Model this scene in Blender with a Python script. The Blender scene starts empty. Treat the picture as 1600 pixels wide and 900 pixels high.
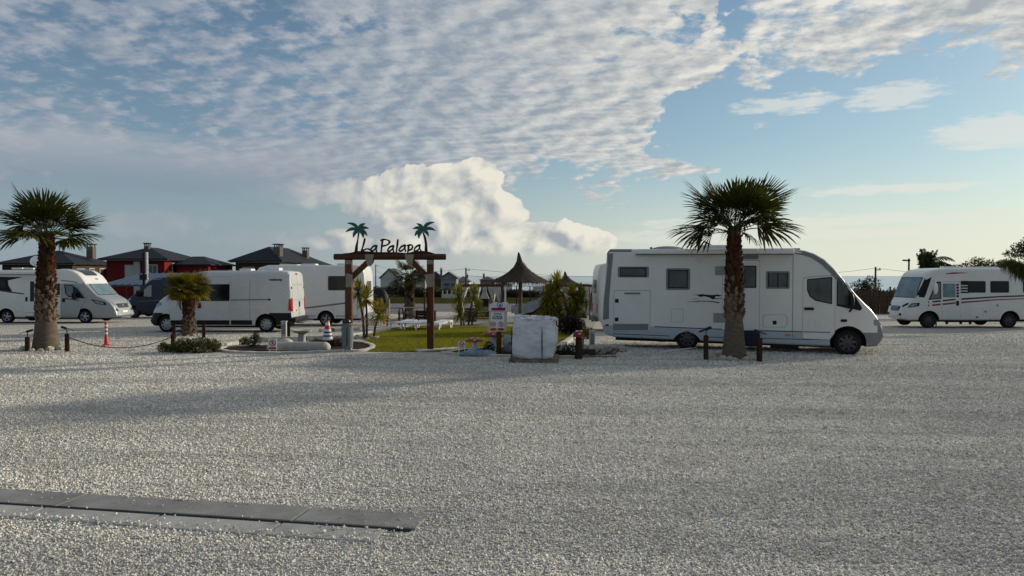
import bpy, bmesh, math, random
import numpy as np
from mathutils import Vector, Matrix, noise as mnoise
from mathutils.bvhtree import BVHTree
R = math.radians
SC = bpy.context.scene
COL = SC.collection
rnd = random.Random(7)

# ------------------------------------------------------------------ camera
CAMZ = 2.15
FPX = 1130.0                       # focal length in photo pixels (1600 wide)
PITCH = -math.atan(19.0 / FPX)     # horizon sits 19 px above the picture's middle
cam_d = bpy.data.cameras.new('camera')
cam_d.sensor_width = 36.0
cam_d.lens = 36.0 * FPX / 1600.0
cam_d.clip_start = 0.05
cam_d.clip_end = 90000
cam = bpy.data.objects.new('camera', cam_d)
COL.objects.link(cam)
cam.location = (0, 0, CAMZ)
cam.rotation_euler = (R(90) + PITCH, 0, 0)
SC.camera = cam

# ------------------------------------------------------------------ light
SUN_AZ, SUN_EL = R(60), R(17)      # low sun, to the right and beyond
SUNV = Vector((math.sin(SUN_AZ) * math.cos(SUN_EL), math.cos(SUN_AZ) * math.cos(SUN_EL), math.sin(SUN_EL)))
sd = bpy.data.lights.new('sun', 'SUN')
sd.energy = 3.7
sd.angle = R(2.4)
sd.color = (1.0, 0.90, 0.745)
so = bpy.data.objects.new('sun', sd)
COL.objects.link(so)
so.location = (40, 20, 30)
so.rotation_euler = (-SUNV).to_track_quat('-Z', 'Y').to_euler()

SC.view_settings.view_transform = 'Standard'
SC.view_settings.look = 'None'
SC.view_settings.exposure = 0.0
SC.view_settings.gamma = 1.0

# ------------------------------------------------------------------ world: Nishita sky with cloud layers
W = bpy.data.worlds.new('World')
SC.world = W
W.use_nodes = True
wt = W.node_tree
wt.nodes.clear()

class S:
    """a shader socket with arithmetic"""
    def __init__(s, k): s.k = k
    def __add__(a, b): return mth('ADD', a, b)
    __radd__ = __add__
    def __sub__(a, b): return mth('SUBTRACT', a, b)
    def __rsub__(a, b): return mth('SUBTRACT', b, a)
    def __mul__(a, b): return mth('MULTIPLY', a, b)
    __rmul__ = __mul__
    def __truediv__(a, b): return mth('DIVIDE', a, b)

_T = [wt]
def setin(node, idx, v):
    if isinstance(v, S): _T[0].links.new(v.k, node.inputs[idx])
    else: node.inputs[idx].default_value = v
def mth(op, *a, clamp=False):
    n = _T[0].nodes.new('ShaderNodeMath'); n.operation = op; n.use_clamp = clamp
    for i, v in enumerate(a): setin(n, i, v)
    return S(n.outputs[0])
def sstep(v, lo, hi):
    n = _T[0].nodes.new('ShaderNodeMapRange'); n.interpolation_type = 'SMOOTHSTEP'
    setin(n, 0, v); setin(n, 1, lo); setin(n, 2, hi); n.inputs[3].default_value = 0; n.inputs[4].default_value = 1
    return S(n.outputs[0])
def comb(x, y, z):
    n = _T[0].nodes.new('ShaderNodeCombineXYZ')
    for i, v in enumerate((x, y, z)): setin(n, i, v)
    return S(n.outputs[0])
def nz(vec, scale, detail=4, rough=0.55, dist=0.0, lac=2.0):
    n = _T[0].nodes.new('ShaderNodeTexNoise'); n.noise_dimensions = '2D'
    setin(n, 'Vector', vec)
    n.inputs['Scale'].default_value = scale; n.inputs['Detail'].default_value = detail
    n.inputs['Roughness'].default_value = rough; n.inputs['Distortion'].default_value = dist
    n.inputs['Lacunarity'].default_value = lac
    return S(n.outputs[0])
def cmix(f, a, b, blend='MIX'):
    n = _T[0].nodes.new('ShaderNodeMix'); n.data_type = 'RGBA'; n.blend_type = blend
    setin(n, 0, f)
    for i, v in ((6, a), (7, b)):
        if isinstance(v, S): _T[0].links.new(v.k, n.inputs[i])
        else: n.inputs[i].default_value = (*v, 1)
    return S(n.outputs[2])

def azel(px, py):
    a = (px - 800) / FPX; b = (450 - py) / FPX
    y = math.cos(PITCH) - b * math.sin(PITCH); z = math.sin(PITCH) + b * math.cos(PITCH)
    return math.atan2(a, y), math.atan2(z, math.hypot(a, y))

def build_world():
    tc = wt.nodes.new('ShaderNodeTexCoord')
    sep = wt.nodes.new('ShaderNodeSeparateXYZ'); wt.links.new(tc.outputs['Generated'], sep.inputs[0])
    x, y, z = (S(sep.outputs[i]) for i in range(3))
    zc = mth('MAXIMUM', z, 0.0)
    az = mth('ARCTAN2', x, y)
    el = mth('ARCSINE', zc)
    sky = wt.nodes.new('ShaderNodeTexSky'); sky.sky_type = 'NISHITA'; sky.sun_disc = False
    sky.sun_elevation = SUN_EL; sky.sun_rotation = SUN_AZ
    sky.air_density = 1.0; sky.dust_density = 0.6; sky.ozone_density = 1.6
    base = S(sky.outputs[0])
    K = 10.0                                   # cloud radiances below are written for strength 1; Background runs at 0.1
    def k(c): return tuple(v * K for v in c)
    base = cmix(1.0, base, (0.70, 0.84, 0.90), 'MULTIPLY')
    # how far a bearing lies from the sun's: 1 towards it, 0 well away (left of the picture and behind)
    rel = mth('ARCCOSINE', mth('COSINE', az - SUN_AZ))
    sw = sstep(rel, 1.50, 0.62)
    veil = sstep(el, 0.55, 0.0) * 0.40          # thin high veil
    base = cmix(veil, base, cmix(sw, k((0.27, 0.35, 0.43)), k((0.50, 0.64, 0.66))))
    # ---- altocumulus sheet, projected on a plane overhead
    den = zc + 0.17
    qx, qy = x / den, y / den
    big = nz(comb(qx, qy, 0.0), 1.15, 3, 0.5)
    wx = qx + big * 0.12
    wy = qy * 1.10 + qx * 0.10
    nm = nz(comb(wx, wy, 0.0), 3.1, 4, 0.6)
    n0 = nz(comb(wx, wy, 0.0), 8.5, 7, 0.62)
    n1 = n0 * 0.72 + nm * 0.42 - 0.07
    n2 = nz(comb(wx + 0.034, wy + 0.024, 0.0), 8.5, 4, 0.58)
    rough = nz(comb(az, el * 1.6, 0.0), 6.0, 5, 0.6) - 0.5
    e1 = azel(1105, 200)
    edge = sstep(az + rough * 0.50 - (el - 0.2) * 0.15, e1[0] + 0.045, e1[0] - 0.05)
    low = sstep(el + rough * 0.16, 0.075, 0.15)
    rag = sstep(el - az * 0.10 + rough * 0.26, 0.115, 0.235) * sstep(az, 0.24, 0.34) * 0.90
    cover = mth('MAXIMUM', edge * low, rag)
    dens_a = n1 + (cover - 1.0) * 0.60 + (big - 0.5) * 0.42 + sstep(az, -0.42, 0.05) * 0.17
    dA = sstep(dens_a, 0.36, 0.57) * sstep(cover, 0.02, 0.3)
    litA = mth('ADD', (n0 - n2) * 2.4 + 0.38, (0.58 - n1) * 0.9 + (0.5 - big) * 0.6, clamp=True)
    cA_l = cmix(litA, k((0.215, 0.28, 0.375)), k((0.40, 0.435, 0.49)))
    cA_r = cmix(litA, k((0.38, 0.42, 0.445)), k((0.86, 0.83, 0.75)))
    cA = cmix(sw, cA_l, cA_r)
    col = cmix(dA * 0.93, base, cA)
    # ---- a long soft grey bank low at the left
    stn = nz(comb(az * 2.2, el * 14.0, 0.0), 3.0, 4, 0.55) - 0.5
    a0, b0 = azel(120, 250)
    bank = sstep(mth('ABSOLUTE', el - b0 + stn * 0.09), 0.055, 0.006) * sstep(az, -0.08, -0.34) * sstep(az, -1.9, -1.2)
    col = cmix(bank * 0.68, col, cmix(sstep(el, b0 - 0.03, b0 + 0.035), k((0.24, 0.29, 0.365)), k((0.44, 0.455, 0.49))))
    # ---- long lens-shaped streaks low on the right
    T = None
    for (sx, sy, wd_, sh_) in ((1410, 293, 0.125, 0.0085), (1330, 345, 0.30, 0.012), (1200, 368, 0.30, 0.009), (1395, 150, 0.065, 0.016), (1560, 205, 0.075, 0.022), (1230, 162, 0.075, 0.014)):
        aa, ee = azel(sx, sy)
        u = (az - aa) / wd_; v = (el - ee + stn * 0.018) / sh_
        t = 1.0 - u * u - v * v
        T = t if T is None else mth('MAXIMUM', T, t)
    fine = nz(comb(az * 2.0, el * 9.0, 0.0), 14.0, 5, 0.62) - 0.5
    col = cmix(sstep(T + rough * 1.2 + fine * 2.2, 0.0, 0.9) * 0.62, col, k((0.78, 0.78, 0.72)))
    # ---- haze towards the horizon
    hz = mth('POWER', sstep(el, 0.20, 0.0), 1.6)
    hcol = cmix(sw, k((0.29, 0.36, 0.41)), k((0.78, 0.79, 0.68)))
    col = cmix(hz * 0.80, col, hcol)
    # ---- towering cumulus over the gate: blobs in bearing and height, eroded by noise
    blobs = [(700, 292, 62, 40), (750, 284, 42, 36), (640, 302, 70, 40), (585, 325, 70, 40), (760, 340, 75, 46), (680, 352, 140, 42),
             (850, 370, 80, 28), (920, 380, 50, 22), (500, 300, 110, 26), (560, 376, 160, 22), (780, 388, 190, 16), (262, 352, 62, 26), (190, 350, 60, 18), (400, 376, 90, 16)]
    F0 = None
    for (bx, by, rx, ry) in blobs:
        a_, e_ = azel(bx, by)
        u = (az - a_) / (rx / FPX); v = (el - e_) / (ry / FPX)
        f = 1.0 - u * u - v * v
        F0 = f if F0 is None else mth('SMOOTH_MAX', F0, f, 0.35)
    def bill(ax, ex):
        c = comb(ax, ex * 1.15, 0.0)
        a = nz(c, 10.0, 9, 0.60, 0.35)
        v = _T[0].nodes.new('ShaderNodeTexVoronoi'); v.voronoi_dimensions = '2D'; v.feature = 'F1'
        v.inputs['Scale'].default_value = 30.0; v.inputs['Detail'].default_value = 1.0; setin(v, 'Vector', comb(ax + a * 0.03, ex * 1.15 + a * 0.02, 0.0))
        d = S(v.outputs['Distance'])
        return a + (0.42 - d * d) * 0.13
    off = 0.009
    N1, N2 = bill(az, el), bill(az + off * 1.5, el + off * 1.1)
    dens = F0 + (N1 - 0.50) * 2.3
    soft = sstep(az, azel(380, 0)[0], azel(620, 0)[0])        # crisp at the right, dissolving to the left
    dC = sstep(dens, 0.0, 0.95 - soft * 0.83) * sstep(el, azel(0, 400)[1], azel(0, 374)[1])
    L1 = nz(comb(az, el * 1.15, 0.0), 22.0, 4, 0.5, 0.4); L2 = nz(comb(az + 0.013, el * 1.15 + 0.012, 0.0), 22.0, 4, 0.5, 0.4)
    lit = mth('ADD', (N1 - N2) * 1.8 + (L1 - L2) * 1.7 + 0.55 + (0.55 - F0) * 0.12, (el - azel(0, 330)[1]) * 2.0 + (az - azel(690, 0)[0]) * 1.2, clamp=True)
    cC = cmix(lit, k((0.36, 0.40, 0.44)), k((0.84, 0.80, 0.69)))
    cC = cmix(soft * 0.85 + 0.15, k((0.33, 0.37, 0.42)), cC)
    col = cmix(dC * (0.60 + soft * 0.34), col, cC)
    bg = wt.nodes.new('ShaderNodeBackground'); bg.inputs[1].default_value = 0.1
    wt.links.new(col.k, bg.inputs[0])
    out = wt.nodes.new('ShaderNodeOutputWorld'); wt.links.new(bg.outputs[0], out.inputs[0])
build_world()
W.cycles.sampling_method = 'MANUAL'
W.cycles.sample_map_resolution = 256
# ------------------------------------------------------------------ pixel helpers, terrain
def ray(px, py):
    a = (px - 800) / FPX; b = (450 - py) / FPX
    return Vector((a, math.cos(PITCH) - b * math.sin(PITCH), math.sin(PITCH) + b * math.cos(PITCH)))
def gz(y):
    """terrain height: level gravel, then falling 2 in 100 towards the sea"""
    return 0.0 if y < 21 else -0.02 * (y - 21)
def G(px, py, dz=0.0):
    """the point of the terrain seen at a pixel"""
    r = ray(px, py)
    sl = -r.z / r.y
    d = CAMZ / sl
    if d > 21: d = (CAMZ - 0.42) / (sl - 0.02)
    return Vector((r.x / r.y * d, d, gz(d) + dz))
def at(px, py, d):
    """the point at depth d seen at a pixel"""
    r = ray(px, py)
    t = d / r.y
    return Vector((r.x * t, d, CAMZ + r.z * t))

# ------------------------------------------------------------------ materials
MATS = {}
def mat(name, col, rough=0.6, metal=0.0, var=0.12, scale=6.0, bump=0.0, bscale=40.0, spec=0.5, col2=None, trans=0.0, alpha=None, coat=0.0, rvar=0.0, stretch=None, emis=None):
    if name in MATS: return MATS[name]
    m = bpy.data.materials.new(name); m.use_nodes = True
    t = m.node_tree; bs = t.nodes['Principled BSDF']
    bs.inputs['Roughness'].default_value = rough; bs.inputs['Metallic'].default_value = metal
    bs.inputs['Specular IOR Level'].default_value = spec if rough < 0.5 or spec != 0.5 else 0.14
    if coat: bs.inputs['Coat Weight'].default_value = coat; bs.inputs['Coat Roughness'].default_value = 0.08
    tc = t.nodes.new('ShaderNodeTexCoord')
    vec = tc.outputs['Object']
    if stretch:
        mp = t.nodes.new('ShaderNodeMapping'); mp.inputs['Scale'].default_value = stretch
        t.links.new(vec, mp.inputs[0]); vec = mp.outputs[0]
    n = t.nodes.new('ShaderNodeTexNoise'); n.inputs['Scale'].default_value = scale; n.inputs['Detail'].default_value = 3.0
    n.inputs['Roughness'].default_value = 0.6
    t.links.new(vec, n.inputs['Vector'])
    mx = t.nodes.new('ShaderNodeMix'); mx.data_type = 'RGBA'
    c1 = tuple(max(0, c * (1 - var)) for c in col); c2 = col2 or tuple(min(1, c * (1 + var)) for c in col)
    mx.inputs[6].default_value = (*c1, 1); mx.inputs[7].default_value = (*c2, 1)
    mr = t.nodes.new('ShaderNodeMapRange'); mr.inputs[1].default_value = 0.32; mr.inputs[2].default_value = 0.68
    t.links.new(n.outputs[0], mr.inputs[0]); t.links.new(mr.outputs[0], mx.inputs[0])
    t.links.new(mx.outputs[2], bs.inputs['Base Color'])
    if rvar:
        r2 = t.nodes.new('ShaderNodeMapRange'); r2.inputs[1].default_value = 0.3; r2.inputs[2].default_value = 0.7
        r2.inputs[3].default_value = max(0.02, rough - rvar); r2.inputs[4].default_value = min(1, rough + rvar)
        t.links.new(n.outputs[0], r2.inputs[0]); t.links.new(r2.outputs[0], bs.inputs['Roughness'])
    if bump:
        n2 = t.nodes.new('ShaderNodeTexNoise'); n2.inputs['Scale'].default_value = bscale; n2.inputs['Detail'].default_value = 3.0
        t.links.new(vec, n2.inputs['Vector'])
        b = t.nodes.new('ShaderNodeBump'); b.inputs['Strength'].default_value = bump; b.inputs['Distance'].default_value = 0.02
        t.links.new(n2.outputs[0], b.inputs['Height']); t.links.new(b.outputs[0], bs.inputs['Normal'])
    if trans:
        bs.inputs['Transmission Weight'].default_value = trans
    MATS[name] = m
    return m
def leafmat(name, c1, c2, tr=0.35):
    """leaf: diffuse on both sides with some light coming through, colour varying over the plant"""
    if name in MATS: return MATS[name]
    m = bpy.data.materials.new(name); m.use_nodes = True
    t = m.node_tree; bs = t.nodes['Principled BSDF']; out = t.nodes['Material Output']
    bs.inputs['Roughness'].default_value = 0.5; bs.inputs['Specular IOR Level'].default_value = 0.15
    tc = t.nodes.new('ShaderNodeTexCoord'); n = t.nodes.new('ShaderNodeTexNoise'); n.inputs['Scale'].default_value = 5.0
    n.inputs['Detail'].default_value = 4.0
    oi = t.nodes.new('ShaderNodeObjectInfo')
    t.links.new(tc.outputs['Object'], n.inputs['Vector'])
    ad = t.nodes.new('ShaderNodeMath'); ad.operation = 'MULTIPLY_ADD'; ad.inputs[1].default_value = 0.5; 
    t.links.new(oi.outputs['Random'], ad.inputs[0]); t.links.new(n.outputs[0], ad.inputs[2])
    mr = t.nodes.new('ShaderNodeMapRange'); mr.inputs[1].default_value = 0.4; mr.inputs[2].default_value = 1.1
    t.links.new(ad.outputs[0], mr.inputs[0])
    mx = t.nodes.new('ShaderNodeMix'); mx.data_type = 'RGBA'
    mx.inputs[6].default_value = (*c1, 1); mx.inputs[7].default_value = (*c2, 1)
    t.links.new(mr.outputs[0], mx.inputs[0]); t.links.new(mx.outputs[2], bs.inputs['Base Color'])
    tl = t.nodes.new('ShaderNodeBsdfTranslucent'); t.links.new(mx.outputs[2], tl.inputs[0])
    ms = t.nodes.new('ShaderNodeMixShader'); ms.inputs[0].default_value = tr
    t.links.new(bs.outputs[0], ms.inputs[1]); t.links.new(tl.outputs[0], ms.inputs[2]); t.links.new(ms.outputs[0], out.inputs[0])
    MATS[name] = m
    return m

# ------------------------------------------------------------------ mesh builder
class MB:
    def __init__(s): s.v = []; s.f = []; s.m = []; s.mi = 0; s.X = None
    def add(s, vs, fs):
        b = len(s.v)
        s.v += [tuple((s.X @ Vector(p)) if s.X else p) for p in vs]
        s.f += [tuple(b + i for i in f) for f in fs]; s.m += [s.mi] * len(fs)
        return s
    def box(s, c, d, rz=0.0, M=None):
        x, y, z = d[0] / 2, d[1] / 2, d[2] / 2
        T = Matrix.Translation(c) @ (M if M else Matrix.Rotation(rz, 4, 'Z'))
        vs = [T @ Vector(p) for p in ((-x, -y, -z), (x, -y, -z), (x, y, -z), (-x, y, -z), (-x, -y, z), (x, -y, z), (x, y, z), (-x, y, z))]
        return s.add(vs, [(0, 3, 2, 1), (4, 5, 6, 7), (0, 1, 5, 4), (1, 2, 6, 5), (2, 3, 7, 6), (3, 0, 4, 7)])
    def beam(s, a, b, w, h, up=(0, 0, 1)):
        a, b = Vector(a), Vector(b); d = (b - a); L = d.length; d.normalize()
        u = Vector(up)
        if abs(d.dot(u)) > 0.98: u = Vector((0, 1, 0))
        sx = d.cross(u).normalized(); uz = sx.cross(d).normalized()
        M = Matrix((( d.x, sx.x, uz.x, 0), (d.y, sx.y, uz.y, 0), (d.z, sx.z, uz.z, 0), (0, 0, 0, 1)))
        return s.box((a + b) / 2, (L, w, h), M=M)
    def tube(s, pts, rad, n=8, caps=True):
        pts = [Vector(p) for p in pts]
        if not hasattr(rad, '__len__'): rad = [rad] * len(pts)
        vs = []; ref = None
        for i, p in enumerate(pts):
            d = (pts[min(i + 1, len(pts) - 1)] - pts[max(i - 1, 0)]).normalized()
            if ref is None or abs(d.dot(ref)) > 0.95:
                ref = Vector((0, 0, 1)) if abs(d.z) < 0.9 else Vector((1, 0, 0))
            a = d.cross(ref).normalized(); b = a.cross(d).normalized(); ref = b
            for k in range(n):
                t = 2 * math.pi * k / n
                vs.append(p + (a * math.cos(t) + b * math.sin(t)) * rad[i])
        fs = []
        for i in range(len(pts) - 1):
            for k in range(n):
                k2 = (k + 1) % n
                fs.append((i * n + k, i * n + k2, (i + 1) * n + k2, (i + 1) * n + k))
        if caps:
            fs.append(tuple(range(n - 1, -1, -1))); fs.append(tuple((len(pts) - 1) * n + k for k in range(n)))
        return s.add(vs, fs)
    def lathe(s, prof, n=24, c=(0, 0, 0), M=None, wob=0.0, seed=0, caps=True):
        """prof: (radius, height) pairs, bottom to top"""
        T = Matrix.Translation(c) @ (M if M else Matrix.Identity(4))
        r2 = random.Random(seed); vs = []
        for (r, h) in prof:
            for k in range(n):
                t = 2 * math.pi * k / n; rr = r * (1 + wob * (r2.random() - 0.5))
                vs.append(T @ Vector((rr * math.cos(t), rr * math.sin(t), h)))
        fs = []
        for i in range(len(prof) - 1):
            for k in range(n):
                k2 = (k + 1) % n
                fs.append((i * n + k, i * n + k2, (i + 1) * n + k2, (i + 1) * n + k))
        if caps:
            if prof[0][0] > 1e-4: fs.append(tuple(range(n - 1, -1, -1)))
            if prof[-1][0] > 1e-4: fs.append(tuple((len(prof) - 1) * n + k for k in range(n)))
        return s.add(vs, fs)
    def prism(s, poly, a, b, plane='xz'):
        """polygon (2-D, any winding) extruded between a and b along the third axis"""
        n = len(poly)
        def P(q, h):
            return {'xz': (q[0], h, q[1]), 'xy': (q[0], q[1], h), 'yz': (h, q[0], q[1])}[plane]
        vs = [P(q, a) for q in poly] + [P(q, b) for q in poly]
        fs = [tuple(range(n)), tuple(range(2 * n - 1, n - 1, -1))]
        for i in range(n): j = (i + 1) % n; fs.append((i, i + n, j + n, j))
        return s.add(vs, fs)
    def blob(s, c, r, seg=10, ring=7, amp=0.15, freq=2.0, seed=0, flat=None):
        c = Vector(c); vs = []; fs = []
        for i in range(ring + 1):
            ph = math.pi * i / ring
            for k in range(seg):
                t = 2 * math.pi * k / seg
                d = Vector((math.sin(ph) * math.cos(t), math.sin(ph) * math.sin(t), math.cos(ph)))
                q = 1 + amp * mnoise.noise(d * freq + Vector((seed * 3.1, seed * 1.7, seed)))
                p = Vector((d.x * r[0], d.y * r[1], d.z * r[2])) * q
                if flat is not None and p.z < flat: p.z = flat
                vs.append(c + p)
        for i in range(ring):
            for k in range(seg):
                k2 = (k + 1) % seg
                fs.append((i * seg + k, (i + 1) * seg + k, (i + 1) * seg + k2, i * seg + k2))
        return s.add(vs, fs)
    def mesh(s, name, mats, smooth=None):
        me = bpy.data.meshes.new(name); me.from_pydata([tuple(p) for p in s.v], [], s.f)
        for m in (mats if isinstance(mats, (list, tuple)) else [mats]): me.materials.append(m)
        if any(s.m): me.polygons.foreach_set('material_index', s.m)
        bm = bmesh.new(); bm.from_mesh(me); bmesh.ops.remove_doubles(bm, verts=bm.verts, dist=1e-5)
        bmesh.ops.recalc_face_normals(bm, faces=bm.faces); bm.to_mesh(me); bm.free()
        if smooth:
            me.polygons.foreach_set('use_smooth', [True] * len(me.polygons)); me.set_sharp_from_angle(angle=R(smooth))
        me.update()
        return me
    def build(s, name, mats, parent=None, smooth=None, loc=None, recalc=True):
        return link(name, s.mesh(name, mats, smooth), parent, loc)
def link(name, me, parent=None, loc=None):
    o = bpy.data.objects.new(name, me); COL.objects.link(o)
    if parent: o.parent = parent
    if loc is not None: o.location = loc
    return o
def tag(o, label=None, cat=None, group=None, kind=None):
    if label: o['label'] = label
    if cat: o['category'] = cat
    if group: o['group'] = group
    if kind: o['kind'] = kind
    return o
def thing(name, label, cat, loc=(0, 0, 0), rz=0.0, group=None):
    o = bpy.data.objects.new(name, None); COL.objects.link(o); o.empty_display_size = 0.2
    o.location = loc; o.rotation_euler = (0, 0, rz)
    return tag(o, label, cat, group)
def struct(name, mb, m, smooth=None, parent=None):
    o = mb.build(name, m, parent, smooth)
    if not parent: o['kind'] = 'structure'
    return o
def copy_tree(o, parent=None):
    c = o.copy(); COL.objects.link(c)
    if parent: c.parent = parent
    for ch in list(o.children): copy_tree(ch, c)
    return c
def text_mesh(body, size, depth=0.002, align='CENTER', bold=0.0):
    cu = bpy.data.curves.new('lettering', 'FONT'); cu.body = body; cu.size = size; cu.extrude = depth
    cu.align_x = align; cu.align_y = 'CENTER'; cu.resolution_u = 2; cu.offset = bold
    o = bpy.data.objects.new('lettering', cu); COL.objects.link(o)
    bpy.context.view_layer.update()
    me = bpy.data.meshes.new_from_object(o.evaluated_get(bpy.context.evaluated_depsgraph_get()))
    bpy.data.objects.remove(o); bpy.data.curves.remove(cu)
    return me
def rpoly(pts, r, n=4):
    """round the corners of a 2-D polygon"""
    out = []; N = len(pts)
    for i in range(N):
        p = Vector(pts[i]); a = Vector(pts[i - 1]) - p; b = Vector(pts[(i + 1) % N]) - p
        rr = min(r, a.length * 0.45, b.length * 0.45)
        s, e = p + a.normalized() * rr, p + b.normalized() * rr
        for k in range(n + 1):
            t = k / n
            out.append(((1 - t) ** 2 * s + 2 * t * (1 - t) * p + t * t * e)[:])
    return out
def rect(x0, z0, x1, z1, r=0.0, n=4):
    p = [(x0, z0), (x1, z0), (x1, z1), (x0, z1)]
    return rpoly(p, r, n) if r else p

# ------------------------------------------------------------------ palette
white_paint = mat('white_paint', (0.72, 0.72, 0.70), 0.28, var=0.04, scale=1.2, coat=0.25, rvar=0.06)
white_gel = mat('white_gelcoat', (0.68, 0.665, 0.63), 0.33, var=0.05, scale=0.9, coat=0.15, rvar=0.08)
van_white = mat('van_white', (0.56, 0.56, 0.545), 0.28, var=0.04, scale=1.0, coat=0.25, rvar=0.06)
van_blue = mat('van_slate_blue', (0.013, 0.024, 0.042), 0.5, var=0.1, scale=1.0, spec=.3)
silver_p = mat('silver_paint', (0.30, 0.315, 0.32), 0.36, metal=0.35, var=0.05, scale=1.2, coat=0.3)
grey_trim = mat('grey_trim', (0.20, 0.21, 0.215), 0.5, var=0.06)
mid_grey = mat('mid_grey_plastic', (0.15, 0.155, 0.16), 0.5, var=0.08)
black_pl = mat('black_plastic', (0.016, 0.016, 0.017), 0.5, var=0.15)
gap_m = mat('gap_dark', (0.05, 0.052, 0.055), 0.7, var=0.1)
glass_d = mat('dark_glass', (0.008, 0.010, 0.011), 0.08, var=0.1, spec=0.3)
glass_g = mat('smoked_acrylic', (0.060, 0.066, 0.066), 0.16, var=0.35, scale=2.5, spec=0.4)
glass_t = mat('windscreen_glass', (0.10, 0.17, 0.19), 0.05, var=0.35, scale=1.4, spec=0.7)
glass_h = mat('house_window_glass', (0.05, 0.06, 0.07), 0.08, var=0.2)
rubber = mat('tyre_rubber', (0.016, 0.016, 0.016), 0.85, var=0.2)
alloy = mat('wheel_alloy', (0.34, 0.35, 0.36), 0.35, metal=0.7, var=0.1)
alloy_d = mat('dark_alloy', (0.06, 0.06, 0.065), 0.35, metal=0.6, var=0.1)
chrome = mat('chrome', (0.62, 0.62, 0.62), 0.15, metal=1.0, var=0.03)
red_lens = mat('red_lens', (0.42, 0.012, 0.014), 0.18, var=0.1)
orange_lens = mat('orange_lens', (0.55, 0.14, 0.03), 0.2, var=0.1)
lamp_lens = mat('headlamp_lens', (0.20, 0.22, 0.24), 0.06, var=0.3, scale=14, spec=0.8)
blue_stripe = mat('blue_stripe', (0.045, 0.07, 0.19), 0.35)
red_stripe = mat('red_stripe', (0.24, 0.02, 0.035), 0.35)
navy_stripe = mat('navy_stripe', (0.018, 0.02, 0.035), 0.35)
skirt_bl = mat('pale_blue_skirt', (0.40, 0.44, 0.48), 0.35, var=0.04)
wood_d = mat('stained_timber', (0.085, 0.034, 0.014), 0.6, var=0.35, scale=5, bump=0.3, bscale=30, stretch=(1, 1, 0.15))
wood_blk = mat('dark_timber', (0.040, 0.019, 0.011), 0.75, var=0.35, scale=5, bump=0.3, bscale=30, stretch=(1, 1, 0.15))
wood_old = mat('weathered_timber', (0.20, 0.165, 0.13), 0.85, var=0.35, scale=7, bump=0.4, bscale=40)
galv = mat('galvanised_plate', (0.26, 0.22, 0.17), 0.5, metal=0.3, var=0.15)
letter_m = mat('letter_brown', (0.030, 0.012, 0.008), 0.5, var=0.2)
palm_sign = mat('sign_green', (0.008, 0.085, 0.065), 0.45, var=0.12)
curtain_m = mat('white_curtain', (0.70, 0.68, 0.64), 0.9, var=0.1, scale=8)
concrete = mat('pale_concrete', (0.50, 0.47, 0.40), 0.85, var=0.16, scale=5, bump=0.3, bscale=60)
slab_m = mat('drain_slab', (0.225, 0.222, 0.212), 0.8, var=0.22, scale=2.2, bump=0.25, bscale=90)
slab_l = mat('drain_slab_pale', (0.33, 0.325, 0.31), 0.85, var=0.22, scale=2.2, bump=0.25, bscale=90)
stone_m = mat('pale_stone', (0.42, 0.38, 0.31), 0.9, var=0.25, scale=6, bump=0.5, bscale=18)
sheet_w = mat('sign_white', (0.72, 0.71, 0.66), 0.5, var=0.04)
sign_red = mat('sign_red', (0.42, 0.03, 0.035), 0.5)
sign_blk = mat('sign_black', (0.02, 0.02, 0.02), 0.5)
plastic_w = mat('white_plastic', (0.74, 0.74, 0.71), 0.4, var=0.04)
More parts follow.
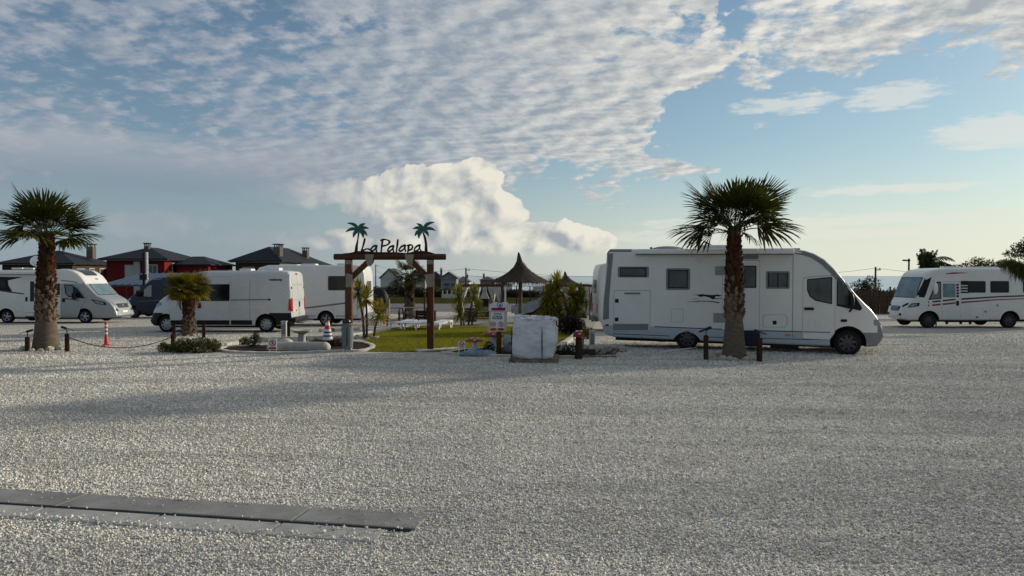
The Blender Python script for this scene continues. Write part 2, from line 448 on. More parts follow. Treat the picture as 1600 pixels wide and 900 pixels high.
# ================================================================== terrain
def yard_wear(t, P, c):
    """worn, finer and dirtier patches and wheel tracks running across the yard (by position, shared by ground and chips)"""
    c = cmix(sstep(nz(P, 0.16, 5, 0.6), 0.42, 0.64) * 0.26, c, (0.36, 0.345, 0.32))
    c = cmix(sstep(nz(P, 0.9, 5, 0.65), 0.48, 0.72) * 0.32, c, (0.39, 0.36, 0.31))
    sx = t.nodes.new('ShaderNodeSeparateXYZ'); t.links.new(P.k, sx.inputs[0])
    trk = nz(comb(S(sx.outputs[0]) * 0.10 + S(sx.outputs[1]) * 0.03, S(sx.outputs[1]) * 1.0 + S(sx.outputs[0]) * 0.06, 0.0), 1.0, 4, 0.6)
    return cmix(sstep(trk, 0.46, 0.64) * 0.36, c, (0.32, 0.31, 0.29))
def gravel_material():
    m = bpy.data.materials.new('gravel'); m.use_nodes = True; t = m.node_tree; bs = t.nodes['Principled BSDF']
    bs.inputs['Roughness'].default_value = 1.0; bs.inputs['Specular IOR Level'].default_value = 0.05
    _T[0] = t
    tc = t.nodes.new('ShaderNodeTexCoord'); P = S(tc.outputs['Object'])
    vo = t.nodes.new('ShaderNodeTexVoronoi'); vo.inputs['Scale'].default_value = 42.0; vo.voronoi_dimensions = '2D'; setin(vo, 'Vector', P)
    sp = t.nodes.new('ShaderNodeSeparateColor'); t.links.new(vo.outputs['Color'], sp.inputs[0])
    r1, r2 = S(sp.outputs[0]), S(sp.outputs[1])
    v2 = t.nodes.new('ShaderNodeTexVoronoi'); v2.inputs['Scale'].default_value = 11.0; v2.voronoi_dimensions = '2D'; setin(v2, 'Vector', P)
    s2 = t.nodes.new('ShaderNodeSeparateColor'); t.links.new(v2.outputs['Color'], s2.inputs[0])
    c = cmix(sstep(r1, 0.1, 0.9), (0.50, 0.47, 0.415), (0.82, 0.785, 0.72))
    c = cmix(sstep(r2, 0.90, 0.97), c, (0.30, 0.26, 0.20))
    c = cmix(sstep(S(s2.outputs[0]), 0.3, 0.9) * 0.45, c, (0.36, 0.335, 0.29))
    gap = sstep(S(vo.outputs['Distance']), 0.30, 0.62)                    # dirt and gap shade between the chips, both put into the colour
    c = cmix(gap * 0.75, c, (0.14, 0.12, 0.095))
    c = yard_wear(t, P, c)
    t.links.new(c.k, bs.inputs['Base Color'])
    b = t.nodes.new('ShaderNodeBump'); b.inputs['Strength'].default_value = 0.85; b.inputs['Distance'].default_value = 0.012
    h = S(vo.outputs['Distance']) * -1.0 + r1 * 0.5
    t.links.new(h.k, b.inputs['Height']); t.links.new(b.outputs[0], bs.inputs['Normal'])
    _T[0] = wt
    return m
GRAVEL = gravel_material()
def stone_chip_material():
    m = bpy.data.materials.new('gravel_chip'); m.use_nodes = True; t = m.node_tree; bs = t.nodes['Principled BSDF']
    bs.inputs['Roughness'].default_value = 0.9; bs.inputs['Specular IOR Level'].default_value = 0.1
    _T[0] = t
    oi = t.nodes.new('ShaderNodeObjectInfo'); r = S(oi.outputs['Random'])
    c = cmix(sstep(r, 0.0, 0.75), (0.57, 0.53, 0.455), (0.90, 0.855, 0.77))
    c = cmix(sstep(r, 0.86, 0.88), c, (0.48, 0.44, 0.375))
    c = cmix(sstep(r, 0.935, 0.94), c, (0.26, 0.25, 0.235))
    c = cmix(sstep(r, 0.965, 0.97), c, (0.80, 0.79, 0.76))
    ge = t.nodes.new('ShaderNodeNewGeometry'); c = yard_wear(t, S(ge.outputs['Position']), c)
    t.links.new(c.k, bs.inputs['Base Color'])
    _T[0] = wt
    return m
CHIP = stone_chip_material()
def grass_material(name, a, b, d, sc=0.5):
    m = bpy.data.materials.new(name); m.use_nodes = True; t = m.node_tree; bs = t.nodes['Principled BSDF']
    bs.inputs['Roughness'].default_value = 1.0; bs.inputs['Specular IOR Level'].default_value = 0.0
    _T[0] = t
    tc = t.nodes.new('ShaderNodeTexCoord'); P = S(tc.outputs['Object'])
    c = cmix(sstep(nz(P, sc, 5, 0.65), 0.35, 0.65), a, b)
    c = cmix(sstep(nz(P, sc * 6, 4, 0.6), 0.45, 0.72) * 0.6, c, d)
    c = cmix(sstep(nz(P, 30, 3, 0.7), 0.3, 0.75) * 0.35, c, tuple(v * 0.4 for v in a))
    t.links.new(c.k, bs.inputs['Base Color'])
    bp = t.nodes.new('ShaderNodeBump'); bp.inputs['Strength'].default_value = 0.7; bp.inputs['Distance'].default_value = 0.03
    t.links.new(nz(P, 45, 4, 0.7).k, bp.inputs['Height']); t.links.new(bp.outputs[0], bs.inputs['Normal'])
    _T[0] = wt
    return m
LAWN = grass_material('lawn', (0.125, 0.145, 0.012), (0.20, 0.20, 0.016), (0.27, 0.235, 0.03))
FIELD = grass_material('field', (0.034, 0.038, 0.010), (0.062, 0.056, 0.016), (0.08, 0.06, 0.026), 0.08)
ASPH = mat('asphalt', (0.14, 0.14, 0.137), 0.85, var=0.15, scale=0.5, bump=0.2, bscale=60)
SOIL = mat('bark_mulch', (0.026, 0.014, 0.010), 0.95, var=0.5, scale=16, bump=1.0, bscale=40)

def sheet(name, x0, x1, ys, m, dz=0.0):
    mb = MB(); vs = []; fs = []
    for y in ys: vs += [(x0, y, gz(y) + dz), (x1, y, gz(y) + dz)]
    for i in range(len(ys) - 1): fs.append((2 * i, 2 * i + 1, 2 * i + 3, 2 * i + 2))
    mb.add(vs, fs)
    return struct(name, mb, m)
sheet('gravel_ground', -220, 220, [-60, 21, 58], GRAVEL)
sheet('road', -34, 70, [58, 94], ASPH)
mb = MB(); 
for (x0, x1, y0, y1) in ((-600, -34, 58, 94), (70, 600, 58, 94), (-600, 600, 94, 640)): mb.add([(x0, y0, gz(y0)), (x1, y0, gz(y0)), (x1, y1, gz(y1)), (x0, y1, gz(y1))], [(0, 1, 2, 3)])
struct('field', mb, FIELD)
sea_m = mat('sea_water', (0.27, 0.38, 0.44), 0.24, var=0.10, scale=0.02, spec=0.5, bump=0.025, bscale=0.35, stretch=(0.4, 1, 1))
mb = MB(); mb.add([(-60000, 560, -13.2), (60000, 560, -13.2), (60000, 70000, -13.2), (-60000, 70000, -13.2)], [(0, 1, 2, 3)]); struct('sea', mb, sea_m)

# ---- loose chips over the near gravel (scattered once, instanced on points)
DR0, DR1 = G(0, 765), G(672, 806)
def in_drain(x, y):
    d = Vector((DR1.x - DR0.x, DR1.y - DR0.y)).normalized(); n = Vector((d.y, -d.x))
    q = Vector((x - DR1.x, y - DR1.y)); return q.dot(d) < 0.02 and -0.03 < q.dot(n) < 0.44
def gravel_chips():
    rg = np.random.default_rng(5); pts = []
    dens = lambda y: np.interp(y, [4.3, 7, 9.5, 12, 16, 20, 25, 32], [2000, 1750, 1250, 850, 560, 330, 150, 0])
    for y0 in np.arange(4.3, 32, 1.0):
        y1 = y0 + 1.0; w = lambda y: 0.74 * y + 1.2
        n = int(2 * w(y1) * dens(y0))
        y = rg.uniform(y0, y1, n); x = rg.uniform(-1, 1, n) * w(y1)
        k = (np.abs(x) < w(y)) & (rg.uniform(0, 1, n) < dens(y) / dens(y0))
        k &= (y < 18.9) | ((y < 19.8) & (x < -2.6)) | ((x > 2.2) & (y < 30)) | (x < -8.6 - (y - 17.2) * 0.12)      # keep off the garden
        x, y = x[k], y[k]
        pts.append(np.stack([x, y, rg.uniform(-0.002, 0.007, len(x)) - 0.02 * np.clip(y - 21, 0, None)], 1))
    P = np.concatenate(pts)
    d = np.array([DR1.x - DR0.x, DR1.y - DR0.y]); d /= np.linalg.norm(d); n = np.array([d[1], -d[0]])
    q = P[:, :2] - np.array([DR1.x, DR1.y]); a, b = q @ d, q @ n
    onslab = (a < 0.0) & (b > -0.0) & (b < 0.43)
    onlow = (a < -0.3) & (b >= 0.43) & (b < 0.72)
    dro = rg.uniform(0, 1, len(P))
    keep = ~((onslab & (dro > 0.012 + 0.10 * np.clip((a + 0.5) / 0.5, 0, 1) + 0.05 * (b < 0.05))) | (onlow & (dro > 0.02 + 0.45 * np.clip((b - 0.60) / 0.12, 0, 1) + 0.4 * np.clip((a + 0.9) / 0.9, 0, 1))))
    P[:, 2] += np.where(onslab, 0.020, 0) + np.where(onlow, 0.018, 0)
    P = P[keep]
    me = bpy.data.meshes.new('gravel_chips'); me.vertices.add(len(P)); me.vertices.foreach_set('co', P.astype(np.float32).ravel()); me.update()
    o = link('gravel_chips', me); o['kind'] = 'stuff'
    hid = bpy.data.collections.new('chip_shapes')
    r2 = random.Random(3)
    for i in range(6):
        bm = bmesh.new()
        for k in range(11):
            v = Vector((r2.gauss(0, 1), r2.gauss(0, 1), r2.gauss(0, 1))).normalized() * r2.uniform(0.8, 1.1)
            bm.verts.new((v.x * 1.15, v.y * 0.9, v.z * 0.65))
        bmesh.ops.convex_hull(bm, input=bm.verts)
        loose = [v for v in bm.verts if not v.link_faces]
        bmesh.ops.delete(bm, geom=loose, context='VERTS')
        m2 = bpy.data.meshes.new('gravel_chip'); bm.to_mesh(m2); bm.free(); m2.materials.append(CHIP)
        ob = bpy.data.objects.new('gravel_chip', m2); hid.objects.link(ob)
    ng = bpy.data.node_groups.new('chips', 'GeometryNodeTree')
    ng.interface.new_socket('Geometry', in_out='INPUT', socket_type='NodeSocketGeometry'); ng.interface.new_socket('Geometry', in_out='OUTPUT', socket_type='NodeSocketGeometry')
    N = ng.nodes.new; gi, go = N('NodeGroupInput'), N('NodeGroupOutput')
    m2p = N('GeometryNodeMeshToPoints'); iop = N('GeometryNodeInstanceOnPoints'); ci = N('GeometryNodeCollectionInfo')
    ci.inputs['Collection'].default_value = hid; ci.inputs['Separate Children'].default_value = True; ci.inputs['Reset Children'].default_value = True
    rot = N('FunctionNodeRandomValue'); rot.data_type = 'FLOAT_VECTOR'; rot.inputs[0].default_value = (0, 0, 0); rot.inputs[1].default_value = (6.28, 6.28, 6.28)
    scl = N('FunctionNodeRandomValue'); scl.data_type = 'FLOAT'; scl.inputs[2].default_value = 0.006; scl.inputs[3].default_value = 0.0165
    L = ng.links.new
    L(gi.outputs[0], m2p.inputs[0]); L(m2p.outputs[0], iop.inputs['Points']); L(ci.outputs[0], iop.inputs['Instance'])
    iop.inputs['Pick Instance'].default_value = True
    pn = N('GeometryNodeInputPosition'); sx = N('ShaderNodeSeparateXYZ'); L(pn.outputs[0], sx.inputs[0])
    mr = N('ShaderNodeMapRange'); mr.inputs[1].default_value = 6; mr.inputs[2].default_value = 20; mr.inputs[3].default_value = 1.0; mr.inputs[4].default_value = 1.6; L(sx.outputs[1], mr.inputs[0])
    mu = N('ShaderNodeMath'); mu.operation = 'MULTIPLY'; L(scl.outputs[1], mu.inputs[0]); L(mr.outputs[0], mu.inputs[1])
    L(rot.outputs[0], iop.inputs['Rotation']); L(mu.outputs[0], iop.inputs['Scale']); L(iop.outputs[0], go.inputs[0])
    md = o.modifiers.new('scatter', 'NODES'); md.node_group = ng
gravel_chips()

# ---- drain channel: two rows of concrete slabs
def drain():
    d = Vector((DR1.x - DR0.x, DR1.y - DR0.y, 0)); d.normalize(); n = Vector((d.y, -d.x, 0))
    root = thing('drain_channel', 'concrete slab drain channel lying in the gravel at the lower left', 'drain', (DR1.x, DR1.y, 0), math.atan2(d.y, d.x))
    r2 = random.Random(2)
    x = 0.0
    for i in range(6):                                     # back row, raised
        L = (1.13, 1.17, 1.19, 1.20, 1.2, 1.2)[i]
        q = MB(); a, b = x - L + 0.014, x - 0.014
        z = 0.017 + r2.uniform(-.003, .003)
        vs = [(a, -0.0, 0), (b, -0.0, 0), (b, -0.385, 0), (a, -0.385, 0)]
        q.prism([(0.0, -0.05), (-0.385, -0.05), (-0.385, z - .008), (-0.377, z), (-0.008, z), (0.0, z - .008)], a, b, 'yz')
        q.build('slab', slab_m, root); x -= L
    q = MB(); q.box((-3.5, -0.405, 0.004), (6.9, 0.05, 0.012)); q.build('slot', mat('slot_shade', (0.012, 0.012, 0.012), .9), root)  # dark strip laid on the ground stands in for shade inside the gap
    x = -0.25
    for i in range(6):                                     # front row, lower, half buried
        L = (0.95, 1.17, 1.19, 1.2, 1.2, 1.2)[i]
        q = MB(); a, b = x - L + 0.014, x - 0.014; z = 0.011 + r2.uniform(-.002, .002)
        q.prism([(-0.43, -0.05), (-0.72, -0.05), (-0.72, z - .006), (-0.714, z), (-0.435, z), (-0.43, z - .006)], a, b, 'yz')
        q.build('slab', slab_l, root); x -= L
drain()

# ---- lawn, bed, kerbs
def poly_sheet(name, pts, m, dz, kind='structure', parent=None):
    bm = bmesh.new(); vs = [bm.verts.new((p.x, p.y, p.z + dz)) for p in pts]; f = bm.faces.new(vs); bmesh.ops.triangulate(bm, faces=[f])
    bmesh.ops.recalc_face_normals(bm, faces=bm.faces)
    for f in bm.faces:
        if f.normal.z < 0: f.normal_flip()
    me = bpy.data.meshes.new(name); bm.to_mesh(me); bm.free(); me.materials.append(m)
    o = link(name, me, parent)
    if kind and not parent: o['kind'] = kind
    return o
def smooth_path(pts, n=6, closed=False):
    P = [Vector(p) for p in pts]; out = []; N = len(P)
    for i in range(N if closed else N - 1):
        g = lambda k: P[k % N] if closed else P[max(0, min(N - 1, k))]
        a, b, c, d = g(i - 1), g(i), g(i + 1), g(i + 2)
        for k in range(n):
            t = k / n
            out.append(0.5 * ((2 * b) + (c - a) * t + (2 * a - 5 * b + 4 * c - d) * t * t + (3 * b - a - 3 * c + d) * t ** 3))
    if not closed: out.append(P[-1])
    return out
def kerb(name, pts, w, h, m, label=None, closed=False):
    mb = MB(); n = len(pts); vs = []; fs = []
    for i, p in enumerate(pts):
        a = pts[(i - 1) % n] if closed or i > 0 else p; b = pts[(i + 1) % n] if closed or i < n - 1 else p
        d = (b - a); d.z = 0; d.normalize(); s_ = Vector((d.y, -d.x, 0)) * w / 2
        j = 1 + 0.12 * math.sin(i * 2.3)
        vs += [p - s_ + Vector((0, 0, -.05)), p - s_ + Vector((0, 0, h * j * .85)), p - s_ * .7 + Vector((0, 0, h * j)), p + s_ * .7 + Vector((0, 0, h * j)), p + s_ + Vector((0, 0, h * j * .85)), p + s_ + Vector((0, 0, -.05))]
    for i in range(n if closed else n - 1):
        for k in range(5): fs.append((i * 6 + k, i * 6 + k + 1, ((i + 1) % n) * 6 + k + 1, ((i + 1) % n) * 6 + k))
    if not closed: fs += [(0, 1, 2, 3, 4, 5), tuple((n - 1) * 6 + k for k in (5, 4, 3, 2, 1, 0))]
    mb.add(vs, fs); o = mb.build(name, m, None, 40)
    if label: tag(o, label, 'kerb')
    return o
lawn_px = [(575, 549.5), (630, 550.2), (690, 550), (720, 545), (760, 541.5), (810, 541), (866, 547), (886, 534), (906, 521), (880, 514.5), (800, 510.5), (700, 509), (640, 511), (590, 519.5), (562, 526), (572, 533), (584, 541)]
lawn_pts = [G(*p) for p in lawn_px]
poly_sheet('lawn', lawn_pts, LAWN, 0.012)
def inside(x, y, poly):
    c = False; n = len(poly)
    for i in range(n):
        a, b = poly[i], poly[i - 1]
        if (a.y > y) != (b.y > y) and x < (b.x - a.x) * (y - a.y) / (b.y - a.y) + a.x: c = not c
    return c
def grass_blades():
    r2 = random.Random(9); mb = MB(); xs = [p.x for p in lawn_pts]; ys = [p.y for p in lawn_pts]
    vs, fs, n = [], [], 0
    while n < 26000:
        y = r2.uniform(min(ys), max(ys)); x = r2.uniform(min(xs), max(xs))
        if y > 27 and r2.random() < 0.5: continue
        if not inside(x, y, lawn_pts): continue
        z = gz(y) + 0.01; h = r2.uniform(.02, .055); a = r2.uniform(0, 6.28); w = 0.007
        b = len(vs); dx, dy = math.cos(a) * w, math.sin(a) * w
        vs += [(x - dx, y - dy, z), (x + dx, y + dy, z), (x + r2.uniform(-.02, .02), y + r2.uniform(-.02, .02), z + h)]
        fs.append((b, b + 1, b + 2)); n += 1
    me = bpy.data.meshes.new('grass'); me.from_pydata(vs, [], fs); me.materials.append(leafmat('grass_blade', (0.12, 0.13, 0.012), (0.26, 0.22, 0.028), 0.35))
    o = link('grass', me); o['kind'] = 'stuff'
grass_blades()
bed_px = [(342, 546.5), (352, 549.5), (380, 551.8), (425, 552.5), (480, 551.5), (530, 549), (560, 549), (578, 545.5), (582, 541), (570, 536.5), (545, 534.5), (520, 536), (480, 538), (430, 540), (385, 541.5), (355, 543)]
bed_pts = smooth_path([G(*p) for p in bed_px], 4, True)
poly_sheet('planting_bed', bed_pts, SOIL, 0.016)
kerb('bed_kerb', bed_pts, 0.16, 0.055, concrete, 'pale kerb ring around the mulch bed left of the gate', True)
kerb('lawn_kerb', smooth_path([G(*p) for p in [(548, 524), (575, 519.5), (605, 515), (645, 510)]], 5), 0.12, 0.05, concrete, 'thin pale kerb along the back left edge of the lawn')
kerb('lawn_kerb', smooth_path([G(*p) for p in [(650, 549.5), (668, 548.6), (690, 547.6), (712, 546)]], 4), 0.34, 0.06, concrete, 'short pale kerb at the front of the lawn beside the blue rock')
kerb('lawn_kerb', smooth_path([G(*p) for p in [(872, 545), (884, 536.5), (896, 528), (907, 520)]], 4), 0.22, 0.10, concrete, 'pale diagonal kerb at the right side of the lawn')
kerb('lawn_kerb', smooth_path([G(*p) for p in [(866, 516), (880, 518), (894, 520)]], 3), 0.12, 0.06, concrete, 'short pale kerb in front of the purple bush')
poly_sheet('flower_bed', [G(*p) for p in [(694, 553), (740, 555.5), (800, 557), (905, 559), (905, 552), (868, 548), (812, 542.5), (760, 543), (722, 546.5)]], SOIL, 0.018)
kerb('flower_bed_kerb', smooth_path([G(*p) for p in [(690, 552.6), (740, 555.8), (800, 557.5), (860, 558.5), (905, 559.5)]], 4), 0.12, 0.06, concrete, 'low pale kerb along the front of the sign bed')
poly_sheet('terrace', [G(*p) for p in [(606, 507), (640, 509.5), (700, 508.3), (800, 509.5), (880, 513.5), (925, 515), (935, 497), (720, 492), (610, 498)]], mat('terrace_paving', (0.30, 0.275, 0.24), 0.9, var=0.2, scale=2, bump=0.3, bscale=20), 0.010)
# ================================================================== vehicles
_wheel_cache = {}
def wheel_meshes(r, w, style):
    key = (round(r, 3), w, style)
    if key in _wheel_cache: return _wheel_cache[key]
    RX = Matrix.Rotation(R(90), 4, 'X')            # axis along y, outer face towards -y
    t = MB(); k = r * 0.66
    t.lathe([(k, -w / 2), (r * 0.86, -w / 2 - 0.004), (r * 0.97, -w * 0.40), (r, -w * 0.22), (r, w * 0.22), (r * 0.97, w * 0.40), (r * 0.86, w / 2 + 0.004), (k, w / 2), (k * 0.98, w * 0.1)], 28, M=RX, caps=False)
    tyre = t.mesh('wheel', rubber, 40)
    q = MB()
    q.mi = 0; q.lathe([(k * 1.01, w * 0.36), (k * 1.01, w * 0.47), (k * 0.93, w * 0.44), (k * 0.90, w * 0.25)], 28, M=RX, caps=False)
    q.mi = 1; q.lathe([(k * 0.98, -w * 0.3), (k * 0.98, w * 0.14)], 28, M=RX)
    q.mi = 0
    n = 5 if style == 'alloy' else 8
    for i in range(n):
        a = 2 * math.pi * i / n + 0.2
        M = RX @ Matrix.Rotation(a, 4, 'Z')
        wd = k * (0.34 if style != 'steel' else 0.40)
        vs = [(k * 0.14, -wd * 0.42, w * .34), (k * 0.14, wd * 0.42, w * .34), (k * 0.93, wd * 0.5, w * .30), (k * 0.93, -wd * 0.5, w * .30)]
        vs += [(p[0], p[1], p[2] - 0.03) for p in vs]
        q.add([M @ Vector(p) for p in vs], [(0, 1, 2, 3), (7, 6, 5, 4), (0, 4, 5, 1), (1, 5, 6, 2), (2, 6, 7, 3), (3, 7, 4, 0)])
    q.lathe([(k * 0.30, w * 0.22), (k * 0.30, w * 0.37), (k * 0.22, w * 0.42), (0.0, w * 0.43)], 16, M=RX, caps=False)
    rim = q.mesh('rim', [alloy_d if style == 'dark' else alloy, black_pl], 35)
    _wheel_cache[key] = (tyre, rim)
    return tyre, rim

class Vehicle:
    def __init__(s, name, label, cat, A, th, near, hw, pitch=0.0, z=None):
        """A: world (x, y) of the rear end of the side the camera sees; th: heading; near: +1 left side seen, -1 right side"""
        s.th, s.near, s.hw, s.pitch = th, near, hw, pitch
        s.h = Vector((math.cos(th), math.sin(th))); s.l = Vector((-math.sin(th), math.cos(th)))
        s.A = Vector(A); o = s.A - near * hw * s.l
        s.z0 = gz(s.A.y) if z is None else z
        s.root = thing(name, label, cat, (o.x, o.y, s.z0), th)
        s.root.rotation_euler = (0, pitch, th)
    def S(s, px, py):
        r = ray(px, py); d = Vector((r.x, r.y))
        # A + u*h = t*d
        det = -s.h.x * d.y + s.h.y * d.x
        t = (-s.h.x * s.A.y + s.h.y * s.A.x) / det
        P = d * t; u = (P - s.A).dot(s.h)
        return (u, CAMZ + r.z * t - s.z0 + u * math.tan(s.pitch))
    def P(s, pts): return [s.S(*p) for p in pts]
    def body(s, top, bot, mats, wheels, taper_f=(0.6, 0.78), taper_r=(0.12, 0.94), rt=0.10, rb=0.06, tumble=0.03, zs=(), matf=None, arch_r=None, name='body', bulge=0.0):
        top = sorted(top); bot = sorted(bot)
        x0, x1 = top[0][0], top[-1][0]
        xs = sorted(set([round(p[0], 4) for p in top + bot if x0 <= p[0] <= x1] + [round(x0 + (x1 - x0) * i / 26, 4) for i in range(27)]))
        keep = [xs[0]]
        for q in xs[1:]:
            if q - keep[-1] > 0.012: keep.append(q)
        xs = keep
        def interp(pl, x): return float(np.interp(x, [p[0] for p in pl], [p[1] for p in pl]))
        s.top, s.bot = top, bot
        verts, NC = [], 5
        n = None
        for x in xs:
            zt, zb = interp(top, x), interp(bot, x)
            if zt - zb < 0.06: zt, zb = (zt + zb) / 2 + 0.03, (zt + zb) / 2 - 0.03
            f = 1.0
            L, k = taper_f
            if x > x1 - L: q = (x - (x1 - L)) / L; f = min(f, 1 - (1 - k) * q ** 2.4)
            L, k = taper_r
            if x < x0 + L: q = ((x0 + L) - x) / L; f = min(f, 1 - (1 - k) * q ** 2.2)
            hb = s.hw * f; ht = hb - tumble
            h = zt - zb; a = min(rt, h * 0.4); b = min(rb, h * 0.3)
            half = []
            for i in range(NC + 1):
                t = -math.pi / 2 + math.pi / 2 * i / NC
                half.append((hb - b + b * math.cos(t), zb + b + b * math.sin(t)))
            lo, hi = zb + b, zt - a
            for q in sorted(zs): 
                zz = min(max(q, lo + 0.004), hi - 0.004)
                u = (zz - lo) / max(1e-6, hi - lo)
                half.append((hb + (ht - hb) * u ** 2 + bulge * math.sin(math.pi * u), zz))
            for i in range(NC + 1):
                t = math.pi / 2 * i / NC
                half.append((ht - a + a * math.cos(t), zt - a + a * math.sin(t)))
            sec = half + [(-p[0], p[1]) for p in reversed(half)]
            n = len(sec)
            verts += [(x, p[0], p[1]) for p in sec]
        fs = []
        for i in range(len(xs) - 1):
            for k in range(n):
                k2 = (k + 1) % n
                fs.append((i * n + k, i * n + k2, (i + 1) * n + k2, (i + 1) * n + k))
        fs.append(tuple(range(n))); fs.append(tuple((len(xs) - 1) * n + k for k in range(n - 1, -1, -1)))
        mb = MB(); mb.add(verts, fs)
        me = mb.mesh(name, mats)
        bm = bmesh.new(); bm.from_mesh(me); s.bvh = BVHTree.FromBMesh(bm); bm.free()
        o = link(name, me, None)
        me.materials.append(black_pl); bi = len(me.materials) - 1
        cut = MB()
        for (wx, wz, wr) in wheels:
            ar = (arch_r if not isinstance(arch_r, dict) else arch_r[round(wr, 3)]) or wr * 1.32
            az_ = wz
            if isinstance(ar, tuple): ar, az_ = ar
            for sg in (1, -1):
                n2 = 28
                cut.tube([(wx, sg * (s.hw + 0.3), az_), (wx, sg * (s.hw - 0.42), az_)], ar, n2)
        cm = cut.mesh('cut', [mats[0] if isinstance(mats, (list, tuple)) else mats] * bi + [black_pl])
        cm.polygons.foreach_set('material_index', [bi] * len(cm.polygons))
        co = link('cut', cm)
        md = o.modifiers.new('b', 'BOOLEAN'); md.object = co; md.operation = 'DIFFERENCE'; md.solver = 'EXACT'
        bpy.context.view_layer.update()
        me2 = bpy.data.meshes.new_from_object(o.evaluated_get(bpy.context.evaluated_depsgraph_get()))
        o.modifiers.clear(); o.data = me2; me2.name = name
        bpy.data.objects.remove(co); bpy.data.meshes.remove(cm)
        if matf:
            for p in me2.polygons:
                if p.material_index != bi and len(p.vertices) > 0:
                    c = p.center; p.material_index = matf(c.x, c.y, c.z, p.normal)
        me2.polygons.foreach_set('use_smooth', [True] * len(me2.polygons)); me2.set_sharp_from_angle(angle=R(32))
        o.parent = s.root
        s.body_o = o
        # wheels and chassis
        for (wx, wz, wr) in wheels:
            for sg in (1, -1): s.wheel(wx, wr, sg)
        c = MB(); xa, xb = x0 + 0.35, x1 - 0.55
        zl = min(p[1] for p in bot)
        c.box(((xa + xb) / 2, 0, zl + 0.05), (xb - xa, s.hw * 1.1, 0.26))
        c.build('chassis', black_pl, s.root)
        return o
    style = 'alloy'
    def wheel(s, x, r, sg, w=0.22):
        ty, rim = wheel_meshes(r, w, s.style)
        o = link('wheel', ty, s.root); o.location = (x, sg * (s.hw - 0.155), r - 0.005)
        if sg > 0: o.rotation_euler = (0, 0, math.pi)
        link('rim', rim, o)
    def hit(s, a, b, side):
        if side in ('near', 'far'):
            sg = s.near if side == 'near' else -s.near
            o, d = Vector((a, sg * (s.hw + 1.0), b)), Vector((0, -sg, 0))
        elif side == 'front': o, d = Vector((s.top[-1][0] + 2, a, b)), Vector((-1, 0, 0))
        elif side == 'rear': o, d = Vector((s.top[0][0] - 2, a, b)), Vector((1, 0, 0))
        else: o, d = Vector((a, b, 5)), Vector((0, 0, -1))
        loc, nor, i, dist = s.bvh.ray_cast(o, d)
        if loc is None: loc, nor, i, dist = s.bvh.find_nearest(o + d * 1.2)
        if nor.dot(d) > 0: nor = -nor
        return loc, nor
    def patch(s, name, poly, m, side='near', off=0.006, parent=None, rings=3, fine=0.14):
        """a panel that follows the body surface: outline given in the plane it is seen from"""
        pl = []
        for i in range(len(poly)):
            a, b = Vector(poly[i]), Vector(poly[(i + 1) % len(poly)])
            k = max(1, int((b - a).length / fine))
            pl += [a + (b - a) * j / k for j in range(k)]
        c = sum(pl, Vector((0, 0))) / len(pl); n = len(pl)
        vs = []; fs = []
        def put(q, o):
            l, nn = s.hit(q.x, q.y, side); return l + nn * o
        vs += [put(q, -0.004) for q in pl] + [put(q, off) for q in pl]
        for r_ in range(1, rings):
            f = 1 - r_ / rings; vs += [put(c + (q - c) * f, off) for q in pl]
        vs.append(put(c, off))
        for r_ in range(rings):
            for i in range(n):
                j = (i + 1) % n; fs.append((r_ * n + i, r_ * n + j, (r_ + 1) * n + j, (r_ + 1) * n + i))
        for i in range(n): fs.append((rings * n + i, rings * n + (i + 1) % n, len(vs) - 1))
        mb = MB(); mb.add(vs, fs)
        return mb.build(name, m, parent or s.root, 35)
    def strip(s, name, up, lo, m, side='near', off=0.004, parent=None):
        """a band between two polylines with the same number of points"""
        U, L = [], []
        for i in range(len(up) - 1):
            a, b, c, d = Vector(up[i]), Vector(up[i + 1]), Vector(lo[i]), Vector(lo[i + 1])
            k = max(1, int((b - a).length / 0.2))
            for j in range(k + (1 if i == len(up) - 2 else 0)): t = j / k; U.append(a.lerp(b, t)); L.append(c.lerp(d, t))
        vs = []; 
        def put(q, o): l, nn = s.hit(q.x, q.y, side); return l + nn * o
        for a, b in zip(U, L): vs += [put(a, -0.003), put(a, off), put(b, off), put(b, -0.003)]
        fs = []
        for i in range(len(U) - 1):
            for k in range(3): fs.append((i * 4 + k, i * 4 + k + 1, (i + 1) * 4 + k + 1, (i + 1) * 4 + k))
        e = (len(U) - 1) * 4
        fs += [(0, 1, 2, 3), (e + 3, e + 2, e + 1, e)]
        mb = MB(); mb.add(vs, fs)
        return mb.build(name, m, parent or s.root)
    def panel(s, name, poly, m, side='near', gap=0.010, off=0.005, r=0.03, seam=None):
        """a door or flap: panel with a dark shut line round it"""
        P = rpoly(poly, r) if r else poly
        c = sum((Vector(p) for p in P), Vector((0, 0))) / len(P)
        big = [tuple(Vector(p) + (Vector(p) - c).normalized() * gap) for p in P]
        d = s.patch(name, P, m, side, off)
        s.patch('shut_line', big, seam or gap_m, side, 0.0016, parent=d)
        return d
    def window(s, poly, pane, frame=None, side='near', fw=0.035, r=0.05, name='window'):
        P = rpoly(poly, r); c = sum((Vector(p) for p in P), Vector((0, 0))) / len(P)
        big = [tuple(Vector(p) + (Vector(p) - c).normalized() * fw) for p in P]
        w = s.patch(name, big, frame or black_pl, side, 0.010)
        s.patch('pane', P, pane, side, 0.014, parent=w)
        return w
    def flat(s, name, poly, m, off=0.004, parent=None, side='near'):
        """flat print on the upright side"""
        l, nn = s.hit(sum(p[0] for p in poly) / len(poly), sum(p[1] for p in poly) / len(poly), side)
        y = l.y + s.near * off
        mb = MB(); mb.prism(poly, y, y - s.near * 0.006, 'xz')
        return mb.build(name, m, parent or s.root)
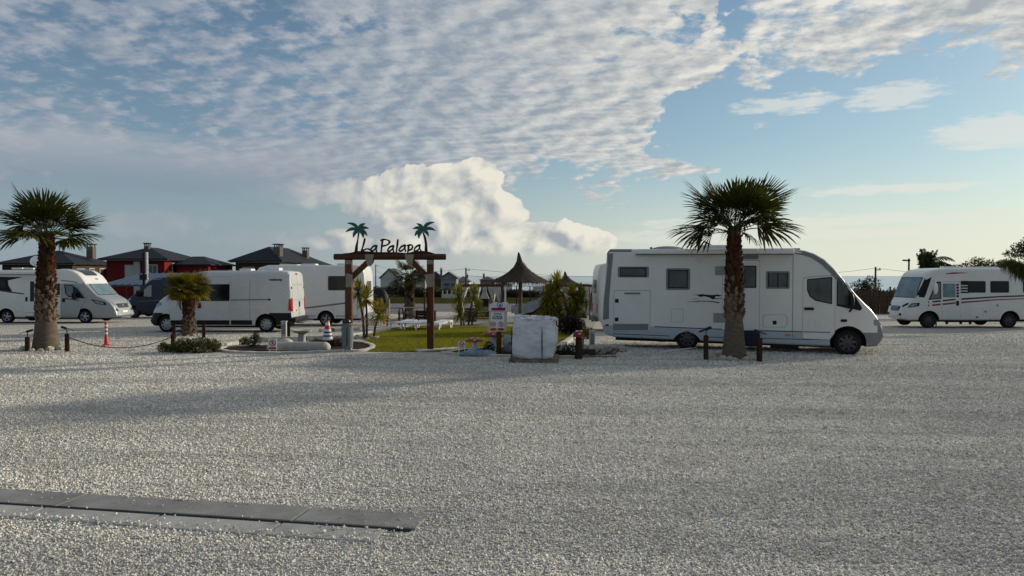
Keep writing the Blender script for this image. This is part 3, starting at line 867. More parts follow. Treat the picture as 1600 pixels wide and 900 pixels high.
    def text(s, body, x, z, size, m, side='near', off=0.004):
        me = text_mesh(body, size, 0.0015, bold=0.004); me.materials.append(m)
        o = link('lettering', me, s.root)
        l, nn = s.hit(x, z, side)
        o.location = l + Vector((0, s.near * off, 0))
        o.rotation_euler = (R(90), 0, math.pi if s.near > 0 else 0)
        return o
    def mirror(s, x, z, size=(0.12, 0.2, 0.34), m=None, side='near', drop=0.1):
        sg = s.near if side == 'near' else -s.near
        l, nn = s.hit(x, z, side); y = l.y
        mb = MB(); mb.tube([(x, y - sg * 0.02, z - drop), (x + 0.03, y + sg * 0.10, z - drop * 0.6), (x + 0.02, y + sg * 0.16, z)], 0.025, 8)
        mb.blob((x + 0.02, y + sg * 0.2, z + size[2] * 0.3), (size[0] / 2, size[1] / 2, size[2] / 2), 12, 8, 0.0)
        o = mb.build('wing_mirror', m or black_pl, s.root, 40)
        g = MB(); g.box((x - 0.02 - size[0] / 2 + 0.02, y + sg * 0.2, z + size[2] * 0.3), (0.012, size[1] * 0.7, size[2] * 0.7)); g.build('mirror_glass', glass_d, o)
        return o
    def rbox(s, name, c, d, m, bev=0.03, parent=None, rz=0.0):
        bm = bmesh.new(); bmesh.ops.create_cube(bm, size=1.0)
        bmesh.ops.scale(bm, vec=d, verts=bm.verts)
        bmesh.ops.bevel(bm, geom=list(bm.edges), offset=min(bev, min(d) * 0.45), segments=2, affect='EDGES', profile=0.6)
        bmesh.ops.rotate(bm, verts=bm.verts, matrix=Matrix.Rotation(rz, 3, 'Z'))
        bmesh.ops.translate(bm, vec=c, verts=bm.verts)
        me = bpy.data.meshes.new(name); bm.to_mesh(me); bm.free(); me.materials.append(m)
        me.polygons.foreach_set('use_smooth', [True] * len(me.polygons)); me.set_sharp_from_angle(angle=R(35))
        return link(name, me, parent or s.root)

def R4(s, x0, y0, x1, y1):
    """photo rectangle -> quad on the near side"""
    return [s.S(x0, y1), s.S(x1, y1), s.S(x1, y0), s.S(x0, y0)]

# ------------------------------------------------------------------ the big white motorhome
def big_motorhome():
    p0, p1 = at(1290, 519, 19.8), at(1022, 510, 21.24)
    h = Vector((p0.x - p1.x, p0.y - p1.y)).normalized(); th = math.atan2(h.y, h.x)
    r = ray(939, 500); d = Vector((r.x, r.y)) / r.y
    # rear end of the near side: along the line p1-p0 at pixel column 939
    A0 = Vector((p1.x, p1.y)); det = -h.x * d.y + h.y * d.x
    t = (-h.x * A0.y + h.y * A0.x) / det
    v = Vehicle('motorhome', 'large white integrated motorhome with grey roof edge and black dog emblem behind the palm', 'motorhome', d * t, th, -1, 1.15, R(0.45), z=0.03)
    v.style = 'dark'
    top = v.P([(939, 503), (941, 470), (943.5, 440), (945.5, 415), (947, 394), (951, 389), (980, 389), (1100, 389), (1240, 389.5), (1256, 391), (1272, 396), (1288, 405), (1302, 418), (1313, 431), (1326, 447), (1338, 461), (1350, 473), (1362, 484), (1371, 495), (1378, 506), (1381, 514), (1382, 525)])
    bot = v.P([(939, 506), (942, 516), (947, 523), (960, 527), (1050, 531), (1100, 533), (1180, 536.5), (1240, 539), (1290, 541), (1350, 543), (1372, 542), (1379, 534), (1382, 527)])
    # keep the flare at the roof's rear corner monotonic
    fx, fz = v.S(1325, 537); rx, rz = v.S(1073, 531)
    zsplit = v.S(1150, 514)[1]; bx = v.S(1346, 513)[0]; ux = v.S(991, 389)[0]; cx = v.S(1238, 389)[0]
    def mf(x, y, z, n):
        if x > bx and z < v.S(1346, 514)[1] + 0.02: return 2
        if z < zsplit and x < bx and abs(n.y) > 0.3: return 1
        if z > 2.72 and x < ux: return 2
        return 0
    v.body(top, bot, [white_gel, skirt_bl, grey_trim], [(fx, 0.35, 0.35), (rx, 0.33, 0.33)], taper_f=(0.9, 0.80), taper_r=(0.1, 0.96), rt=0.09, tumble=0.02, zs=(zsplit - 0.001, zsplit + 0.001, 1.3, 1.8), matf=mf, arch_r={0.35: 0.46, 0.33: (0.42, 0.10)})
    # rear corner moulding, roof edge, awning
    v.strip('corner_moulding', v.P([(942, 500), (943, 470), (946, 440), (948, 415), (948, 396)]), v.P([(951, 498), (951, 470), (953, 440), (955, 415), (957, 396)]), grey_trim, off=0.012)
    v.strip('roof_moulding', v.P([(1241, 391), (1256, 393), (1271, 398), (1286, 407), (1300, 420), (1313, 435), (1324, 448)]), v.P([(1241, 397), (1254, 398.5), (1267, 403), (1281, 412), (1295, 425), (1308, 440), (1320, 452)]), grey_trim, off=0.012)
    a, b = v.S(992, 393), v.S(1239, 393)
    v.rbox('awning_case', ((a[0] + b[0]) / 2, -1.15 - 0.055, (a[1] + b[1]) / 2 + 0.0), (b[0] - a[0], 0.16, 0.15), white_paint, 0.04)
    v.rbox('awning_seam', ((a[0] + b[0]) / 2, -1.15 - 0.05, (a[1] + b[1]) / 2 - 0.085), (b[0] - a[0], 0.14, 0.02), mid_grey, 0.005)
    for (q, f) in (((964, 414, 1013, 436), 0.05), ((1039, 418, 1078, 454), 0.05)):
        x0, y0, x1, y1 = q
        w = v.window(R4(v, x0 + 4, y0 + 4, x1 - 4, y1 - 4), glass_g, grey_trim, fw=0.075, r=0.04)
        # black inner gasket bars
        A, B = v.S(x0 + 4, y1 - 4), v.S(x1 - 4, y0 + 4)
        for (u0, z0, u1, z1) in ((A[0], A[1], A[0] + .03, B[1]), (B[0] - .03, A[1], B[0], B[1]), (A[0], A[1], B[0], A[1] + .03), (A[0], B[1] - .03, B[0], B[1])):
            v.patch('gasket', rect(u0, z0, u1, z1), black_pl, off=0.018, parent=w, rings=2, fine=0.5)
    w = v.window(R4(v, 1199, 426, 1230, 449), glass_g, grey_trim, fw=0.06, r=0.03)
    A, B = v.S(1199, 449), v.S(1230, 426); mx = (A[0] + B[0]) / 2
    for u in (A[0] + .012, mx, B[0] - .012): v.patch('gasket', rect(u - .014, A[1], u + .014, B[1]), black_pl, off=0.018, parent=w, rings=2, fine=0.5)
    # doors and flaps
    d = v.panel('entrance_door', R4(v, 1128, 407, 1186, 516), white_gel, gap=0.013, r=0.06)
    v.patch('pane', rpoly(R4(v, 1140, 415, 1181, 450), 0.03), glass_d, off=0.012, parent=d)
    v.patch('pane_film', rpoly(R4(v, 1142, 417, 1179, 448), 0.03), glass_g, off=0.015, parent=d)
    v.panel('garage_door', R4(v, 959, 454, 1015, 517), white_gel, r=0.05, gap=0.012)
    v.patch('garage_kick_plate', R4(v, 958, 506, 1013, 516), grey_trim, off=0.009)
    for y in (470, 499): v.patch('latch', rpoly(R4(v, 960.5, y - 3, 966, y + 3), 0.015), black_pl, off=0.014, fine=0.5)
    v.patch('grip', rpoly(R4(v, 975, 457, 1000, 460), 0.01), grey_trim, off=0.012)
    v.panel('service_flap', R4(v, 1049, 483, 1067, 503), white_gel, r=0.03, seam=grey_trim)
    f = v.panel('service_flap', R4(v, 1192, 492, 1229, 511), white_gel, r=0.09)
    v.patch('latch', rpoly(R4(v, 1207, 501, 1213, 507), 0.015), black_pl, off=0.012, parent=f, fine=0.5)
    for q in ((1116, 416, 1136, 430), (1114, 489, 1136, 504)):
        g = v.patch('fridge_vent', R4(v, *q), mat('vent_beige', (0.36, 0.34, 0.30), 0.6), off=0.012)
        for i in range(4):
            y = q[1] + 2 + (q[3] - q[1] - 3) * i / 3.5
            v.patch('louvre', R4(v, q[0] + 1.5, y, q[2] - 1.5, y + 1), grey_trim, off=0.018, parent=g, rings=2, fine=1.0)
    v.patch('awning_lamp', rpoly(R4(v, 1160, 399, 1184, 405), 0.05), grey_trim, off=0.03)
    cd = v.panel('cab_door', [v.S(*p) for p in ((1254, 529), (1296, 531), (1304, 520), (1304, 431), (1270, 432), (1254, 435))], white_gel, r=0.05, gap=0.012)
    v.patch('pane_rim', rpoly(v.P([(1260, 436), (1299.5, 432.5), (1299.5, 475.5), (1273, 470), (1264, 463), (1260, 453)]), 0.03), black_pl, off=0.009, parent=cd)
    v.patch('pane', rpoly(v.P([(1261.5, 437.5), (1298, 434.5), (1298, 473.5), (1273.5, 468), (1265, 461), (1261.5, 452)]), 0.03), glass_g, off=0.012, parent=cd)
    v.patch('door_handle', rpoly(R4(v, 1256, 480.5, 1271, 484.5), 0.015), black_pl, off=0.035, parent=cd)
    v.patch('pane_rim', v.P([(1306.5, 432), (1314.5, 432.5), (1333, 458), (1347, 482), (1344, 485.5), (1306.5, 478)]), black_pl, off=0.009)
    v.patch('front_side_window', v.P([(1308, 434), (1314, 434.5), (1325, 451), (1325, 478), (1308, 475)]), glass_g, off=0.013)
    x, z = v.S(1327, 478); v.mirror(x, z, (0.16, 0.24, 0.44), drop=0.16)
    v.patch('indicator', rpoly(R4(v, 1313, 499, 1323, 503), 0.02), black_pl, off=0.02)
    for q in ((1366, 500, 1379, 509),): v.patch('headlight', rpoly(R4(v, *q), 0.05), lamp_lens, off=0.016)
    zw0, zw1 = v.S(1345, 478)[1], v.S(1306, 425)[1]
    v.window([(-0.95, zw0), (0.95, zw0), (0.88, zw1), (-0.88, zw1)], glass_t, side='front', r=0.1, name='windscreen', fw=0.04)
    for sg in (1, -1): v.patch('headlight', rpoly([(sg * .55, .80), (sg * .86, .80), (sg * .86, 1.0), (sg * .6, .98)], .04), lamp_lens, 'front', 0.012)
    v.patch('grille', rpoly(rect(-.45, .68, .45, .92), .04), black_pl, 'front', 0.01)
    v.patch('number_plate', rect(-.26, .48, .26, .59), sheet_w, 'front', 0.014)
    # stripes, reflectors, emblem
    v.strip('stripe', v.P([(1022, 509.6), (1128, 513.6)]), v.P([(1022, 511.2), (1128, 515.2)]), blue_stripe)
    v.strip('stripe', v.P([(1187, 516), (1253, 517.6)]), v.P([(1187, 517.6), (1253, 519.2)]), blue_stripe)
    v.strip('stripe', v.P([(1255, 517.6), (1297, 518.6)]), v.P([(1255, 519.2), (1297, 520.0)]), blue_stripe, off=0.008)
    v.strip('sill_line', v.P([(958, 521), (1046, 524.5)]), v.P([(958, 522), (1046, 525.5)]), gap_m)
    v.strip('sill_line', v.P([(1100, 526), (1290, 530.5)]), v.P([(1100, 527), (1290, 531.5)]), gap_m)
    v.strip('panel_joint', v.P([(1237.5, 398), (1237.5, 538)]), v.P([(1238.5, 398), (1238.5, 538)]), grey_trim, off=0.003)
    for q in ((945.5, 506.5, 951, 509.5), (1070, 516.5, 1077, 518.5), (1226, 522, 1235, 525)): v.patch('reflector', rpoly(R4(v, *q), 0.01), orange_lens if q[0] > 1000 else red_lens, off=0.012, fine=0.5)
    zo = lambda L: v.P([(1060 + a / 17.78, 450 + b / 17.78) for a, b in L])
    e = v.flat('emblem', zo([(370, 186), (520, 184), (640, 168), (760, 184), (900, 195), (1000, 188), (1080, 176), (1130, 195), (1215, 216), (1130, 236), (1040, 226), (1000, 256), (1015, 280), (1200, 288), (1200, 300), (1010, 300), (930, 315), (870, 272), (760, 240), (700, 228), (640, 248), (560, 238), (520, 205)]), sign_blk)
    v.flat('emblem_sweep', zo([(150, 380), (400, 374), (560, 356), (800, 355), (950, 368), (1135, 394), (1110, 422), (1000, 402), (850, 380), (650, 374), (400, 389)]), sign_blk, parent=e)
    v.flat('emblem_sweep', zo([(340, 318), (430, 300), (560, 288), (560, 297), (440, 312)]), sign_blk, parent=e)
    # roof fittings
    def roofz(px): return float(np.interp(v.S(px, 389)[0], [p[0] for p in v.top], [p[1] for p in v.top]))
    mb = MB(); x, _ = v.S(1037, 388); mb.blob((x, -0.2, roofz(1037) - 0.02), (0.55, 0.45, 0.14), 18, 10, 0.0, flat=0.0); mb.build('roof_dome', grey_trim, v.root, 40)
    x, _ = v.S(1112, 388); v.rbox('roof_vent', (x, -0.2, roofz(1112) + 0.06), (0.95, 0.7, 0.17), white_paint, 0.06)
    mb = MB(); mb.beam((x - 0.3, -0.45, roofz(1112) + 0.26), (x - 0.02, -0.45, roofz(1112) + 0.1), 0.03, 0.05); mb.build('vent_strut', mid_grey, v.root)
    x, _ = v.S(1012, 388); v.rbox('roof_cap', (x, -0.5, roofz(1012) + 0.03), (0.08, 0.08, 0.1), mid_grey, 0.02)
    x, _ = v.S(1180, 388); v.rbox('roof_rack_rail', (x, -0.5, roofz(1180) + 0.02), (2.4, 0.06, 0.05), grey_trim, 0.02)
    # steps and skirt fittings
    a, b = v.S(1160, 545), v.S(1187, 517)
    v.rbox('step', ((a[0] + b[0]) / 2, -1.10, (a[1] + b[1]) / 2 + .04), (b[0] - a[0], 0.30, b[1] - a[1] - .08), mat('step_navy', (0.02, 0.024, 0.035), 0.5), 0.02)
    a = v.S(1226, 541); v.rbox('waste_tank', (a[0], -0.85, a[1] - 0.0), (0.75, 0.4, 0.14), black_pl, 0.03)
    a = v.S(1032, 532); v.rbox('tow_box', (a[0], -0.8, a[1] - 0.0), (0.3, 0.3, 0.12), black_pl, 0.03)
    return v
BIG = big_motorhome()

# ------------------------------------------------------------------ panel vans
def panel_van(label, A, bodym, camper, style, L=5.95):
    v = Vehicle('camper_van', label, 'van', A, math.pi, 1, 1.02)
    v.style = style
    top = [(0, .75), (.015, 1.4), (.05, 2.1), (.10, 2.42), (.18, 2.50), (.5, 2.545), (3.4, 2.535), (3.8, 2.50), (4.05, 2.44), (4.22, 2.36), (4.35, 2.26), (5.0, 1.66), (5.14, 1.545), (5.3, 1.46), (5.5, 1.32), (5.66, 1.14), (5.8, .93), (5.89, .72), (5.93, .52)]
    bot = [(0, .62), (.04, .45), (.2, .34), (.6, .27), (5.3, .25), (5.75, .26), (5.88, .34), (5.93, .46)]
    def mf(x, y, z, n):
        if x > 5.30 and z < 0.80 - (5.9 - x) * 0.1 : return 1
        if x < .25 and z < .58: return 1
        if x < 0.9 and z < .72 and abs(n.y) > .5 and not camper: return 1
        return 0
    v.body(top, bot, [bodym, black_pl], [(5.16, .34, .34), (1.06, .34, .34)], taper_f=(1.1, .74), taper_r=(.25, .95), rt=.17, rb=.08, tumble=.07, bulge=0.025, zs=(.58, .8, 1.05, 1.35, 1.7, 2.05), matf=mf, arch_r=.43)
    # cab glass, doors
    zc = [(4.98, 1.36), (4.05, 1.30), (4.05, 2.07), (4.24, 2.06)]
    dn = v.panel('cab_door', [(4.98, .46), (3.95, .46), (3.95, 2.15), (4.25, 2.13), (5.02, 1.40)], bodym, r=.05, gap=.008)
    v.patch('pane_rim', rpoly([(4.96, 1.33), (4.0, 1.27), (4.0, 2.09), (4.26, 2.08)], .03), black_pl, off=.009, parent=dn)
    v.patch('pane', rpoly([(4.52, 1.35), (4.04, 1.32), (4.04, 2.05), (4.24, 2.04), (4.52, 1.78)], .03), glass_t, off=.013, parent=dn)
    v.patch('pane', rpoly([(4.88, 1.38), (4.57, 1.37), (4.57, 1.73)], .02), glass_d, off=.013, parent=dn)
    v.mirror(4.83, 1.42, (.14, .22, .40), drop=.02)
    v.mirror(4.83, 1.42, (.14, .22, .40), side='far', drop=.02)
    v.window([(-.80, 1.60), (.80, 1.60), (.72, 2.26), (-.72, 2.26)], glass_t, side='front', r=.08, name='windscreen', fw=.03)
    v.patch('grille', rpoly(rect(-.55, .74, .55, .92), .03), black_pl, 'front', .008)
    for sg in (1, -1):
        v.patch('headlight', rpoly([(sg * .60, .98), (sg * .84, 1.02), (sg * .88, 1.25), (sg * .68, 1.16)], .05), lamp_lens, 'front', .012)
        v.patch('far_cab_pane' if sg < 0 else 'side_lamp', rpoly([(4.9, 1.38), (4.04, 1.32), (4.04, 2.05), (4.24, 2.04)], .03) if sg < 0 else rpoly(rect(5.38, 1.10, 5.55, 1.22), .03), glass_t if sg < 0 else lamp_lens, 'far' if sg < 0 else 'near', .012)
    if not camper:
        sl = v.panel('sliding_door', [(3.93, .46), (2.52, .46), (2.52, 2.28), (3.93, 2.28)], bodym, r=.04, gap=.008)
        v.patch('pane', rpoly([(3.88, 1.29), (2.54, 1.29), (2.54, 1.98), (3.88, 1.98)], .03), glass_d, off=.013, parent=sl)
        v.patch('handle', rpoly(rect(3.70, 1.0, 3.86, 1.22), .03), black_pl, off=.03, parent=sl)
        v.strip('slide_rail', [(2.5, 1.35), (.92, 1.37)], [(2.5, 1.31), (.92, 1.33)], mid_grey, off=.010)
        v.patch('rail_end', rpoly(rect(.86, 1.31, .94, 1.39), .01), black_pl, off=.014)
        for (a, b) in ((4.95, 3.98), (3.90, 2.55), (2.48, 1.62)): v.patch('rub_strip', rect(min(a, b), .32, max(a, b), .50, .02), black_pl, off=.016)
        for z in (1.03, 2.20): v.strip('crease', [(3.9, z + .008), (.6, z + .008)], [(3.9, z - .008), (.6, z - .008)], mat('crease_white', (0.62, 0.62, 0.61), .35), off=.006)
        v.strip('panel_joint', [(1.70, .52), (1.70, 2.2)], [(1.715, .52), (1.715, 2.2)], grey_trim, off=.003)
        v.text('roadcamp', .66, 2.17, .135, sign_blk, off=.010)
    else:
        for (a, b, z0, z1) in ((3.35, 2.55, 1.45, 1.88), (2.15, 1.6, 1.45, 1.88)):
            v.window([(a, z0), (b, z0), (b, z1), (a, z1)], glass_d, black_pl, r=.05)
        v.strip('side_line', [(5.0, 1.02), (3.8, 1.12), (.5, 1.12)], [(5.0, .99), (3.8, 1.09), (.5, 1.09)], mat('slate_line', (0.10, 0.12, 0.15), .4), off=.005)
        v.strip('roof_glint', [(4.25, 2.34), (4.1, 2.40), (3.4, 2.45)], [(4.25, 2.30), (4.1, 2.36), (3.4, 2.43)], silver_p, off=.012)
    # rear
    for sg in (1, -1):
        d = v.panel('rear_door', [(sg * .012, .62), (sg * .80, .62), (sg * .80, 1.4), (sg * .77, 2.18), (sg * .70, 2.34), (sg * .012, 2.36)], bodym, 'rear', r=.03, gap=.006)
        v.patch('crease', rect(min(sg * .05, sg * .74), 1.94, max(sg * .05, sg * .74), 1.955), grey_trim, 'rear', .009, parent=d, rings=2)
        v.patch('crease', rect(min(sg * .05, sg * .76), 1.30, max(sg * .05, sg * .76), 1.315), grey_trim, 'rear', .009, parent=d, rings=2)
        v.patch('tail_light', rpoly([(sg * .83, .86), (sg * .97, .86), (sg * .97, 1.36), (sg * .88, 1.42), (sg * .83, 1.34)], .02), red_lens, 'rear', .02)
        v.patch('tail_light', rpoly([(.02, .86), (.13, .92), (.10, 1.36), (.015, 1.42)], .01), red_lens, 'near' if sg > 0 else 'far', .014)
        v.rbox('hinge', (.03, sg * .86, 1.83), (.05, .05, .1), mid_grey, .01)
    v.rbox('handle', (-.02, -.10, 1.13), (.03, .07, .24), black_pl, .02)
    v.patch('number_plate', rect(.24, .82, .76, .94), mat('plate_cream', (0.62, 0.60, 0.42), .5), 'rear', .012)
    v.patch('number_plate_badge', rpoly(rect(.30, .84, .46, .92), .02), mat('plate_green', (0.05, 0.14, 0.03), .5), 'rear', .016)
    v.patch('door_panel', rpoly(rect(-.76, .68, -.04, 1.0), .03), bodym, 'rear', .02)
    v.patch('brake_light', rpoly(rect(-.13, 2.38, .13, 2.43), .01), red_lens, 'rear', .02)
    v.rbox('rear_bumper', (-.06, 0, .50), (.2, 1.9, .22), black_pl, .05)
    v.rbox('tow_step', (-.24, -.1, .38), (.3, 1.5, .05), mid_grey, .02)
    # roof fittings
    for (x, w, hh, m) in ((.95, .55, .13, white_paint), (2.1, .5, .09, white_paint), (3.1, .6, .05, black_pl)):
        v.rbox('roof_vent', (x, 0.2, 2.545 + hh / 2 - .01), (w, .5, hh), m, .03)
    return v
Pw = at(455, 431, 29.7)
VAN = panel_van('white panel van camper with long dark side window and bright rear doors', (Pw.x, 29.7), van_white, False, 'steel')
Pb = at(338, 431, 45.0)
BLUE = panel_van('dark slate blue camper van parked behind the white van', (Pb.x, 45.0), van_blue, True, 'dark')

# ------------------------------------------------------------------ left: semi-integrated motorhome
def left_motorhome():
    D = 38.0; k = D / FPX
    X0 = (-40 - 800) * k
    v = Vehicle('motorhome', 'white motorhome with silver cab and satellite dish behind the left palm', 'motorhome', (X0, D), 0.0, -1, 1.13)
    v.style = 'alloy'
    Sx = lambda px: v.S(px, 450)[0]
    top = v.P([(-40, 480), (-39.5, 445), (-38, 428), (-34, 423.5), (-20, 422), (60, 422), (95, 420.5), (104, 421), (112, 423), (119, 426.5), (125, 431.5), (130, 438), (133, 443.5), (141, 452), (150.5, 462), (156, 464.5), (163, 468), (169.5, 472.5), (174, 479), (177, 486), (178.5, 492)])
    bot = v.P([(-40, 484), (-38, 491), (-30, 494), (20, 496), (100, 497), (165, 497), (175, 496.5), (178.5, 494)])
    wx1, wx2 = Sx(131), Sx(9)
    cab = Sx(93); zcap = v.S(100, 443)[1]
    def mf(x, y, z, n):
        if x > cab and z < zcap - (0 if x < Sx(121) else 0.0): return 1
        return 0
    v.body(top, bot, [white_gel, silver_p], [(wx1, .345, .345), (wx2, .345, .345)], taper_f=(1.3, .78), taper_r=(.1, .95), rt=.14, rb=.08, tumble=.03, zs=(.9, zcap - .002, zcap + .002), matf=mf, arch_r=.44)
    # cab
    d = v.panel('cab_door', v.P([(96, 496), (121, 496), (127, 478), (135, 466), (121, 449), (112, 443.5), (97, 443.5)]), silver_p, r=.05, gap=.012)
    v.patch('pane_rim', rpoly(v.P([(100, 444.5), (112, 445), (121, 451), (133, 466.5), (107, 464), (102, 459)]), .03), black_pl, off=.010, parent=d)
    v.patch('pane', rpoly(v.P([(102, 446), (112, 446.5), (114, 448), (114, 463), (107.5, 462.5), (104, 458.5)]), .03), glass_t, off=.014, parent=d)
    v.patch('pane', rpoly(v.P([(116, 449.5), (120, 452.5), (126, 460), (126, 464), (116, 463.2)]), .02), glass_d, off=.014, parent=d)
    v.patch('door_handle', rpoly(R4(v, 97.5, 466, 101.5, 472), .02), black_pl, off=.03, parent=d)
    v.strip('cab_line', v.P([(102, 465.5), (123, 469)]), v.P([(102, 467), (123, 470)]), black_pl, off=.008)
    x, z = v.S(119, 466); v.mirror(x, z, (.14, .22, .42), drop=.03); v.mirror(x, z, (.14, .22, .42), side='far', drop=.03)
    zt, zb = v.S(133, 444.5)[1], v.S(150, 461)[1]
    v.window([(-.86, zb), (.86, zb), (.80, zt), (-.80, zt)], glass_t, side='front', r=.08, name='windscreen', fw=.05)
    zg = v.S(170, 474)[1]
    g = v.patch('grille', rpoly([(-.50, .78), (.50, .78), (.56, 1.0), (-.56, 1.0)], .04), black_pl, 'front', .012)
    for i in range(3): v.patch('grille_bar', rect(-.46, .83 + .06 * i, .46, .838 + .06 * i), alloy, 'front', .020, parent=g, rings=2)
    v.patch('badge', rpoly(rect(-.06, .86, .06, .95), .03), chrome, 'front', .03)
    v.patch('number_plate', rect(-.26, .52, .26, .63), sheet_w, 'front', .015)
    v.text('AWR 4Z 72', 0, 0, .1, sign_blk) if False else None
    for sg in (1, -1):
        v.patch('headlight', rpoly([(sg * .62, .94), (sg * .80, .96), (sg * .86, 1.13), (sg * .66, 1.06)], .03), lamp_lens, 'front', .014)
        v.patch('fog_lamp', rpoly([(sg * .62, .60), (sg * .82, .62), (sg * .84, .76), (sg * .66, .74)], .03), black_pl, 'front', .012)
    v.patch('headlight', rpoly(v.P([(141, 467.5), (150, 469), (163, 472.5), (164.5, 477), (150, 475)]), .03), black_pl, off=.012)
    v.patch('headlight_lens', rpoly(v.P([(146, 469.5), (151, 470.5), (160, 473), (161, 475.5), (151, 474)]), .02), lamp_lens, off=.017)
    # cap over the cab: black skylight, trim
    xa, xb = Sx(100), Sx(124)
    v.patch('skylight', rpoly([(xa, -.72), (xb, -.55), (xb, .55), (xa, .72)], .08), glass_d, 'top', .02)
    v.strip('cap_line', v.P([(95, 437.5), (112, 439), (121, 441)]), v.P([(95, 439), (112, 440.5), (121, 442.3)]), mid_grey, off=.006)
    v.patch('cap_badge', rpoly([(.05, v.S(128, 436)[1] - .04), (.30, v.S(128, 436)[1] - .04), (.30, v.S(128, 436)[1] + .03), (.05, v.S(128, 436)[1] + .03)], .02), grey_trim, 'front', .012)
    # side: dark swoosh with window, door
    v.patch('dark_band', v.P([(-34, 432), (36, 433), (20, 434.5), (12, 438), (13, 446), (19, 455.5), (0, 454), (-34, 450)]), black_pl, off=.005, rings=4)
    v.window(R4(v, -30, 438, 8, 450), glass_d, black_pl, r=.06)
    v.strip('side_line', v.P([(0, 453), (20, 456), (38, 458.5)]), v.P([(0, 455), (20, 458), (38, 460.2)]), navy_stripe, off=.006)
    e = v.panel('entrance_door', R4(v, 38, 436, 55.5, 488), white_gel, r=.05, gap=.014, seam=grey_trim)
    v.patch('pane', rpoly(R4(v, 47, 439.5, 53, 471), .03), glass_d, off=.013, parent=e)
    v.patch('handle', rpoly(R4(v, 40, 464, 43, 471), .02), black_pl, off=.025, parent=e)
    v.window(R4(v, 57, 441, 70, 458), glass_d, black_pl, r=.05)
    v.window(R4(v, 88, 444, 93, 460), glass_d, black_pl, r=.04)
    v.strip('side_line', v.P([(55.5, 460), (93, 463)]), v.P([(55.5, 461.8), (93, 464.5)]), navy_stripe, off=.006)
    v.panel('service_flap', R4(v, 22, 473, 35, 486), white_gel, r=.03, seam=grey_trim, gap=.008)
    a, b = v.S(-30, 426), v.S(88, 426)
    v.rbox('awning_case', ((a[0] + b[0]) / 2, -1.13 - .05, a[1] + .0), (b[0] - a[0], .15, .16), white_paint, .05)
    v.rbox('awning_seam', ((a[0] + b[0]) / 2, -1.13 - .045, a[1] - .09), (b[0] - a[0], .13, .02), mid_grey, .005)
    # roof fittings and dish
    zr = v.S(40, 421)[1]
    for (px, w, hh) in ((14, .6, .1), (32, .55, .09), (58, .4, .08)): v.rbox('roof_vent', (Sx(px), -.2, zr + hh / 2), (w, .6, hh), white_paint if px != 58 else black_pl, .03)
    x, z = v.S(46.5, 408)
    db = MB(); db.tube([(x - .12, -.5, zr), (x - .1, -.5, z - .1), (x, -.47, z)], .03, 8); dish_b = db.build('dish_arm', mid_grey, v.root)
    M = Matrix.Rotation(R(18), 4, 'Z') @ Matrix.Rotation(R(66), 4, 'X')
    q = MB(); q.lathe([(0, 0), (.12, .008), (.22, .03), (.31, .065), (.315, .06), (.22, .02), (.12, -.004), (0, -.012)], 28, c=(x, -.55, z), M=M, caps=False)
    q.build('satellite_dish', plastic_w, v.root, 40)
    q = MB(); q.tube([(x, -.58, z - .25), (x + .03, -.85, z - .12), (x + .02, -.9, z)], .018, 6); q.build('dish_feed', mid_grey, v.root)
    v.rbox('step', (Sx(47), -1.0, .32), (.55, .3, .1), black_pl, .02)
    v.rbox('front_lip', (Sx(178.5) - .02, 0, .40), (.1, 1.5, .08), silver_p, .03)
    return v
LEFT = left_motorhome()

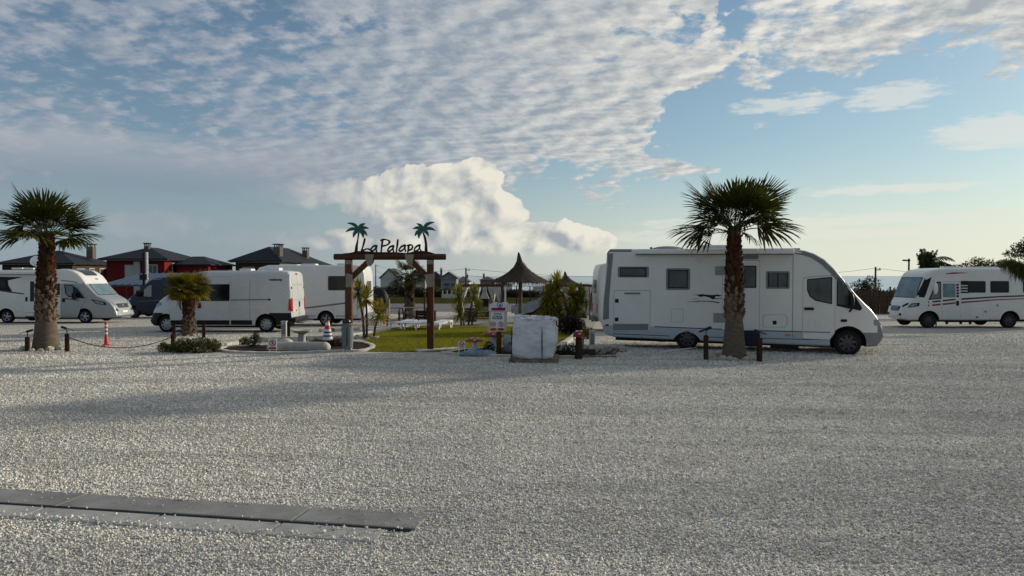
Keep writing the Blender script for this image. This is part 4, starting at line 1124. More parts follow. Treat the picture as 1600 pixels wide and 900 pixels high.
# ------------------------------------------------------------------ right: integrated motorhome with stripes
def right_motorhome():
    D = 33.0; k = D / FPX
    XR = 25.1
    v = Vehicle('motorhome', 'white integrated motorhome with navy and red side stripes at the right edge', 'motorhome', (XR, D), math.pi, 1, 1.14)
    v.style = 'dark'
    Sx = lambda px: v.S(px, 450)[0]
    top = [(0, 1.1), (.03, 2.3), (.08, 2.6), (.18, 2.70), (.5, 2.74), (5.1, 2.76), (5.55, 2.73), (5.85, 2.66), (6.05, 2.53), (6.17, 2.38), (6.30, 2.10), (6.62, 1.36), (6.72, 1.26), (6.9, 1.05), (7.0, .85), (7.05, .62)]
    bot = [(0, .62), (.05, .48), (.3, .42), (3.0, .36), (3.15, .36), (6.0, .36), (6.8, .34), (7.0, .40), (7.05, .5)]
    fx, rx = Sx(1453), Sx(1579)
    v.body(top, bot, [white_gel, mid_grey], [(fx, .35, .35), (rx, .35, .35)], taper_f=(1.25, .55), taper_r=(.12, .95), rt=.14, rb=.08, tumble=.03, zs=(.8, 1.2, 1.8), arch_r=.45,
           matf=lambda x, y, z, n: 0)
    v.window([(-.92, 1.40), (.92, 1.40), (.86, 2.30), (-.86, 2.30)], glass_t, side='front', r=.08, name='windscreen', fw=.05)
    v.patch('screen_band', [(5.94, 2.33), (6.19, 2.30), (6.56, 1.43), (6.24, 1.40)], black_pl, off=.010, rings=4)
    for sg in (1, -1):
        v.patch('headlight', rpoly([(sg * .46, .98), (sg * .60, .94), (sg * .78, 1.06), (sg * .76, 1.16)], .03), black_pl, 'front', .014)
        v.patch('fog_lamp', rpoly([(sg * .40, .56), (sg * .62, .54), (sg * .60, .64), (sg * .46, .66)], .02), black_pl, 'front', .014)
    hl = v.patch('headlight', rpoly([(6.85, .92), (6.45, 1.0), (6.42, 1.16), (6.72, 1.12)], .03), black_pl, off=.012)
    v.patch('headlight_lens', rpoly([(6.78, .96), (6.52, 1.03), (6.52, 1.11), (6.70, 1.08)], .02), lamp_lens, off=.018, parent=hl)
    g = v.patch('grille', rpoly([(-.36, .76), (.36, .76), (.38, .98), (-.38, .98)], .12), black_pl, 'front', .014)
    for i in range(3): v.patch('grille_bar', rect(-.28, .81 + .06 * i, .28, .825 + .06 * i), chrome, 'front', .02, parent=g, rings=2)
    v.patch('number_plate', rect(-.26, .54, .26, .65), sheet_w, 'front', .016)
    # side glass and door
    w = v.patch('cab_window_rim', rpoly(v.P([(1451, 468.5), (1470.5, 467), (1470.5, 440), (1464, 440)]), .03), black_pl, off=.009)
    v.patch('cab_window', rpoly(v.P([(1453.5, 467), (1469, 465.5), (1469, 442), (1465, 442)]), .03), glass_t, off=.013, parent=w)
    d = v.panel('cab_door', R4(v, 1472, 440.5, 1500.5, 499), white_gel, r=.06, gap=.012)
    v.patch('pane', rpoly(R4(v, 1473.5, 443, 1493, 464.5), .04), glass_t, off=.012, parent=d)
    for i in range(5): v.patch('slot', R4(v, 1494.5, 443.5 + 4.4 * i, 1498.3, 446.7 + 4.4 * i), black_pl, off=.012, parent=d, rings=2, fine=.5)
    v.patch('door_handle', rpoly(R4(v, 1494, 470, 1498, 477.5), .03), black_pl, off=.03, parent=d)
    b = v.patch('dark_band', R4(v, 1501.5, 439, 1514, 458), black_pl, off=.006)
    for i in range(3): v.patch('band_slat', R4(v, 1501.8, 445.5 + 4.2 * i, 1512, 447 + 4.2 * i), white_gel, off=.012, parent=b, rings=2, fine=.5)
    for q in ((1512.5, 440, 1539, 456.5), (1549, 440, 1575.5, 456.5), (1600, 440, 1640, 456.5)): v.window(R4(v, *q), glass_d, black_pl, r=.05, fw=.04)
    S_ = v.P
    v.strip('stripe', S_([(1450.5, 471), (1470, 469)]), S_([(1450.5, 473.5), (1470, 471.5)]), navy_stripe)
    v.strip('stripe', S_([(1450.5, 476), (1470, 474)]), S_([(1450.5, 479), (1470, 476.8)]), red_stripe)
    v.strip('stripe', S_([(1473, 468.6), (1493, 466.8)]), S_([(1473, 471), (1493, 469)]), navy_stripe, off=.010)
    v.strip('stripe', S_([(1473, 474), (1493, 472)]), S_([(1473, 476.8), (1493, 474.5)]), red_stripe, off=.010)
    v.strip('stripe', S_([(1502, 466), (1560, 462.5), (1660, 459)]), S_([(1502, 468.6), (1560, 464.7), (1660, 461.5)]), navy_stripe)
    v.strip('stripe', S_([(1502, 471.4), (1560, 467.3), (1660, 464)]), S_([(1502, 474), (1560, 469), (1660, 465.4)]), red_stripe)
    v.strip('roof_flash', S_([(1478, 427.2), (1490, 425.5), (1512, 426)]), S_([(1478, 428.3), (1490, 428), (1512, 426.6)]), red_stripe)
    for q in ((1516, 482, 1536.5, 500), (1542, 486, 1561, 506), (1583, 472, 1597, 486)): v.panel('service_flap', R4(v, *q), white_gel, r=.03, gap=.007, seam=grey_trim)
    for q in ((1525, 494, 1528, 497), (1538.5, 485.5, 1541, 488), (1557, 476, 1559.5, 478.5), (1557, 504, 1560, 507)): v.patch('latch', rpoly(R4(v, *q), .01), mid_grey, off=.012, fine=.5)
    # mirror hanging from the roof edge, white
    x, z = v.S(1463, 440); q = MB(); y = 1.1
    q.tube([(x - .1, y - .05, z + .1), (x + .12, y + .18, z + .05), (x + .15, y + .24, z - .1)], .03, 8); q.blob((x + .15, y + .26, z - .32), (.09, .12, .27), 12, 8, 0)
    q.build('wing_mirror', white_paint, v.root, 40)
    for (x, w, hh) in ((3.2, 1.3, .06), (4.6, .6, .07), (1.6, .6, .08)): v.rbox('roof_vent', (x, .3, 2.75 + hh / 2), (w, .7, hh), white_paint, .03)
    q = MB()
    for px in (1489, 1511, 1526): q.beam((Sx(px), .7, .34), (Sx(px), .7, .15), .1, .06)
    q.box((Sx(1508), .72, .27), (1.3, .08, .05)); q.build('step_frame', black_pl, v.root)
    q = MB()
    for px in (1466.5,): q.tube([(Sx(px), .98, .36), (Sx(px), .98, .02)], .03, 8); q.box((Sx(px), .98, .01), (.16, .16, .02))
    q.build('steady_leg', mid_grey, v.root)
    return v
RIGHT = right_motorhome()

# ------------------------------------------------------------------ two more motorhomes, mostly hidden
def box_motorhome(label, A, th, near, L, H, wins, stripe, rear_bits=True):
    v = Vehicle('motorhome', label, 'motorhome', A, th, near, 1.12)
    top = [(0, 1.0), (.02, 2.2), (.06, H - .2), (.14, H - .06), (.4, H), (L - 2.2, H), (L - 1.75, H - .12), (L - 1.55, H - .4), (L - 1.0, 1.55), (L - .4, 1.2), (L - .08, .85), (L, .5)]
    bot = [(0, .6), (.05, .42), (.3, .36), (L - .2, .32), (L, .42)]
    v.body(top, bot, [white_gel, silver_p], [(L - .9, .34, .34), (1.9, .34, .34)], taper_f=(1.2, .78), rt=.12, tumble=.02, zs=(.8, 1.4, 2.0), arch_r=.42, matf=lambda x, y, z, n: 1 if x > L - 1.6 and z < 2.0 else 0)
    for q in wins: v.window([(q[0], q[1]), (q[2], q[1]), (q[2], q[3]), (q[0], q[3])], glass_d, black_pl, r=.06)
    if stripe: v.strip('stripe', stripe[0], stripe[1], mid_grey)
    v.patch('pane_rim', rpoly([(L - 1.1, 1.38), (L - 1.9, 1.34), (L - 1.9, 1.98), (L - 1.6, 1.98)], .03), black_pl, off=.01)
    v.patch('cab_window', rpoly([(L - 1.17, 1.42), (L - 1.85, 1.39), (L - 1.85, 1.93), (L - 1.62, 1.93)], .03), glass_t, off=.014)
    v.window([(-.75, 1.5), (.75, 1.5), (.7, 2.1), (-.7, 2.1)], glass_t, side='front', r=.08, name='windscreen', fw=.04)
    v.window([(-.5, 1.6), (.5, 1.6), (.5, 2.15), (-.5, 2.15)], glass_g, side='rear', r=.08)
    for sg in (1, -1): v.patch('tail_light', rpoly(rect(min(sg * .78, sg * .98), .75, max(sg * .78, sg * .98), 1.15), .03), red_lens, 'rear', .014)
    v.strip('rear_line', [(.35, H - .28), (.35, .45)], [(.36, H - .28), (.36, .45)], gap_m)
    v.rbox('rear_bumper', (-.02, 0, .5), (.15, 2.0, .2), mid_grey, .05)
    for (x, w, hh) in ((1.2, .6, .10), (2.9, .7, .08), (L - 3.0, .9, .05)): v.rbox('roof_vent', (x, near * .2, H + hh / 2), (w, .6, hh), white_paint, .03)
    v.strip('sill_line', [(.4, .50), (1.4, .50)], [(.4, .47), (1.4, .47)], black_pl)
    v.strip('sill_line', [(2.4, .50), (L - 1.5, .50)], [(2.4, .47), (L - 1.5, .47)], black_pl)
    return v
Pm = at(570, 431, 35.0)
MID = box_motorhome('white motorhome with sunlit rear wall behind the white van and the gate', (Pm.x, 35.0), math.pi, 1, 6.9, 2.95,
                    [(.70, 1.75, 1.75, 2.40), (3.2, 1.75, 4.1, 2.35)], ([(.75, 1.18), (2.5, .95), (4.2, .78)], [(.75, 1.10), (2.5, .88), (4.2, .72)]))
Pr = at(934, 431, 30.5)
BACK = box_motorhome('white motorhome mostly hidden behind the large motorhome, its rear edge showing', (Pr.x, 30.5), 0.0, -1, 6.8, 2.88,
                     [(.9, 1.75, 1.9, 2.3), (3.2, 1.7, 4.0, 2.3)], None)
# ================================================================== plants
palm_leaf = leafmat('palm_leaf', (0.020, 0.028, 0.005), (0.070, 0.074, 0.011), 0.30)
palm_leaf_y = leafmat('palm_leaf_yellow', (0.075, 0.070, 0.006), (0.24, 0.18, 0.016), 0.40)
yucca_leaf = leafmat('yucca_leaf', (0.11, 0.115, 0.010), (0.36, 0.30, 0.036), 0.45)
dry_leaf = leafmat('dry_leaf', (0.17, 0.085, 0.018), (0.30, 0.17, 0.05), 0.3)
shrub_leaf = leafmat('shrub_leaf', (0.042, 0.052, 0.010), (0.12, 0.11, 0.020), 0.3)
dark_leaf = leafmat('dark_leaf', (0.016, 0.026, 0.010), (0.045, 0.055, 0.018), 0.2)
purple_leaf = leafmat('purple_leaf', (0.018, 0.009, 0.010), (0.055, 0.026, 0.022), 0.2)
trunk_g = mat('palm_trunk_grey', (0.125, 0.098, 0.072), 0.95, var=0.25, scale=4, bump=0.6, bscale=14, stretch=(1, 1, 3.5))
boot_m = mat('palm_boot', (0.060, 0.026, 0.013), 0.9, var=0.5, scale=9, bump=0.4, bscale=40)
boot_g = mat('palm_boot_grey', (0.16, 0.115, 0.080), 0.9, var=0.4, scale=9, bump=0.4, bscale=40)
stem_m = mat('stem_brown', (0.075, 0.055, 0.040), 0.95, var=0.3, scale=12, bump=0.5, bscale=30)

def fan_leaf(pl, bl, nseg, spread, droop, seed, m):
    r2 = random.Random(seed); mb = MB()
    mb.tube([(0, 0, 0), (pl * .5, 0, pl * .05), (pl, 0, 0.0)], [.022, .016, .012], 5)
    dphi = 2 * spread / nseg
    for i in range(nseg):
        ph = -spread + dphi * (i + .5) + r2.uniform(-.02, .02)
        L = bl * (0.80 + 0.20 * math.cos(ph)) * r2.uniform(.90, 1.06)
        c, s_ = math.cos(ph), math.sin(ph)
        pleat = (0.014 if i % 2 else -0.014)
        dr = droop * r2.uniform(.6, 1.5)
        vs = []
        rs = (0.04, 0.32, 0.55, 0.75, 0.90, 1.0)
        for j, q in enumerate(rs):
            r_ = q * L
            wd = (0.006, math.tan(dphi / 2) * r_ * 1.04, math.tan(dphi / 2) * r_ * 1.0, math.tan(dphi / 2) * r_ * .66, math.tan(dphi / 2) * r_ * .30, .002)[j]
            curl = dr * q ** 2.2 + (dr * 1.2 * max(0, q - .62) ** 1.5)
            z = -curl * L + pleat * (1 if q < .6 else 0) - 0.10 * bl * (abs(s_) ** 2) * q
            rr = r_ * (1 - .25 * min(1, curl))
            cx, cy = pl + c * rr, s_ * rr
            vs += [(cx + s_ * wd, cy - c * wd, z), (cx, cy, z + .012 * (1 - q)), (cx - s_ * wd, cy + c * wd, z)]
        fs = []
        for j in range(len(rs) - 1):
            for k in range(2): fs.append((j * 3 + k, j * 3 + k + 1, (j + 1) * 3 + k + 1, (j + 1) * 3 + k))
        mb.add(vs, fs)
    return mb

def fan_palm(name, label, base, trunk_h, r_base, r_top, r_crown, nfr, smooth_h, leafm, boots=True, seed=0, lean=(0, 0), n_var=4, dry=3, elmin=-32, pl=.46):
    root = thing(name, label, 'palm tree', base)
    r2 = random.Random(seed)
    prof = [(r_base * 1.36, -.05), (r_base * 1.26, .06), (r_base * 1.08, trunk_h * .12), (r_base * .90, trunk_h * .28), (r_base * .80, smooth_h), (r_base * .74, trunk_h * .55), ((r_base + r_top) / 2 * .78, trunk_h * .75), (r_top * .9, trunk_h * .92), (r_top * .8, trunk_h), (r_top * .45, trunk_h + .12)]
    def ctr(h): t = max(0, h) / trunk_h; return Vector((lean[0] * t * t, lean[1] * t * t, h))
    mb = MB(); n = 20; vs = []; fs = []
    hs = np.linspace(-.05, trunk_h + .1, 34)
    for h in hs:
        r_ = float(np.interp(h, [p[1] for p in prof], [p[0] for p in prof])); c = ctr(h)
        ringw = 1 + (0.02 * math.sin(h * 60) if h < smooth_h else 0)
        for k in range(n): t = 2 * math.pi * k / n; q = r_ * ringw * (1 + .03 * mnoise.noise(Vector((math.cos(t) * 2, math.sin(t) * 2, h * 3)))); vs.append((c.x + q * math.cos(t), c.y + q * math.sin(t), h))
    for i in range(len(hs) - 1):
        for k in range(n): k2 = (k + 1) % n; fs.append((i * n + k, i * n + k2, (i + 1) * n + k2, (i + 1) * n + k))
    mb.add(vs, fs); mb.build('trunk', trunk_g, root, 60)
    if boots:
        q = MB(); h = smooth_h; i = 0
        while h < trunk_h + .05:
            r_ = float(np.interp(h, [p[1] for p in prof], [p[0] for p in prof])) ; c = ctr(h)
            a = i * 2.39996 + r2.uniform(-.2, .2); w = r2.uniform(.055, .085) * (r_base / .3) ** .5; L = r2.uniform(.10, .19); out = r2.uniform(.03, .09)
            d = Vector((math.cos(a), math.sin(a), 0)); s_ = Vector((-d.y, d.x, 0)); up = Vector((0, 0, 1))
            p = c + d * (r_ * .93); tip = p + d * (out + .02) + up * L * r2.uniform(.7, 1.0)
            q.mi = 1 if (h - smooth_h) / (trunk_h - smooth_h) < r2.uniform(.05, .55) else 0
            q.add([p - s_ * w - up * .03, p + s_ * w - up * .03, p + d * out * .8 + up * .01, tip - s_ * w * .55, tip + s_ * w * .55, tip - d * .03 + up * .01],
                  [(0, 2, 1), (0, 3, 2), (1, 2, 4), (2, 3, 4), (3, 5, 4), (0, 5, 3), (1, 4, 5)])
            i += 1; h += .0042 * (trunk_h / 3) * r2.uniform(.8, 1.2) * (.3 / r_base) ** .3
        o = q.build('leaf_bases', [boot_m, boot_g], root); o['kind'] = 'stuff'
    tip = ctr(trunk_h)
    var = [fan_leaf(r_crown * pl, r_crown * (1 - pl), 27, R(70 + 8 * i), (.03, .07, .13, .20)[i % 4], seed * 10 + i, leafm).mesh('frond', leafm) for i in range(n_var)]
    dryv = fan_leaf(r_crown * pl, r_crown * (1 - pl) * .85, 24, R(80), .7, seed * 10 + 9, dry_leaf).mesh('frond', dry_leaf)
    for i in range(nfr):
        t = (i + .5) / nfr
        el = R(76 - (76 - elmin) * t ** .72) + r2.uniform(-.18, .16); a = i * 2.39996 + r2.uniform(-.35, .35)
        isdry = i >= nfr - dry
        me = dryv if isdry else var[min(n_var - 1, int(t * n_var * .9 + r2.random() * 1.0)) % n_var]
        o = link('frond', me, root)
        o.location = tip + Vector((math.cos(a) * r_top * .5, math.sin(a) * r_top * .5, .02 + .10 * (1 - t)))
        if isdry: el = R(-48) + r2.uniform(-.2, .1)
        M = Matrix.Rotation(a, 4, 'Z') @ Matrix.Rotation(-el, 4, 'Y') @ Matrix.Rotation(r2.uniform(-.45, .45), 4, 'X')
        o.rotation_euler = M.to_euler(); k = r2.uniform(.74, 1.06); o.scale = (k, k, k)
    return root
b = G(1147, 560)
PALM_R = fan_palm('palm_tree', 'tall fan palm with shaggy brown trunk in front of the large motorhome', b, 3.25, .25, .125, 1.80, 27, 1.02, palm_leaf, seed=1, lean=(-.02, 0), dry=0, elmin=4, pl=.38)
b = G(72, 546)
PALM_L = fan_palm('palm_tree', 'tall fan palm with shaggy brown trunk at the left edge', b, 3.20, .285, .145, 1.72, 27, .82, palm_leaf, seed=2, lean=(.06, 0), dry=0, elmin=4, pl=.38)
b = G(295, 525)
fan_palm('palm_tree', 'short yellow green fan palm in front of the white van', b, 1.66, .19, .18, .98, 44, .1, palm_leaf_y, seed=3, dry=2, elmin=-14, pl=.35)
b = G(640, 498)
fan_palm('palm_tree', 'fan palm standing behind the gate beside the picnic tables', b, 2.55, .32, .2, 1.35, 28, .62, palm_leaf, seed=4, dry=0, elmin=-24)

def stone_ring(label, c, r_, n, seed, a0=0, a1=6.283):
    root = thing('stone_ring', label, 'stones', c); r2 = random.Random(seed)
    ms = []
    for k in range(4):
        q = MB(); q.blob((0, 0, .04), (.11, .08, .07), 8, 6, .5, 2.2, seed * 7 + k, flat=-.05); ms.append(q.mesh('stone', stone_m))
    for i in range(n):
        a = a0 + (a1 - a0) * i / n + r2.uniform(-.1, .1); o = link('stone', ms[i % 4], root)
        o.location = (math.cos(a) * r_ * r2.uniform(.9, 1.12), math.sin(a) * r_ * r2.uniform(.9, 1.12), -.01); o.rotation_euler = (0, 0, r2.uniform(0, 6.28)); s_ = r2.uniform(.6, 1.25); o.scale = (s_, s_, s_)
stone_ring('ring of pale stones round the foot of the left palm', G(72, 546), .55, 16, 1)
stone_ring('ring of pale stones round the foot of the right palm', G(1147, 560), .52, 18, 2)
stone_ring('loose stones round the foot of the small yellow palm', G(295, 525), .34, 9, 3)
stone_ring('loose pale stones at the foot of the yuccas by the gate', G(572, 528.5), .42, 10, 4)
stone_ring('ring of stones round the palm behind the gate', G(640, 498), .6, 12, 5)

def leaf_cloud(mb, c, rad, n, size, seed, low=-1.0, aspect=.45):
    r2 = random.Random(seed); c = Vector(c)
    for i in range(n):
        d = Vector((r2.gauss(0, 1), r2.gauss(0, 1), r2.gauss(0, 1))).normalized()
        q = r2.random() ** .35
        lump = 1 + .28 * mnoise.noise(d * 2.2 + Vector((seed, seed * .7, 0)))
        p = Vector((d.x * rad[0], d.y * rad[1], d.z * rad[2])) * q * lump
        if p.z < low: p.z = low + r2.random() * .05
        p += c
        a = Vector((r2.gauss(0, 1), r2.gauss(0, 1), r2.gauss(0, .8) + .3)).normalized(); b_ = a.cross(Vector((r2.gauss(0, 1), r2.gauss(0, 1), r2.gauss(0, 1)))).normalized()
        L = size * r2.uniform(.6, 1.4); w = L * aspect
        mb.add([p - b_ * w * .5, p + a * L * .5 - b_ * w * .2, p + a * L, p + b_ * w * .5], [(0, 1, 2, 3)])
    return mb
def bush(name, label, c, blobs, n, size, m, seed=0, cat='shrub', group=None, low=-.02):
    root = thing(name, label, cat, c, group=group)
    q = MB()
    tot = sum(b[1][0] * b[1][2] for b in blobs)
    for i, (o, r_) in enumerate(blobs): leaf_cloud(q, o, r_, int(n * r_[0] * r_[2] / tot), size, seed * 13 + i, low=low - o[2])
    f = q.build('foliage', m, root)
    s_ = MB(); r2 = random.Random(seed)
    for (o, r_) in blobs:
        for k in range(3): s_.tube([(o[0] * .3, o[1] * .3, 0), (o[0] * .7 + r2.uniform(-.3, .3) * r_[0], o[1] * .7, o[2] * .6), (o[0] + r2.uniform(-.6, .6) * r_[0], o[1] + r2.uniform(-.5, .5) * r_[1], o[2] + r_[2] * .5)], [.02, .014, .006], 5)
    s_.build('stems', stem_m, root)
    return root

def yucca(label, base, stems, seed, leafL=.42, nleaf=120, m=None):
    """stems: (dx, dy, height, lean_x)"""
    root = thing('yucca', label, 'yucca', base); r2 = random.Random(seed)
    for i, (dx, dy, h, lx) in enumerate(stems):
        q = MB(); top = Vector((dx + lx, dy, h))
        q.tube([(dx, dy, -.03), (dx + lx * .25, dy, h * .45), top - Vector((0, 0, .05)), top + Vector((0, 0, .03))], [.05, .038, .036, .03], 8); q.build('stem', stem_m, root, 50)
        q = MB(); L0 = leafL * r2.uniform(.88, 1.1)
        for k in range(nleaf):
            el = R(88 - 128 * (k / nleaf) ** .9) + r2.uniform(-.15, .15); a = k * 2.39996 + r2.uniform(-.2, .2); L = L0 * r2.uniform(.8, 1.15)
            d = Vector((math.cos(a) * math.cos(el), math.sin(a) * math.cos(el), math.sin(el))); s_ = Vector((-math.sin(a), math.cos(a), 0)); w = .030
            droop = .18 * max(0, math.cos(el))
            p0 = top + Vector((0, 0, -.12 * k / nleaf)); p1 = p0 + d * L * .45; p2 = p0 + d * L * .8 - Vector((0, 0, droop * L * .4)); p3 = p0 + d * L - Vector((0, 0, droop * L))
            q.add([p0 - s_ * w * .6, p0 + s_ * w * .6, p1 - s_ * w, p1 + s_ * w, p2 - s_ * w * .7, p2 + s_ * w * .7, p3], [(0, 1, 3, 2), (2, 3, 5, 4), (4, 5, 6)])
        q.build('leaf_head', m or yucca_leaf, root)
    return root
yucca('clump of slender yuccas beside the left gate post', G(572, 529), [(-.06, 0, 1.75, -.22), (.02, .05, 1.50, -.02), (.28, -.03, .95, .22)], 1, .50)
b = G(724, 508)
yucca('cluster of yuccas at the left end of the curtained gazebo', b, [(-.1, 0, 1.50, -.15), (.25, .1, 1.55, .28), (.05, -.1, .62, -.25), (.4, .1, .75, .3)], 2, .62)
b = G(880, 518)
yucca('large dense clump of yellow green yuccas between the bag and the purple bush', b, [(-.45, 0, 1.35, -.15), (-.15, .1, 1.95, -.08), (.12, .05, 1.55, .22), (.4, 0, 1.45, .35), (-.1, -.1, .85, -.1), (.2, -.15, .75, .05), (-.25, .2, 1.6, -.25), (.3, .1, 1.15, .3), (-.5, .1, 1.0, -.2)], 3, .66, 140)

bush('shrub', 'low rounded green shrub beside the rope post left of the bed', G(300, 551), [((-.25, 0, .19), (.34, .30, .24)), ((.22, .05, .19), (.38, .32, .25)), ((-.85, .1, .12), (.17, .16, .17)), ((-.60, .12, .11), (.2, .2, .14))], 5200, .05, shrub_leaf, 1)
bush('shrub', 'small taller shrub at the right end of the low green shrub', G(334, 550), [((0, 0, .17), (.2, .2, .22))], 700, .06, shrub_leaf, 2)
bush('shrub', 'small bright green shrub at the left end of the mulch bed', G(382, 541), [((0, 0, .13), (.16, .16, .17))], 500, .055, leafmat('bright_shrub', (0.05, 0.065, 0.012), (0.12, 0.125, 0.03)), 3)
bush('shrub', 'pointed dark green shrub beside the bright green one', G(397, 541.5), [((0, 0, .17), (.24, .2, .24)), ((.05, 0, .34), (.10, .1, .16))], 700, .055, dark_leaf, 4)
bush('shrub', 'purple leaved bush between the yuccas and the motorhome', G(894, 523), [((-.15, 0, .38), (.40, .35, .38)), ((.22, 0, .32), (.34, .3, .34))], 3000, .085, purple_leaf, 5)
bush('shrub', 'dark green low plants behind the white bag', G(884, 557), [((-.15, 0, .10), (.26, .16, .20)), ((.15, .05, .12), (.22, .16, .22))], 1100, .06, dark_leaf, 6)
bush('shrub', 'small dark plant beside the sign post', G(764, 554), [((0, 0, .16), (.16, .14, .22))], 500, .06, dark_leaf, 7)
bush('shrub', 'small yellow green plant behind the right kerb', G(918, 530), [((0, 0, .2), (.26, .2, .24))], 700, .07, shrub_leaf, 8)
bush('shrub', 'heap of dark ground cover under the traffic cone', G(512, 541), [((-.30, 0, .08), (.34, .24, .15)), ((.32, 0, .10), (.40, .24, .17))], 2200, .055, leafmat('heather', (0.03, 0.026, 0.018), (0.075, 0.06, 0.035)), 9)

# ================================================================== the gate with its lettering
def gate():
    D = 20.7; k = D / FPX
    gx = at(609, 431, D).x
    root = thing('gate_arch', 'timber garden gate arch with cut-out name and two green palm figures', 'gate', (gx, D, 0))
    X = lambda px: (px - 609) * k
    Z = lambda py: CAMZ - (py - 431) * k
    for (px, lab) in ((545, None), (672.5, None)):
        q = MB(); q.box((X(px), 0, (Z(406) - .1) / 2), (.19, .16, Z(406) + .1)); q.build('post', wood_d, root)
    q = MB(); q.tube([(X(522), 0, Z(401.3)), (X(523), 0, Z(401.3)), (X(696), 0, Z(401.3)), (X(697), 0, Z(401.3))], [.075, .09, .09, .075], 14); q.build('beam', mat('beam_timber', (0.075, 0.032, 0.018), .6, var=.35, scale=5, bump=.3, bscale=30, stretch=(.15, 1, 1)), root, 40)
    for (a, b) in (((549, 434), (583, 402)), ((669, 434), (638, 402))):
        q = MB(); q.beam((X(a[0]), 0, Z(a[1])), (X(b[0]), 0, Z(b[1])), .11, .15); q.build('brace', wood_d, root)
    for pl in ([(571, 397.5), (585.5, 397.5), (583, 410), (578, 416), (574, 413)], [(633, 397.5), (647.5, 397.5), (645, 413), (640.5, 416), (636, 410)],
               [(541.5, 427), (552.5, 429), (551, 442), (550, 448.5), (541.5, 448.5)], [(664, 429), (679, 427), (679, 448.5), (668, 448.5), (666, 440)],
               [(541, 406.5), (549.5, 406.5), (549.5, 413), (541, 413)], [(668, 406.5), (677, 406.5), (677, 413), (668, 413)]):
        q = MB(); q.prism([(X(a), Z(b)) for a, b in pl], -.104, -.098); q.prism([(X(a), Z(b)) for a, b in pl], .098, .104); q.build('bracket_plate', galv, root)
    C = lambda a, b: (X(520 + a / 8.18), Z(335 + b / 8.18))
    pts = [(130, 500), (230, 490), (320, 468), (420, 470), (560, 482), (690, 482), (840, 486), (960, 495), (1040, 472), (1150, 466), (1240, 480), (1325, 508), (1325, 535), (130, 535)]
    q = MB(); q.prism([C(*p) for p in pts], -.03, .03); q.build('name_board', letter_m, root)
    strokes = {'L': [[(412, 308), (398, 370), (378, 440), (372, 468), (430, 442), (470, 447), (490, 462)]],
               'a1': [[(562, 398), (520, 408), (488, 448), (500, 468), (540, 446), (562, 398), (556, 440), (562, 485)]],
               'P': [[(640, 325), (628, 400), (618, 490)], [(612, 335), (650, 320), (700, 328), (728, 352), (700, 388), (640, 405)]],
               'a2': [[(778, 398), (730, 418), (702, 460), (722, 472), (762, 442), (778, 398), (772, 440), (778, 485)]],
               'l': [[(834, 322), (824, 400), (812, 490)]],
               'a3': [[(928, 390), (876, 414), (848, 456), (868, 470), (910, 440), (928, 390), (922, 430), (932, 475)]],
               'p': [[(972, 398), (966, 450), (956, 505)], [(952, 402), (995, 390), (1022, 410), (1004, 446), (966, 462)]],
               'a4': [[(1114, 388), (1066, 414), (1042, 456), (1064, 470), (1102, 440), (1114, 388), (1110, 430), (1130, 472)]]}
    for nm, ss in strokes.items():
        q = MB()
        for st in ss:
            path = smooth_path([Vector((*C(*p), 0)) for p in st], 4)
            for i in range(len(path) - 1):
                a, b = path[i], path[i + 1]; w = .046 + .008 * math.sin(i * .7)
                d = (b - a).normalized(); n = Vector((-d.y, d.x, 0)) * w / 2; a2, b2 = a - d * .008, b + d * .008
                off = .0006 * (i % 5)
                q.prism([((a2 + n).x, (a2 + n).y), ((b2 + n).x, (b2 + n).y), ((b2 - n).x, (b2 - n).y), ((a2 - n).x, (a2 - n).y)], -.022 - off, .022 + off)
        q.build('letter', letter_m, root)
    for (cx, cy, tips, tr) in ((338, 205, [(182, 112), (165, 226), (262, 296), (392, 302), (444, 275), (466, 180), (418, 114)], [(325, 230), (315, 320), (292, 400), (275, 500), (318, 500), (322, 400), (330, 320), (345, 230)]),
                           (1150, 205, [(1305, 100), (1322, 212), (1226, 286), (1100, 312), (1048, 278), (1024, 184), (1072, 116)], [(1145, 230), (1165, 300), (1178, 380), (1172, 490), (1215, 490), (1208, 380), (1195, 300), (1165, 230)])):
        q = MB(); q.prism([C(*p) for p in tr], -.02, .02); t = q.build('palm_figure_trunk', letter_m, root)
        for i, tp in enumerate(tips):
            q = MB(); a, b = Vector((cx, cy)), Vector(tp); d = b - a; n = Vector((-d.y, d.x)).normalized(); L = d.length
            if n.y > 0: n = -n                                        # arch upwards
            up, lo = [], []
            for j in range(9):
                u = j / 8; w = 24 * math.sin(math.pi * min(1, .18 + u * .82)) ** .8 + 2; arch = n * (L * .16 * math.sin(math.pi * u))
                m_ = a + d * u + arch; up.append(m_ + n * w * .9); lo.append(m_ - n * w * .75)
            pol = up + [b] + lo[::-1]
            z = .024 + .003 * i
            q.prism([C(p.x, p.y) for p in pol], -z, z); q.build('palm_figure_leaf', palm_sign, root)
    return root
gate()

